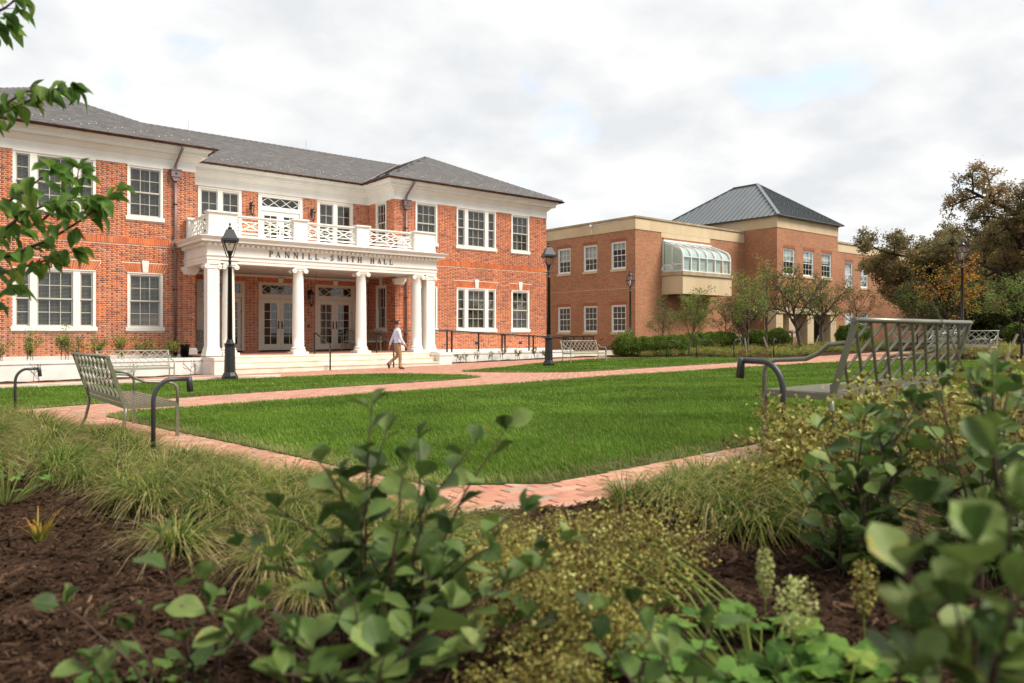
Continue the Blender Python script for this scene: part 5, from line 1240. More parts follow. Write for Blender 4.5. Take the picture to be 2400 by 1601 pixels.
# ---- the walking man
def person():
    base = Vector((13.68, 23.18, 0)); base.z = gz(base.x, base.y)+.012; hd = R(-14)
    t = root('person', base, 'man in a pale blue shirt and tan trousers walking past the porch steps', 'person', rotz=hd)
    J = {}; V = []; E = []; Rd = []
    def v(n, f, s, z, r): J[n] = len(V); V.append((f, s, z)); Rd.append(r); return J[n]
    def e(*ns):
        for a, c in zip(ns[:-1], ns[1:]): E.append((J[a], J[c]))
    v('pel', 0, 0, .96, (.15, .125)); v('bel', .01, 0, 1.08, (.145, .12)); v('che', .0, 0, 1.27, (.165, .125)); v('sho', .005, 0, 1.41, (.13, .09)); v('nek', .02, 0, 1.50, (.056, .056)); v('hd0', .035, 0, 1.575, (.07, .062)); v('hd1', .045, 0, 1.655, (.098, .078)); v('hd2', .035, 0, 1.73, (.075, .065)); e('pel', 'bel', 'che', 'sho', 'nek', 'hd0', 'hd1', 'hd2')
    v('nose', .148, 0, 1.635, (.012, .012)); e('hd1', 'nose'); v('chin', .10, 0, 1.56, (.03, .03)); e('hd0', 'chin')
    for s, n, sh, el, wr, hn in ((1, 'L', (-.0, .185, 1.385), (-.10, .245, 1.12), (-.20, .235, .90), (-.215, .23, .80)), (-1, 'R', (.02, -.185, 1.385), (.06, -.245, 1.11), (.20, -.235, .92), (.265, -.225, .84))):
        v('s'+n, *sh, (.068, .07)); v('e'+n, *el, (.052, .052)); v('w'+n, *wr, (.036, .034)); v('h'+n, *hn, (.036, .02)); e('sho', 's'+n, 'e'+n, 'w'+n, 'h'+n)
        dx = Vector(hn)-Vector(wr); dx.normalize()
        for k, (off, ln) in enumerate(((-.026, .075), (-.009, .085), (.009, .08), (.026, .065))):
            a = Vector(hn)+Vector((off, 0, 0))*.9+dx*.03; m1 = a+dx*ln*.55; m2 = m1+(dx+Vector((.3, 0, 0))).normalized()*ln*.45
            v(f'f{n}{k}a', *m1, (.009, .009)); v(f'f{n}{k}b', *m2, (.007, .007)); e('h'+n, f'f{n}{k}a', f'f{n}{k}b')
        a = Vector(wr)+dx*.05+Vector((.03, -.01*s, -.0)); v('t'+n, *a, (.011, .011)); v('u'+n, *(a+dx*.05+Vector((.015, 0, 0))), (.009, .009)); e('w'+n, 't'+n, 'u'+n)
    for n, hp, kn, an, he, to in (('A', (.0, -.095, .90), (.085, -.10, .51), (.085, -.10, .11), (.05, -.10, .045), (.24, -.115, .035)), ('B', (.0, .095, .90), (.06, .10, .51), (-.275, .10, .245), (-.345, .10, .215), (-.26, .105, .045))):
        v('p'+n, *hp, (.108, .105)); v('k'+n, *kn, (.073, .073)); v('a'+n, *an, (.054, .05)); v('b'+n, *he, (.04, .04)); v('o'+n, *to, (.036, .03)); e('pel', 'p'+n, 'k'+n, 'a'+n, 'b'+n); E.append((J['a'+n], J['o'+n]))
    me = bpy.data.meshes.new('body'); me.from_pydata(V, E, []); ob = bpy.data.objects.new('body', me); COL.objects.link(ob)
    ob.modifiers.new('s', 'SKIN'); sv = me.skin_vertices[0].data
    for i, r in enumerate(Rd): sv[i].radius = r; sv[i].use_root = (i == 0)
    md = ob.modifiers.new('u', 'SUBSURF'); md.levels = 2; md.render_levels = 2
    dg = bpy.context.evaluated_depsgraph_get(); dg.update(); nm = bpy.data.meshes.new_from_object(ob.evaluated_get(dg)); bpy.data.objects.remove(ob)
    M['skin'] = mat('skin', (.55, .27, .19), (.50, .24, .165), 9, rough=.55); M['shirt'] = mat('pale_blue_shirt', (.66, .72, .86), (.58, .65, .80), 7, rough=.8, bump=.5, bscale=14); M['khaki'] = mat('tan_trousers', (.40, .255, .135), (.335, .21, .11), 9, rough=.85, bump=.5, bscale=16); M['shoe'] = mat('brown_shoes', (.075, .035, .02), rough=.4); M['hair'] = mat('dark_hair', (.035, .024, .017), (.02, .013, .01), 30, rough=.6); M['belt'] = mat('belt', (.05, .03, .02), rough=.5)
    for k in ('skin', 'shirt', 'khaki', 'shoe', 'belt'): nm.materials.append(M[k])
    H = [Vector(V[J[k]]) for k in ('hL', 'hR')]; W_ = [Vector(V[J[k]]) for k in ('wL', 'wR')]; feet = [(Vector(V[J['a'+n]]), Vector(V[J['b'+n]]), Vector(V[J['o'+n]])) for n in 'AB']
    def seg(c, a, b_):
        a, b_ = Vector(a), Vector(b_); q = b_-a; k_ = min(max((c-a).dot(q)/q.length_squared, 0), 1); return (c-a-q*k_).length
    for p in nm.polygons:
        c = p.center; p.use_smooth = True; arm = any(seg(c, V[J[a+n_]], V[J[b_+n_]]) < .075 for n_ in 'LR' for a, b_ in (('s', 'e'), ('e', 'w')))
        if any((c-h).length < .13 and (c-w).dot(h-w) > .001 for h, w in zip(H, W_)): i = 0
        elif c.z > 1.475: i = 0
        elif c.z > .965 or arm: i = 1
        elif c.z > .935: i = 4
        else:
            i = 2
            for an, he, to in feet:
                if min((c-he).length, (c-to).length, (c-(he+to)/2).length) < .085: i = 3
        p.material_index = i
    nm.name = 'body'; o = bpy.data.objects.new('body', nm); COL.objects.link(o); o.parent = t
    hb = MB(); g = np.random.default_rng(3)
    for k in range(7):
        for j in range(14):
            pass
    rings = []
    for th in range(0, 9):
        a = R(th*13); ring = []
        for j in range(16):
            ph = 2*math.pi*j/16; fwd = math.cos(ph); lim = 1 if fwd < .1 else .48
            aa = a*lim; ring.append(hb.P((.033-.005+.108*math.sin(aa)*math.cos(ph), .092*math.sin(aa)*math.sin(ph), 1.668+.112*math.cos(aa)+.004*math.sin(5*ph))))
        rings.append(ring)
    for a, c in zip(rings[:-1], rings[1:]):
        for j in range(16): hb.face((a[j], c[j], c[(j+1) % 16], a[(j+1) % 16]), sm=True)
    h = hb.mesh('hair', M['hair']); o = bpy.data.objects.new('hair', h); COL.objects.link(o); o.parent = t
    cb_ = MB(); cb_.lathe((.018, 0, 1.455), [(.075, 0), (.07, .04), (.062, .052)], 12, cap=False); o = bpy.data.objects.new('collar', cb_.mesh('collar', M['shirt'])); COL.objects.link(o); o.parent = t
    gl = MB(); gl.bar((.135, -.06, 1.655), (.135, .06, 1.655), .008, .02); gl.bar((.135, -.078, 1.66), (.03, -.088, 1.665), .006, .008); o = bpy.data.objects.new('glasses', gl.mesh('glasses', M['black'])); COL.objects.link(o); o.parent = t
person()
# ============================================================ PLANTS
def leafmat(name, ramp, rough=.6, trans=.32, spec=.12, objrand=False, var=(.75, 1.25), k=1.35):
    ramp = [(p, tuple(min(c*k, .8) for c in col)) for p, col in ramp]
    m = mat(name, var[0], var[1], 3, rough=rough, attr=ramp, trans=trans, spec=spec)
    if objrand:
        t = m.node_tree; oi = N(t, 'ShaderNodeObjectInfo'); at = next(n for n in t.nodes if n.type == 'ATTRIBUTE'); rp = next(n for n in t.nodes if n.type == 'VALTORGB')
        s = math_n(t, 'ADD', math_n(t, 'MULTIPLY', oi.outputs['Random'], .85), math_n(t, 'MULTIPLY', at.outputs['Fac'], .15)); L(t, s, rp.inputs[0])
    return m
M['bark'] = mat('bark', (.16, .125, .095), (.08, .06, .045), 12, rough=.95, bump=.6)
M['barkd'] = mat('dark_bark', (.05, .035, .027), (.028, .02, .016), 10, rough=.95, bump=.5)
M['twig'] = mat('brown_twig', (.085, .045, .030), (.045, .025, .018), 18, rough=.8)
M['lf_big'] = leafmat('russet_leaves', [(0, (.085, .078, .036)), (.4, (.115, .094, .042)), (.75, (.15, .108, .046)), (1, (.18, .118, .052))], k=2.0)
M['lf_olive'] = leafmat('olive_leaves', [(0, (.040, .062, .013)), (.5, (.080, .105, .023)), (.85, (.135, .135, .032)), (1, (.20, .135, .05))], k=1.65)
M['lf_lime'] = leafmat('lime_leaves', [(0, (.07, .11, .022)), (.5, (.13, .17, .04)), (.85, (.21, .20, .055)), (1, (.30, .20, .07))], k=1.65)
M['lf_gold'] = leafmat('golden_leaves', [(0, (.10, .16, .03)), (.4, (.19, .19, .035)), (.7, (.36, .20, .03)), (1, (.42, .16, .03))])
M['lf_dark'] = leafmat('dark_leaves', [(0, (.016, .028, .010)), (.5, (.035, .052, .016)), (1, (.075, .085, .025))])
M['lf_box'] = leafmat('boxwood_leaves', [(0, (.040, .068, .010)), (.5, (.085, .13, .018)), (1, (.16, .20, .035))])
M['lf_rust'] = leafmat('rusty_leaves', [(0, (.06, .055, .015)), (.5, (.14, .10, .03)), (1, (.24, .11, .045))])
M['lf_dog'] = leafmat('dogwood_leaves', [(0, (.030, .066, .012)), (.5, (.052, .105, .018)), (.8, (.085, .135, .024)), (1, (.16, .15, .04))], rough=.5, trans=.5, spec=.2, objrand=True, k=2.2)
M['lf_wa'] = leafmat('shrub_leaves', [(0, (.022, .042, .011)), (.25, (.045, .082, .020)), (.5, (.078, .130, .030)), (.72, (.115, .170, .040)), (.9, (.16, .215, .065)), (1, (.32, .27, .06))], rough=.5, trans=.3, spec=.22, objrand=True, k=1.15)
M['lf_heu'] = leafmat('lobed_leaves', [(0, (.05, .12, .02)), (.6, (.10, .20, .035)), (.9, (.17, .26, .05)), (1, (.36, .26, .06))], rough=.5, objrand=True, k=1.0)
M['sedge'] = leafmat('sedge_blades', [(0, (.040, .08, .012)), (.25, (.11, .16, .026)), (.5, (.24, .25, .06)), (.75, (.40, .32, .125)), (1, (.62, .48, .29))], rough=.6, trans=.35, k=1.0)
M['seed'] = leafmat('seed_heads', [(0, (.07, .035, .013)), (.3, (.15, .095, .028)), (.6, (.27, .25, .06)), (.85, (.38, .37, .11)), (1, (.52, .50, .22))], rough=.7, trans=.3, k=1.0)
M['plume'] = leafmat('cream_plume', [(0, (.24, .28, .07)), (.6, (.42, .44, .16)), (1, (.58, .58, .30))], rough=.8, trans=.3, k=1.0)
M['peren'] = leafmat('bed_foliage', [(0, (.075, .10, .022)), (.4, (.17, .18, .04)), (.7, (.30, .24, .075)), (1, (.34, .19, .09))], rough=.7)

def veins(m):
    """midrib, side veins and brown spots in the leaf's own coordinates"""
    t = m.node_tree; b = t.nodes['Principled BSDF']; src = b.inputs['Base Color'].links[0].from_socket; tcn = N(t, 'ShaderNodeTexCoord'); s = N(t, 'ShaderNodeSeparateXYZ'); L(t, tcn.outputs['Object'], s.inputs[0])
    ay = math_n(t, 'ABSOLUTE', s.outputs[1]); v1 = math_n(t, 'LESS_THAN', ay, .012)
    fr_ = math_n(t, 'FRACT', math_n(t, 'MULTIPLY', math_n(t, 'SUBTRACT', s.outputs[0], math_n(t, 'MULTIPLY', ay, .8)), 7.0)); v2 = math_n(t, 'LESS_THAN', fr_, .10); v = math_n(t, 'MAXIMUM', v1, math_n(t, 'MULTIPLY', v2, .55))
    mx_ = N(t, 'ShaderNodeMix', data_type='RGBA'); L(t, math_n(t, 'MULTIPLY', v, .4), mx_.inputs[0]); L(t, src, mx_.inputs[6]); mx_.inputs[7].default_value = (.24, .30, .11, 1)
    oi = N(t, 'ShaderNodeObjectInfo'); ad = N(t, 'ShaderNodeVectorMath', operation='ADD'); L(t, tcn.outputs['Object'], ad.inputs[0]); cbx = N(t, 'ShaderNodeCombineXYZ'); L(t, math_n(t, 'MULTIPLY', oi.outputs['Random'], 37.0), cbx.inputs[0]); L(t, cbx.outputs[0], ad.inputs[1])
    nz = N(t, 'ShaderNodeTexNoise'); nz.inputs['Scale'].default_value = 5; nz.inputs['Detail'].default_value = 4; L(t, ad.outputs[0], nz.inputs['Vector']); sp_ = N(t, 'ShaderNodeMapRange'); sp_.inputs[1].default_value = .64; sp_.inputs[2].default_value = .70; L(t, nz.outputs[0], sp_.inputs[0])
    m2 = N(t, 'ShaderNodeMix', data_type='RGBA'); L(t, sp_.outputs[0], m2.inputs[0]); L(t, mx_.outputs[2], m2.inputs[6]); m2.inputs[7].default_value = (.13, .075, .03, 1); L(t, m2.outputs[2], b.inputs['Base Color'])
    bp = N(t, 'ShaderNodeBump'); bp.inputs['Strength'].default_value = .5; bp.inputs['Distance'].default_value = .002; bp.invert = True; L(t, v, bp.inputs['Height']); L(t, bp.outputs[0], b.inputs['Normal'])
veins(M['lf_wa']); veins(M['lf_dog']); veins(M['lf_heu'])
def rand_quads(g, C, size, r, asp=.55, up=.3):
    """leaf-like bent rhombs at the centres C"""
    n = len(C); a = g.normal(size=(n, 3)); a[:, 2] *= (1-up); a /= np.linalg.norm(a, axis=1)[:, None]
    b = g.normal(size=(n, 3)); b -= (a*b).sum(1)[:, None]*a; b /= np.linalg.norm(b, axis=1)[:, None]
    s = (size*g.uniform(.65, 1.3, n))[:, None]; nn = np.cross(a, b)
    V = np.stack([C-a*s*.5, C+b*s*asp*.5+nn*s*.08, C+a*s*.5-nn*s*.05, C-b*s*asp*.5+nn*s*.08], 1)
    return V.reshape(-1, 3), (np.arange(n)[:, None]*4+np.arange(4)), r
def limb(mb, pts, r0, r1, n=6):
    k = len(pts); mb.tube(pts, [r0+(r1-r0)*i/(k-1) for i in range(k)], n)
def make_tree(name, loc, H, crown, lean=(0, 0), trunk_r=.12, fork=.3, nclump=60, nleaf=6000, lsize=.1, mleaf='lf_olive', mbark='bark', seed=1, cl=.5, shell=.55, label=None, group=None, flat=.8, rbias=(0, 1), stems=1, cat='tree', bare=0, twigs=2):
    """tapered trunk, limbs to every leaf clump, and a crown of small leaves with gaps; crown = (cz, rx, rz)"""
    g = np.random.default_rng(seed); t = root(name, loc, label, cat, group); x0, y0, z0 = loc; cz, rx, rz = crown; B = MB()
    cc = np.array([x0+lean[0], y0+lean[1], z0+cz]); forks = []
    for s_ in range(stems):
        a = 2*math.pi*s_/stems+g.uniform(0, 1); sp2 = .0 if stems == 1 else .28
        p0 = Vector((x0+math.cos(a)*sp2*.4, y0+math.sin(a)*sp2*.4, z0-.1)); top = Vector((x0+lean[0]*.6+math.cos(a)*sp2*rx*.7, y0+lean[1]*.6+math.sin(a)*sp2*rx*.7, z0+cz+rz*.35))
        pts = [p0.lerp(top, k/6)+Vector((g.normal()*.02*H*.3, g.normal()*.02*H*.3, 0))*(1 if 0 < k < 6 else 0) for k in range(7)]
        limb(B, pts, trunk_r/(stems**.5), trunk_r*.22, 8); forks.append(pts)
    d_ = g.normal(size=(nclump, 3)); d_ /= np.linalg.norm(d_, axis=1)[:, None]; rad = (shell+(1-shell)*g.random(nclump))**.8
    lump = 1+.22*np.sin(d_[:, 0]*3.1+seed)+.16*np.sin(d_[:, 1]*4.3+2*seed)+.15*np.sin(d_[:, 2]*5+seed*3)
    K = cc+d_*(rad*lump)[:, None]*np.array([rx, rx, rz]); K[:, 2] = np.maximum(K[:, 2], z0+fork*cz)
    MID = np.zeros_like(K)
    for i in range(nclump):
        pts = forks[g.integers(len(forks))]; c = Vector(K[i]); f = min(max((c.z-z0)/(cz+rz)*.75-.05+g.uniform(-.1, .08), fork*.8), .98); q = f*6; j = min(int(q), 5); a = pts[j].lerp(pts[j+1], q-j)
        mid = a.lerp(c, .5)+Vector((g.normal()*.08*rx, g.normal()*.08*rx, -.06*rz+abs(g.normal())*.05*rz)); MID[i] = mid; r0 = trunk_r*(.34 if stems == 1 else .28)*(1-.6*f)
        limb(B, [a, a.lerp(mid, .55), mid, mid.lerp(c, .6)+Vector((0, 0, .02*rz)), c], max(r0, .007), .004 if rx < 3 else .008, 5)
        for k in range(twigs):
            e = c+Vector(g.normal(size=3))*cl*rx*.3; B.tube([mid.lerp(c, g.uniform(.3, .9)), e], [.006 if rx < 3 else .015, .002 if rx < 3 else .005], 4, cap=False)
    tk = B.build('trunk', M[mbark], t)
    w = g.dirichlet(np.full(nclump, 2.0)); ci = g.choice(nclump, nleaf, p=w); sg = cl*rx*.32
    uu = g.random(nleaf)**.6*1.12; nz_ = np.clip(g.normal(size=(nleaf, 3)), -1.9, 1.9); C = MID[ci]+(K[ci]-MID[ci])*uu[:, None]+nz_*np.array([sg, sg, sg*flat])*(.35+.6*uu)[:, None]; C[:, 2] = np.maximum(C[:, 2], z0+.15)
    cr_ = g.uniform(rbias[0], rbias[1], nclump); r = np.clip(cr_[ci]*.6+g.random(nleaf)*.4*(rbias[1]), 0, 1)
    if bare:
        hi = (C[:, 2]-(cc[2]-rz))/(2*rz); keep = g.random(nleaf) > bare*np.clip(hi*1.5-.4, 0, 1); C, r = C[keep], r[keep]
    V, F, r = rand_quads(g, C, lsize, r); link('crown', np_mesh('crown', V, F, r, mats=[M[mleaf]]), t); return t
def branchy(name, loc, size, mleaf, mbark, seed, label, group, lean=(0, 0), trunk=.26, spread=1.0, lpt=26, lsize=.1, rbias=(0, 1), nl=(7, 6, 6, 4), rad=.05, upz=.35, dense=1.0, cat='tree'):
    """trunk, limbs, branches, twigs and leaves hung on the twigs; size = height in metres"""
    g = np.random.default_rng(seed); t = root(name, loc, label, cat, group); B = MB(); C = []; RR = []
    def grow(p, d_, ln, r, lv, rb):
        pts = [p]; q = p.copy(); dd = d_.normalized(); n = 4 if lv < 2 else 3
        for k in range(n):
            w = Vector(g.normal(size=3))*(.13 if lv else .05); dd = (dd+w+Vector((0, 0, (.05 if lv < 3 else -.04)))).normalized(); q = q+dd*ln/n; pts.append(q.copy())
        B.tube(pts, [max(r*(1-.62*k/n), .0022 if size < 6 else .005) for k in range(n+1)], 7 if lv == 0 else (5 if lv == 1 else 3), cap=lv < 2)
        if lv >= 3:
            m = max(1, int(lpt*dense*g.uniform(.5, 1.4))); u = g.random(m)**.7*n
            for x in u:
                j = min(int(x), n-1); a = pts[j].lerp(pts[j+1], x-j); C.append((a.x, a.y, a.z)); RR.append(rb)
        if lv < len(nl):
            m = max(2, int(nl[lv]*g.uniform(.8, 1.25)))
            for k in range(m):
                f = (.38 if lv == 0 else .25)+(1.0-(.38 if lv == 0 else .25))*(k+g.uniform(.2, .8))/m; x = min(f, .999)*n; j = int(x); a = pts[j].lerp(pts[j+1], x-j); ax = (pts[j+1]-pts[j]).normalized()
                az = k*2.4+g.uniform(-.4, .4)+seed; s1 = ax.cross(Vector((0, 0, 1)) if abs(ax.z) < .95 else Vector((1, 0, 0))).normalized(); s2 = ax.cross(s1)
                o = s1*math.cos(az)+s2*math.sin(az); nd = ax*(.62 if lv else .55)+o*(.85*spread)+Vector((0, 0, upz if lv < 2 else .12))
                grow(a, nd, ln*(.62 if lv == 0 else .52)*g.uniform(.75, 1.2)*(1.15-.45*f if lv else 1.05), r*(.5 if lv == 0 else .48), lv+1, min(max(rb+g.normal()*.12, 0), 1) if lv else g.uniform(*rbias))
    p0 = Vector(loc)-Vector((0, 0, .1)); grow(p0, Vector((lean[0], lean[1], 1)), size*.62, rad*size*.5, 0, .5)
    B.build('trunk', M[mbark], t); C = np.array(C); n = len(C); C = C+np.clip(g.normal(size=(n, 3)), -1.7, 1.7)*lsize*.95
    V, F, r = rand_quads(g, C, lsize, np.clip(np.array(RR)+g.normal(size=n)*.13, 0, 1)); link('crown', np_mesh('crown', V, F, r, mats=[M[mleaf]]), t); return n
# big russet tree and the trees around it at right
def gp(px, D): p = on_ground(px, D); return (p.x, p.y, p.z)
GT = 'trees at the right end of the green'
branchy('shade_tree', gp(2425, 36), 9.6, 'lf_big', 'barkd', 4, 'big spreading russet brown tree at the right edge of the picture', GT, spread=1.4, lpt=40, lsize=.115, nl=(11, 7, 6, 4), rad=.065, upz=.0)
branchy('shade_tree', gp(2185, 46), 8.2, 'lf_big', 'barkd', 9, 'wide russet tree beside the far end of the brown brick building', GT, spread=1.35, lpt=36, lsize=.15, nl=(10, 7, 6, 4), rad=.06, upz=.05, rbias=(0, .8))
branchy('shade_tree', gp(2270, 50), 8.4, 'lf_big', 'barkd', 19, 'russet tree standing between the two large russet trees', GT, spread=1.35, lpt=36, lsize=.16, nl=(9, 7, 6, 4), rad=.06, upz=.05, rbias=(0, .6))
make_tree('shade_tree', gp(2330, 58), 8, (4.0, 6.0, 3.6), trunk_r=.3, nclump=140, nleaf=26000, lsize=.2, mleaf='lf_dark', mbark='barkd', seed=12, cl=.5, label='dark green tree far behind the russet trees', group=GT)
make_tree('shade_tree', gp(2120, 70), 7, (3.4, 6.5, 3.2), trunk_r=.3, nclump=130, nleaf=22000, lsize=.22, mleaf='lf_olive', mbark='barkd', seed=13, cl=.5, label='olive green tree behind the far bench pair', group=GT, rbias=(0, .5))
make_tree('shade_tree', gp(2470, 50), 8, (3.6, 5.5, 3.4), trunk_r=.3, nclump=130, nleaf=22000, lsize=.18, mleaf='lf_olive', mbark='barkd', seed=14, cl=.5, label='olive tree at the right edge behind the green young tree', group=GT, rbias=(0, .6))
branchy('young_tree', gp(2225, 29.5), 3.9, 'lf_gold', 'barkd', 21, 'small tree with yellow and orange autumn leaves at right', GT, lpt=13, lsize=.075, nl=(8, 6, 5), rad=.03)
branchy('young_tree', gp(2150, 31), 3.0, 'lf_dark', 'barkd', 22, 'small dark green tree left of the golden one', GT, lpt=14, lsize=.075, nl=(8, 6, 5), rad=.03, rbias=(.4, 1))
branchy('young_tree', gp(2395, 25), 3.3, 'lf_lime', 'barkd', 23, 'small bright green tree at the right picture edge', GT, lpt=14, lsize=.08, nl=(8, 6, 5), rad=.03, rbias=(0, .4))
# young trees in front of the brown brick building
GY = 'young trees in front of the brown brick building'
for i, (px, D, H, lpt, ml, lb2, ln, rb, sp3, rd) in enumerate((
    (1470, 37.0, 1.7, 8, 'lf_lime', 'light green bushy sapling behind the slim lamp post', (0, 0), (0, .5), 1.1, .03),
    (1552, 40, 3.2, 7, 'lf_olive', 'sparse olive young tree, leftmost before the brick bay wall', (0, 0), (.2, .8), 1.0, .03),
    (1612, 35, 3.7, 10, 'lf_lime', 'light green young tree below the glazed bay', (.08, -.03), (.1, .7), .9, .03),
    (1700, 41, 3.4, 7, 'lf_olive', 'thin olive young tree right of the glazed bay', (0, 0), (0, .6), 1.0, .03),
    (1738, 40, 3.4, 9, 'lf_dark', 'darker young tree before the tower corner', (0, 0), (.4, 1), .9, .03),
    (1752, 33.5, 3.9, 9, 'lf_lime', 'narrow lime green young tree in the flower bed', (0, 0), (0, .6), .7, .028),
    (1798, 38.5, 5.4, 9, 'lf_lime', 'taller yellowish tree in front of the tower', (.03, 0), (.35, 1), .8, .03),
    (1880, 39.0, 5.2, 16, 'lf_olive', 'dark leaning tree with thick grey trunk before the tower entrance', (-.25, .06), (0, .6), 1.15, .055),
    (1928, 40.0, 4.6, 14, 'lf_olive', 'olive tree with grey trunk right of the leaning tree', (.05, 0), (.25, .9), 1.1, .055),
    (2012, 42, 4.4, 11, 'lf_rust', 'rusty brown young tree at the right end of the brick building', (0, 0), (.1, 1), 1.1, .03))):
    branchy('young_tree', gp(px, D), H*.88, ml, 'bark', 40+i, lb2, GY, lean=ln, lpt=int(lpt*1.35), lsize=.08, nl=(8, 6, 5), rad=rd, spread=sp3, rbias=rb)
# stakes beside young trees
M['wood'] = mat('weathered_wood', (.30, .25, .19), (.22, .18, .13), 6, rough=.9)
for i, (px, D, ln, lb2) in enumerate(((1752, 33.2, -.12, 'leaning wooden stake by the narrow lime tree'), (1808, 33, -.35, 'tilted wooden stake left of the entrance trees'), (1905, 38, .3, 'wooden stake right of the leaning tree'), (2352, 24, .45, 'tilted wooden stake at the right picture edge'))):
    p = Vector(gp(px, D)); b = MB(); b.bar(p-Vector((0, 0, .1)), p+Vector((ln*RT[0], ln*RT[1], .85)), .06, .06); tag(b.build('wooden_stake', M['wood']), lb2, 'stake', 'tree stakes')
# boxwood balls
def ball_proto():
    g = np.random.default_rng(2); n = 4500; d_ = g.normal(size=(n, 3)); d_ /= np.linalg.norm(d_, axis=1)[:, None]; d_[:, 2] = np.where(d_[:, 2] < -.75, -d_[:, 2], d_[:, 2])
    lump = 1+.05*np.sin(d_[:, 0]*7)+.05*np.sin(d_[:, 1]*8+1)+.04*np.sin(d_[:, 2]*9); C = d_*(g.uniform(.82, 1.04, n)*lump)[:, None]*np.array([.5, .5, .46])+np.array([0, 0, .42])
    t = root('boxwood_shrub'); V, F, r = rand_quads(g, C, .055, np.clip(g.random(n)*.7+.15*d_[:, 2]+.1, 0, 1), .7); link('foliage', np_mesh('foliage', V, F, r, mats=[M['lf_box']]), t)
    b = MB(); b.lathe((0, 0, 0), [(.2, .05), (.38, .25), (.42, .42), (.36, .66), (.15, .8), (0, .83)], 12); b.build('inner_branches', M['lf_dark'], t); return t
bx_ = ball_proto(); GBX = 'clipped boxwood shrubs along the brown brick building'
hedge = [(1463, 36.5, 1.05), (1487, 36.5, .95), (1512, 36.6, .95), (1541, 36.8, .97), (1570, 37.2, 1.0), (1594, 37.6, .98), (1618, 38.2, 1.05), (1641, 38.8, 1.08), (1662, 39.4, 1.08), (1684, 40.0, 1.1), (1706, 40.5, 1.05), (1768, 41.0, 1.15), (1793, 41.5, 1.1), (1822, 41.5, 1.2), (1990, 43, 1.3), (2012, 43.5, 1.3)]
for i, (px, D, s) in enumerate(hedge):
    place(bx_, i == 0, gp(px, D), i*1.3, s*1.16, 'rounded clipped green boxwood shrub in the row along the brown building', GBX, 'shrub')
place(bx_, False, gp(2385, 40), .4, (4.5, 1.2, 1.35), 'long clipped green hedge before the parked car', 'far hedge', 'hedge')

# ---- clump plants from blades
def blade_arrays(g, n, base_r, L0, L1, w, spread, droop, rlo, rhi, wind=(0, 0)):
    az = g.uniform(0, 2*np.pi, n); br = base_r*np.sqrt(g.random(n)); bx2, by2 = br*np.cos(az+g.normal(size=n)*.6), br*np.sin(az+g.normal(size=n)*.6)
    ln = g.uniform(L0, L1, n); ou = ln*g.uniform(spread*.4, spread, n); hz = ln*g.uniform(.55, .95, n); dr = ln*droop*g.uniform(.5, 1.3, n)
    T = np.array([0, .3, .6, .82, 1.0]); P = []
    dx, dy = np.cos(az), np.sin(az); r = np.clip(g.uniform(rlo, rhi, n), 0, 1)
    side = az+np.pi/2+g.uniform(-.4, .4, n); sx, sy = np.cos(side), np.sin(side)
    for k, t_ in enumerate(T):
        o = ou*t_**1.6; z = hz*t_-dr*t_**3; x = bx2+dx*o+wind[0]*ln*t_**2; y = by2+dy*o+wind[1]*ln*t_**2; ww = w*(1-.85*t_)/2
        P.append(np.stack([x-sx*ww, y-sy*ww, np.maximum(z, .01)], 1)); P.append(np.stack([x+sx*ww, y+sy*ww, np.maximum(z, .01)], 1))
    V = np.stack(P, 1).reshape(-1, 3); F = []
    for k in range(4): F.append(np.arange(n)[:, None]*10+np.array([2*k, 2*k+1, 2*k+3, 2*k+2]))
    F = np.stack(F, 1).reshape(-1, 4); tipb = np.tile(np.array([-.28, -.08, .12, .34]), n); R_ = np.clip(np.repeat(r, 4)+tipb, 0, 1); return V, F, R_
sed = []
for k in range(6):
    g = np.random.default_rng(60+k); V, F, r = blade_arrays(g, 430, .075, .22, .50, .0072, 1.15, .62, .0, .74 if k % 2 else .5, wind=(.20*RT[0]+.05, .20*RT[1]-.03))
    t = root('sedge_clump'); link('blades', np_mesh('blades', V, F, r, mats=[M['sedge']]), t); sed.append([t, True])
GS1, GS2 = 'sedge clumps left of the path', 'sedge clumps right of the path corner'
def sedge(px, py_or_D, s, lb2, grp, k):
    t, first = sed[k % 6]; p = gp(px, py_or_D); sed[k % 6][1] = False
    place(t, first, (p[0], p[1], p[2]+.02), k*2.1, s, lb2, grp, 'grass clump')
rs = random.Random(31); k = 0
LB1, LB2 = 'fine leaved green and tan sedge clump in the bed left of the brick path', 'fine leaved green and tan sedge clump right of the path corner'
def sedge_row(x0, y0, x1, y1, n, s, jit, lb2, grp):
    global k
    for i in range(n):
        f = (i+.5)/n; x = x0+(x1-x0)*f+rs.uniform(-jit, jit); y = y0+(y1-y0)*f+rs.uniform(-jit, jit)
        t, first = sed[k % 6]; sed[k % 6][1] = False
        place(t, first, (x, y, gz(x, y)+.02), rs.uniform(-.5, .5), s*rs.uniform(.85, 1.15), lb2, grp, 'grass clump'); k += 1
sedge_row(1.05, 12.2, 1.45, 6.2, 11, 1.0, .12, 'arching sedge clump at the path edge behind the left bench', GS1); sedge_row(.55, 11.6, 1.05, 6.0, 10, 1.05, .2, 'arching sedge clump in the second row left of the path', GS1); sedge_row(.1, 10.5, .75, 5.6, 8, 1.05, .2, 'arching sedge clump near the left picture edge', GS1)
sedge_row(1.56, 6.0, 1.84, 3.3, 10, .8, .06, 'tan tipped sedge clump at the path edge right of the large path light', GS1); sedge_row(1.2, 5.9, 1.6, 3.3, 9, .88, .12, LB1, GS1); sedge_row(.85, 5.4, 1.2, 3.7, 5, .85, .1, 'green sedge clump bordering the bare mulch at left', GS1)
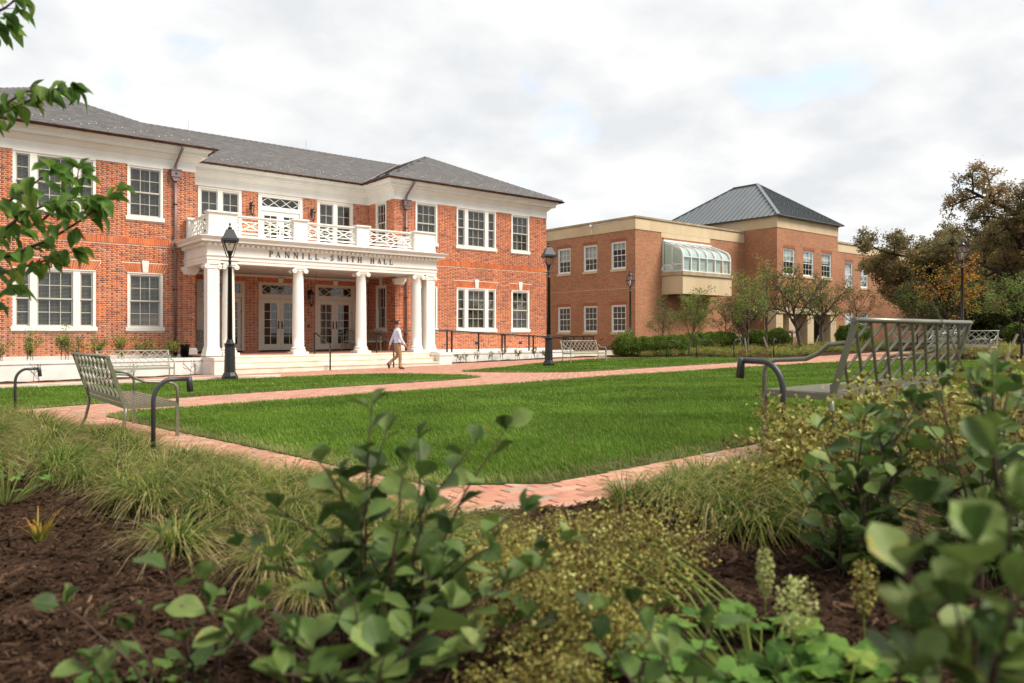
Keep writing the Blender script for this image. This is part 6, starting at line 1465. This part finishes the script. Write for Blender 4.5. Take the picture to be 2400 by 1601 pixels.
for px, D, s in ((430, 3.1, .7), (690, 3.3, .85), (560, 3.6, .9), (820, 3.5, .8), (900, 3.2, .8), (760, 2.9, .8), (640, 2.75, .75), (1010, 3.3, .7), (960, 2.8, .75), (1090, 3.0, .6), (870, 2.5, .7), (1060, 2.55, .65), (740, 2.4, .65)): p = gp(px, D); sedge_row(p[0], p[1], p[0], p[1], 1, s, .02, LB1, GS1)
sedge_row(2.7, 2.52, 4.5, 2.5, 10, .72, .05, LB2, GS2); sedge_row(2.75, 2.25, 4.2, 2.2, 9, .95, .08, 'sedge clump in the second row right of the path corner', GS2); sedge_row(2.7, 1.95, 3.7, 1.9, 7, .95, .08, 'sedge clump in the third row right of the path corner', GS2); sedge_row(2.75, 1.68, 3.3, 1.62, 4, .85, .08, 'sedge clump beside the dark leafy shrub at right', GS2)
# ---- seed-head plants: thin stems with clouds of small tan florets
def seed_proto(seed, n=620, h=.5, rad=.30, flat=.5):
    g = np.random.default_rng(seed); t = root('seed_head_plant'); B = MB(); m = 16; heads = []
    for i in range(m):
        a = g.uniform(0, 2*np.pi); rr_ = rad*g.random()**.5; c = Vector((rr_*math.cos(a), rr_*math.sin(a), h*g.uniform(.55, 1.0)))
        B.tube([(c.x*.2, c.y*.2, 0), (c.x*.55, c.y*.55, c.z*.6), tuple(c)], [.003, .0025, .0012], 4, cap=False); heads.append(c)
    B.build('stems', M['lf_lime'], t); H = np.array([tuple(c) for c in heads]); ci = g.integers(0, m, n)
    C = H[ci]+g.normal(size=(n, 3))*np.array([.06, .06, .06]); V, F, r = rand_quads(g, C, .031, np.clip(g.beta(1.6, 1.5, n), 0, 1), .75); tag(link('seed_heads', np_mesh('seed_heads', V, F, r, mats=[M['seed']]), t), kind='stuff')
    return [t, True]
sd = [seed_proto(71), seed_proto(72, 680, .42, .32), seed_proto(73, 600, .55, .28)]
def seedp(x, y, s, lb2, grp, kk, dz=0):
    t, first = sd[kk % 3]; sd[kk % 3][1] = False; place(t, first, (x, y, gz(x, y)+.02+dz), kk*1.7, s, lb2, grp, 'perennial')
kk = 0
for px, D, s in ((1880, 4.2, .85), (1960, 4.1, .8), (2060, 4.0, .95), (2130, 4.0, 1.05), (1850, 3.75, .78), (1925, 3.6, .8), (2010, 3.5, .8), (2120, 3.5, .95), (2260, 3.7, .95), (2360, 3.9, 1.25), (1800, 3.5, .55), (2390, 3.3, 1.2)):
    p = gp(px, D); seedp(p[0], p[1], s, 'tan seed-head perennial growing in front of the big bench', 'seed-head plants at right', kk); kk += 1
for px, D, s in ((1260, 2.7, .42), (1340, 2.75, .44), (1430, 2.7, .44), (1230, 2.4, .45), (1330, 2.4, .48), (1430, 2.45, .46), (1520, 2.6, .42), (1250, 2.1, .42), (1360, 2.1, .46), (1480, 2.15, .42), (1180, 2.55, .42), (1600, 2.6, .4), (1300, 1.85, .42), (1540, 2.3, .42), (1210, 1.9, .42), (1390, 1.8, .4), (1480, 1.9, .38), (1150, 2.2, .42), (1090, 2.4, .4), (1200, 1.65, .34), (1330, 1.6, .32)):
    p = gp(px, D); seedp(p[0], p[1], s, 'low golden seed-head perennial in the bed below the path corner', 'seed-head plants in the middle', kk); kk += 1

for i in range(16):
    x = 5.2+i*.42; y = 1.9+.35*math.sin(i*2.3)-.5*(i % 2); seedp(x, y, .8+.25*math.sin(i*1.7), 'tan seed-head perennial in the bed behind the big bench', 'seed-head plants behind the big bench', kk); kk += 1
sedge_row(5.4, 2.3, 11.5, 2.3, 14, .9, .1, 'sedge clump along the path behind the big bench', 'sedge clumps behind the big bench'); sedge_row(5.5, .6, 11, .7, 10, .95, .25, 'sedge clump in the bed behind the big bench, second row', 'sedge clumps behind the big bench')
# ---- large single leaves
def leaf_mesh(name, m, shape='obovate', curl=.25, fold=.18, wave=.03, seed=0):
    """one leaf, unit length along +x, real bend and fold"""
    g = np.random.default_rng(seed); V = []; F = []; Rr = []; nt, nc = 8, 5
    for i in range(nt+1):
        t_ = i/nt
        if shape == 'obovate': w = .36*(math.sin(math.pi*min(t_**1.15*.97+.02, 1))**.75)*(1+.12*math.sin(t_*2.6))
        else: w = .27*(math.sin(math.pi*min(t_**.85, 1)))**.85*(1-.35*max(t_-.6, 0))
        for j in range(nc):
            s = -1+2*j/(nc-1); rag = 1+(.05*g.uniform(-1, 1) if abs(s) == 1 else 0)
            y = s*w*rag; z = abs(s)*w*fold*2-curl*t_*t_*.5+wave*math.sin(t_*9+s*2+seed)*abs(s); V.append((t_, y, z))
    for i in range(nt):
        for j in range(nc-1):
            a = i*nc+j; F.append((a, a+nc, a+nc+1, a+1)); Rr.append(.75 if (j in (0, nc-2) and g.random() < .35) else g.uniform(.1, .5))
    return np_mesh(name, V, F, Rr, smooth=True, mats=[m])
def lobed_mesh(name, m, seed):
    g = np.random.default_rng(seed); V = [(0, 0, 0)]; F = []; n = 40; Rr = []
    for ring in (.5, 1.0):
        for i in range(n):
            a = 2*math.pi*i/n; rad = (.42+.10*abs(math.sin(a*2.5+.3))+.02*math.sin(a*13))*ring
            if abs(a-math.pi) < .35: rad *= .45
            V.append((.42+rad*math.cos(a), rad*math.sin(a), .10*ring*ring*math.cos(5*a)*.5-.06*ring+.05*math.sin(3*a+seed)*ring))
    V[0] = (.42, 0, -.0)
    for i in range(n): j = (i+1) % n; F.append((0, 1+i, 1+j, 1+j)); F.append((1+i, 1+n+i, 1+n+j, 1+j)); Rr += [.3, g.uniform(.2, .7)]
    me = bpy.data.meshes.new(name); me.from_pydata(V, [], [f[:3] if f[2] == f[3] else f for f in F]); a = me.attributes.new('r', 'FLOAT', 'FACE'); a.data.foreach_set('value', Rr)
    me.materials.append(m); me.polygons.foreach_set('use_smooth', [True]*len(me.polygons)); return me
LW = [leaf_mesh('leaf', M['lf_wa'], 'obovate', c, f, .03, i) for i, (c, f) in enumerate(((.15, .12), (.35, .2), (.05, .28), (.45, .1), (.25, .3), (-.1, .15)))]
LD = [leaf_mesh('leaf', M['lf_dog'], 'ellip', c, f, .02, 10+i) for i, (c, f) in enumerate(((.55, .3), (.75, .2), (.4, .45), (.9, .25), (.6, .5)))]
LH = [lobed_mesh('leaf', M['lf_heu'], i) for i in range(4)]
def put_leaf(meshes, parent, p, d_, s, g, up=None, roll=.5):
    d_ = Vector(d_).normalized(); up = Vector(up or (0, 0, 1)); y = up.cross(d_)
    if y.length < 1e-3: y = Vector((1, 0, 0)).cross(d_)
    y.normalize(); z = d_.cross(y); a = g.gauss(0, roll); y, z = y*math.cos(a)+z*math.sin(a), z*math.cos(a)-y*math.sin(a)
    m = Matrix((d_, y, z)).transposed().to_4x4(); m.translation = p
    o = bpy.data.objects.new('leaf', g.choice(meshes)); COL.objects.link(o); o.parent = parent; o.matrix_parent_inverse = WORLD[parent.name].inverted()
    o.matrix_basis = m @ Matrix.Diagonal((s, s*g.uniform(.85, 1.1), s, 1)); return o
def shrub(base, tips, lsize, gap, label, group, seed, start=.3, meshes=LW, sr=.006, cat='shrub', up=.25, maxn=290, name='leafy_shrub', tipup=True, sides=2):
    g = random.Random(seed); t = root(name, tuple(base), label, cat, group); B = MB(); n = 0; base = Vector(base)
    for tip in tips:
        tip = Vector(tip); b0 = base+Vector((g.uniform(-.12, .12), g.uniform(-.12, .12), 0)); d_ = tip-b0; ln = d_.length
        c1 = b0+Vector((d_.x*.25+g.uniform(-.03, .03), d_.y*.25+g.uniform(-.03, .03), d_.z*.5)); pts = []
        for k in range(9):
            q = k/8; p = b0*(1-q)**2+c1*2*q*(1-q)+tip*q*q; pts.append(p+Vector((g.uniform(-1, 1), g.uniform(-1, 1), 0))*.006*(1 if 0 < k < 8 else 0))
        B.tube(pts, [sr*(1-.72*k/8) for k in range(9)], 5); q = start+g.uniform(0, gap/ln); sd_ = g.uniform(0, 6.28)
        while q < 1.001 and n < maxn:
            x = q*8; j = min(int(x), 7); p = pts[j].lerp(pts[j+1], x-j); ax = (pts[j+1]-pts[j]).normalized(); sd_ += 2.4+g.uniform(-.5, .5)
            side = Vector((math.cos(sd_), math.sin(sd_), 0)); dd = side+Vector((0, 0, up+g.uniform(-.35, .45)))+ax*.35
            s = lsize*g.uniform(.62, 1.12)*(1 if q < .85 else .8); st = p+dd.normalized()*.012
            B.tube([p, st], [.0016, .0012], 4, cap=False); put_leaf(meshes, t, st, dd, s, g, roll=.45); n += 1; q += gap/ln*g.uniform(.7, 1.35)
        if tipup and n < maxn:
            for a in range(2): put_leaf(meshes, t, tip, Vector((g.uniform(-.8, .8), g.uniform(-.8, .8), .9)), lsize*.6, g); n += 1
    B.build('stems', M['twig'], t); return t
GF = 'broad leaved shrubs in the foreground'
def tipset(L_): return [ray(px, py, D) for px, py, D in L_]
b0 = ray(905, 781, 1.95); b0.z = gz(b0.x, b0.y)
shrub(b0, tipset([(872, 950, 1.85), (905, 1010, 1.9), (750, 1085, 1.8), (1185, 1005, 1.95), (1110, 1040, 1.85), (950, 1085, 1.75), (1230, 1190, 1.8), (650, 1190, 1.85), (1010, 1180, 1.7), (840, 1190, 1.65), (1330, 1270, 1.8), (560, 1280, 1.8), (1150, 1280, 1.65), (720, 1300, 1.6), (930, 1300, 1.6), (1420, 1430, 1.75), (1060, 1250, 1.8), (800, 1120, 1.9), (980, 1030, 1.85), (1270, 1330, 1.7)]), .088, .047, 'tall broad leaved green shrub in the middle of the foreground', GF, 3, start=.3, maxn=300)
b0 = ray(860, 781, 1.62); b0.z = gz(b0.x, b0.y)
shrub(b0, tipset([(620, 1400, 1.55), (1060, 1420, 1.5), (830, 1400, 1.5), (1240, 1450, 1.55), (700, 1490, 1.45), (960, 1480, 1.4), (1120, 1520, 1.45), (560, 1500, 1.5), (760, 1360, 1.6), (900, 1540, 1.35), (1010, 1350, 1.6), (660, 1580, 1.4), (1180, 1380, 1.6), (490, 1420, 1.6)]), .085, .045, 'lower broad leaved shrub at the bottom edge before the tall one', GF, 4, start=.2, maxn=200)
b0 = ray(430, 781, 1.75); b0.z = gz(b0.x, b0.y)
shrub(b0, tipset([(375, 1255, 1.75), (150, 1420, 1.7), (300, 1480, 1.65), (480, 1360, 1.7), (560, 1470, 1.6), (430, 1500, 1.55), (220, 1560, 1.6)]), .085, .06, 'thin low broad leaved shrub over the mulch at lower left', GF, 5, start=.45)
b0 = ray(2080, 781, 2.75); b0.z = gz(b0.x, b0.y)
tp = []; g_ = random.Random(9)
for i in range(34):
    px = g_.uniform(1850, 2180); lim = 1020-(px-1860)*.32; py = max(lim, 870)+g_.random()**1.0*400; tp.append((px, py, 2.7+g_.uniform(-.4, .3)))
tp += [(1850, 1000, 2.6), (1990, 960, 2.7), (2110, 900, 2.75)]
b0 = ray(1990, 781, 2.65); b0.z = gz(b0.x, b0.y)
shrub(b0, tipset(tp), .092, .062, 'dense dark broad leaved shrub in front of the big bench at right', GF, 7, start=.10, sr=.006, maxn=300)
tp = []
for i in range(34):
    px = g_.uniform(2120, 2460); py = 850+g_.random()**1.0*470; tp.append((px, py, 2.45+g_.uniform(-.35, .35)))
tp += [(2180, 700, 2.5), (2300, 850, 2.5), (2380, 830, 2.5)]
b0 = ray(2290, 781, 2.4); b0.z = gz(b0.x, b0.y)
shrub(b0, tipset(tp), .092, .062, 'dark broad leaved shrub at the right picture edge below the bench back', GF, 17, start=.1, sr=.006, maxn=300)
b0 = ray(2330, 781, 1.15); b0.z = gz(b0.x, b0.y)
shrub(b0, tipset([(2160, 1180, .95), (2330, 1060, .9), (2290, 1270, .85), (2410, 1180, .9), (2130, 1460, .95), (2240, 1420, .85), (2390, 1400, .8), (2120, 1330, .95), (2330, 1530, .85), (2150, 1560, .9)]), .088, .062, 'very near blurred broad leaved shrub at the lower right corner', GF, 8, start=.3, maxn=110)
# lobed ground cover, plumes
b0 = ray(1780, 781, 1.75); b0.z = gz(b0.x, b0.y)+.02
gl = random.Random(14)
def mound(base, n, rad, hmax, ls, label, seed):
    g = random.Random(seed); t = root('lobed_leaf_plant', tuple(base), label, 'perennial', 'lobed leaf plants'); B = MB()
    for i in range(n):
        a = g.uniform(0, 6.28); q = rad*math.sqrt(g.random()); p = base+Vector((q*math.cos(a), q*math.sin(a), hmax*(1-.6*(q/rad)**2)*g.uniform(.5, 1.1))); B.tube([base+Vector((q*.2*math.cos(a), q*.2*math.sin(a), 0)), p], [.003, .002], 4, cap=False)
        put_leaf(LH, t, p, Vector((math.cos(a), math.sin(a), g.uniform(-.25, .3))), ls*g.uniform(.7, 1.2), g, roll=.3)
    B.build('leaf_stalks', M['lf_lime'], t); return t
mound(b0, 60, .30, .16, .085, 'bright green lobed leaf plant at the bottom of the picture', 3)
b1 = ray(1960, 781, 1.55); b1.z = gz(b1.x, b1.y)+.02; mound(b1, 40, .26, .14, .08, 'bright green lobed leaf plant beside the blurred corner shrub', 4)
b1 = ray(10, 781, 4.2); b1.z = gz(b1.x, b1.y)+.02; mound(b1, 45, .22, .28, .05, 'small leafy green plant on the mulch at the left edge', 6)
b1 = ray(330, 781, 1.75); b1.z = gz(b1.x, b1.y)+.02; mound(b1, 26, .16, .10, .05, 'low pale green plant on the mulch at the bottom left', 8)
def plume(px, py0, py1, D, wpx, label, seed, mt='plume'):
    g = np.random.default_rng(seed); a, c = ray(px, py0, D), ray(px, py1, D); base = Vector((c.x, c.y, gz(c.x, c.y))); t = root('flower_plume', tuple(base), label, 'flower', 'cream flower plumes'); B = MB(); B.tube([base, c, a], [.003, .0025, .001], 5); B.build('stem', M['lf_lime'], t)
    n = 520; q = g.random(n)**.8; w = wpx/FPX*D*.5*(np.sin(np.pi*np.clip(q*.85+.12, 0, 1))**.7); an = g.uniform(0, 6.28, n); rr_ = np.sqrt(g.random(n))*w; P = np.stack([a.x+(c.x-a.x)*q+rr_*np.cos(an), a.y+(c.y-a.y)*q+rr_*np.sin(an), a.z+(c.z-a.z)*q], 1)
    V, F, r = rand_quads(g, P, .009, g.random(n), .8); tag(link('florets', np_mesh('florets', V, F, r, mats=[M[mt]]), t), kind='stuff')
plume(1793, 1285, 1400, 2.1, 45, 'small cream flower plume, left of the pair', 1); plume(1865, 1350, 1500, 1.75, 100, 'large cream flower plume, right of the pair', 2); plume(2025, 1310, 1440, 1.9, 70, 'fading pinkish flower plume beside the dark shrub', 3, 'seed')
b0 = ray(1600, 781, 1.5); b0.z = gz(b0.x, b0.y)
shrub(b0, tipset([(1480, 1420, 1.5), (1520, 1480, 1.45), (1660, 1470, 1.5), (1570, 1540, 1.4), (1400, 1500, 1.5)]), .085, .07, 'few broad leaved stems rising at the bottom edge right of the middle', GF, 23, start=.4, maxn=60)
st = ray(1790, 781, 2.0); st.z = gz(st.x, st.y); t = root('arching_stalks', tuple(st), 'yellow green arching flower stalks leaning left over the low perennials', 'perennial'); gs = random.Random(6)
for i in range(16):
    b = MB(); e = ray(gs.uniform(1250, 1620), gs.uniform(1230, 1450), 2.25+gs.uniform(-.2, .3)); m_ = st.lerp(e, .5)+Vector((0, 0, gs.uniform(.05, .14))); a0 = st+Vector((gs.uniform(-.1, .1), gs.uniform(-.1, .1), 0)); b.tube([a0*(1-q)**2+m_*2*q*(1-q)+e*q*q for q in (0, .2, .4, .6, .8, 1)], [.004, .0037, .0034, .003, .0025, .002], 5); b.build('stalk', M['lf_lime'], t)
# fern and arching stalks
b1 = ray(95, 781, 3.3); b1.z = gz(b1.x, b1.y)+.03; g = np.random.default_rng(5); t = root('small_fern', tuple(b1), 'small orange tipped fern on the mulch at left', 'fern'); V, F, r = blade_arrays(g, 60, .02, .10, .2, .012, .5, .2, .2, .9); link('fronds', np_mesh('fronds', V+np.array(tuple(b1)), F, r, mats=[M['lf_gold']]), t)
# bark chips
def chips():
    g = np.random.default_rng(77); n = 120000; D = 1.3+(g.random(n)**1.4)*6.0; px = g.uniform(-80, 2480, n); t_ = (px-1200)/FPX; x = (FW[0]+t_*RT[0])*D; y = (FW[1]+t_*RT[1])*D
    kx = inpoly(BED_A, x, y); x, y = x[kx], y[kx]; n = len(x); z = gza(x, y)+.03+.018*np.sin(3.1*x+1.3*y)*np.cos(2.3*y-x)+.012*np.sin(7.1*x-5*y)+.010*np.cos(11*y+6*x)+g.uniform(.0, .016, n)
    L_ = g.gamma(2.2, .009, n)+.008; w = L_*g.uniform(.10, .34, n); az = g.uniform(0, 6.28, n); tl = g.normal(size=n)*.32; rl = g.normal(size=n)*.35
    a = np.stack([np.cos(az)*np.cos(tl), np.sin(az)*np.cos(tl), np.sin(tl)], 1)*L_[:, None]*.5; b = np.stack([-np.sin(az)*np.cos(rl), np.cos(az)*np.cos(rl), np.sin(rl)], 1)*w[:, None]*.5; C = np.stack([x, y, z], 1)
    V = np.stack([C-a-b*.7, C+a*.8-b, C+a+b*.8, C-a*.9+b], 1).reshape(-1, 3); r = np.clip(g.beta(1.5, 3, n), 0, 1)
    tag(link('mulch_chips', np_mesh('mulch_chips', V, np.arange(n*4).reshape(-1, 4), r, mats=[M['chip']])), 'dark brown bark chips covering the planting bed', 'mulch', kind='stuff')
chips()
# fallen orange leaves on mulch
for i, (px, D) in enumerate(((500, 1.9), (735, 2.2), (330, 2.4), (560, 2.6), (1840, 1.9), (250, 2.0), (1560, 3.0), (690, 1.85))):
    p = gp(px, D); gL = random.Random(i); o = bpy.data.objects.new('fallen_leaf', LD[i % 5]); COL.objects.link(o); o.location = (p[0], p[1], p[2]+.06); o.scale = (.03, .03, .03); o.rotation_euler = (0, 0, i*2.2)
    tag(o, 'tiny fallen leaf lying on the dark mulch', 'leaf', 'fallen leaves on the mulch')

# ---- far flower bed
def peren_proto(seed, n, h, rad, mt, fl=.06):
    g = np.random.default_rng(seed); t = root('bed_perennial'); V1, F1, r1 = blade_arrays(g, 90, rad*.5, h*.6, h*1.15, .012, .6, .3, 0, .9); link('stems', np_mesh('stems', V1, F1, r1, mats=[M['sedge']]), t)
    C = g.normal(size=(n, 3))*np.array([rad*.5, rad*.5, h*.22])+np.array([0, 0, h*.55]); C[:, 2] = np.maximum(C[:, 2], .03); V, F, r = rand_quads(g, C, fl, np.clip(g.random(n)*.8+.1, 0, 1)); link('foliage', np_mesh('foliage', V, F, r, mats=[M[mt]]), t); return [t, True]
PP = [peren_proto(81, 420, .5, .4, 'peren'), peren_proto(82, 380, .38, .42, 'lf_lime', .07), peren_proto(83, 330, .6, .36, 'peren', .05), peren_proto(84, 380, .32, .4, 'peren', .055)]
rs = random.Random(5); GPN = 'perennials of the far flower bed'; GPE = 'perennials of the bed at the far right'
def scatter(poly, n, lb2, grp, smin, smax, dmax=60):
    c = 0; tries = 0; xs_ = [p[0] for p in poly]; ys_ = [p[1] for p in poly]
    while c < n and tries < n*60:
        tries += 1; x, y = rs.uniform(min(xs_), max(xs_)), rs.uniform(min(ys_), max(ys_))
        if not bool(inpoly(poly, np.array([x]), np.array([y]))[0]): continue
        pr_ = PP[rs.randrange(4)]; f = pr_[1]; pr_[1] = False
        place(pr_[0], f, (x, y, gz(x, y)+.02), rs.uniform(0, 6), rs.uniform(smin, smax), lb2, grp, 'perennial'); c += 1
scatter([(28.0, 16.6), (28.0, 18.5), (27.9, 21.5), (27.3, 24.2), (30, 25.6), (36, 23.6), (41, 19.5), (41, 16.8)], 130, 'yellow green autumn perennial in the bed before the brown brick building', GPN, .6, 1.05)
scatter([(27.0, 3), (27.0, 8.2), (26.4, 12.0), (36, 12.2), (40, 9), (36, 3)], 95, 'yellow green perennial in the bed around the bench at far right', GPE, .6, 1.1)
scatter([(29.5, 27.6), (33.5, 28.9), (44, 28.6), (44, 26), (36, 25.5)], 30, 'yellow green autumn perennial below the boxwood row', GPN, .5, .8)

# ---- small shrubs by the white walls
def mini(name, x, y, z, h, rx, nl, ml, seed, label, group, ls=.055, ncl=14, cat='shrub'):
    make_tree(name, (x, y, z), h, (h*.62, rx, h*.34), trunk_r=.014, fork=.25, nclump=ncl, nleaf=nl, lsize=ls, mleaf=ml, mbark='twig', seed=seed, cl=.6, shell=.2, label=label, group=group, stems=3, cat=cat, twigs=2)
GW = 'small yellow green shrubs in the white planter'
for i, (px, h, nl) in enumerate(((0, .75, 200), (72, .95, 420), (152, 1.1, 420), (185, .8, 160), (228, .95, 300), (285, 1.0, 380), (335, .75, 240), (402, .9, 330))):
    t_ = (px-1200)/FPX; D = 28.3/(FW[1]+t_*RT[1]); x = (FW[0]+t_*RT[0])*D
    mini('planter_shrub', x, 28.3, .40, h*1.1, .42, int(nl*2.2), 'lf_lime', 100+i, 'small yellow green twiggy shrub in the white planter, '+('at the left picture edge', 'under the wide window', 'tall one before the wide window', 'thin one right of the wide window', 'between the wide and the narrow window', 'left of the narrow window', 'under the narrow window', 'beside the downspout')[i], GW)
GHY = 'small hydrangeas along the white walls'
M['lf_hyd'] = leafmat('dry_hydrangea', [(0, (.10, .14, .03)), (.4, (.20, .19, .06)), (.7, (.28, .16, .09)), (1, (.34, .21, .14))])
for i, (px, h, nl, ml) in enumerate(((1075, .5, 60, 'lf_lime'), (1090, .5, 40, 'lf_hyd'), (1117, .75, 50, 'lf_hyd'), (1150, .6, 40, 'lf_hyd'), (1177, .75, 130, 'lf_hyd'), (1213, .7, 130, 'lf_hyd'), (1250, .65, 130, 'lf_lime'), (1275, .5, 90, 'lf_lime'))):
    t_ = (px-1200)/FPX; D = 27.45/(FW[1]+t_*RT[1]); x = (FW[0]+t_*RT[0])*D
    mini('small_hydrangea', x, 27.45, gz(x, 27.4)+.03, h, .25, nl, ml, 120+i, 'small half bare hydrangea along the white ramp wall, '+('first', 'second', 'third', 'fourth', 'fifth', 'sixth', 'seventh', 'eighth')[i]+' from the porch', GHY, ls=.07, ncl=8)
for i, (px, h) in enumerate(((85, .7), (310, .6), (452, .7))):
    t_ = (px-1200)/FPX; D = 26.75/(FW[1]+t_*RT[1]); x = (FW[0]+t_*RT[0])*D
    mini('bare_shrub', x, 26.75, gz(x, 26.7)+.03, h, .3, 14, 'lf_hyd', 140+i, 'nearly bare little shrub below the white planter wall, '+('leftmost', 'behind the pale bench', 'beside the porch pedestal')[i], 'bare little shrubs at the planter wall', ls=.04, ncl=9)
# planter pots on the porch
for x, y, lb2 in ((8.0, 28.6, 'dark pot with leafy plant beside the left downspout'), (18.05, 28.95, 'dark planter bucket by the right hand column')):
    t = root('planter_pot', (x, y, .55), lb2, 'pot'); b = MB(); b.lathe((x, y, .50), [(.13, 0), (.17, .4), (.19, .42), (.19, .45), (.15, .45), (.15, .40), (0, .40)], 14); b.build('pot', M['black'], t)

# ---- dogwood at the left edge: trunk outside the picture, branches reaching in
def dogwood():
    g = random.Random(4); base = ray(-520, 781, 3.6); base.z = gz(base.x, base.y); t = root('dogwood_tree', tuple(base), 'dogwood with drooping green leaves reaching in at the left edge', 'tree'); B = MB()
    top = base+Vector((.1, .1, 3.4)); trunk = [base.lerp(top, k/8)+Vector((g.uniform(-.03, .03), g.uniform(-.03, .03), 0)) for k in range(9)]; limb(B, trunk, .07, .03, 8)
    br = [(4, [(-200, 330), (0, 268), (70, 235), (132, 212)]), (4, [(-150, 600), (0, 560), (95, 520), (175, 450), (185, 395)]), (4, [(-120, 610), (20, 600), (120, 560), (200, 510), (255, 462)]), (3, [(-200, 700), (-60, 660), (40, 630), (110, 610), (170, 590)]), (6, [(-220, 120), (-80, 60), (10, 20), (55, -15)]), (6, [(-220, 160), (-60, 90), (15, 62)]), (3, [(-150, 760), (-40, 715), (25, 680)]), (4, [(-160, 560), (-30, 500), (40, 460), (120, 400)]), (4, [(-100, 590), (0, 545), (60, 500), (130, 470), (215, 470)]), (4, [(-200, 320), (-40, 275), (60, 215), (165, 205)])]
    n = 0
    for bi, (ti, pts) in enumerate(br):
        D = 3.4+g.uniform(-.25, .35); P = [trunk[ti]]+[ray(px, py, D+g.uniform(-.05, .05)) for px, py in pts]
        Q = []
        for a, c in zip(P[:-1], P[1:]):
            for k in range(3): Q.append(a.lerp(c, k/3))
        Q.append(P[-1]); limb(B, Q, .014, .0025, 6)
        tot = len(Q); k = 3.0
        while k < tot-1+.001:
            j = min(int(k), tot-2); p = Q[j].lerp(Q[j+1], k-j); ax = (Q[j+1]-Q[j]).normalized()
            if ray_px(p) > -60:
                for sgn in (1, -1):
                    sd_ = ax.cross(Vector((0, 0, 1))).normalized()*sgn; e = p+(sd_*.7+ax*.5+Vector((0, 0, .15))).normalized()*g.uniform(.02, .07); B.tube([p, e], [.002, .0014], 4, cap=False)
                    for q in range(2 if g.random() < .75 else 1):
                        dd = sd_*g.uniform(.1, .9)+ax*g.uniform(.0, .7)+Vector((0, 0, g.uniform(-1.0, -.15)))+Vector((g.uniform(-.4, .4), g.uniform(-.4, .4), 0)); put_leaf(LD, t, e+Vector((g.uniform(-.02, .02),)*3), dd, g.uniform(.07, .105), g, roll=.7); n += 1
            k += g.uniform(.75, 1.25)
        for q in range(5):
            dd = ax+Vector((g.uniform(-.8, .8), g.uniform(-.8, .8), g.uniform(-.9, .25))); put_leaf(LD, t, P[-1], dd, g.uniform(.07, .10), g, roll=.7)
    B.build('trunk', M['twig'], t)
dogwood()
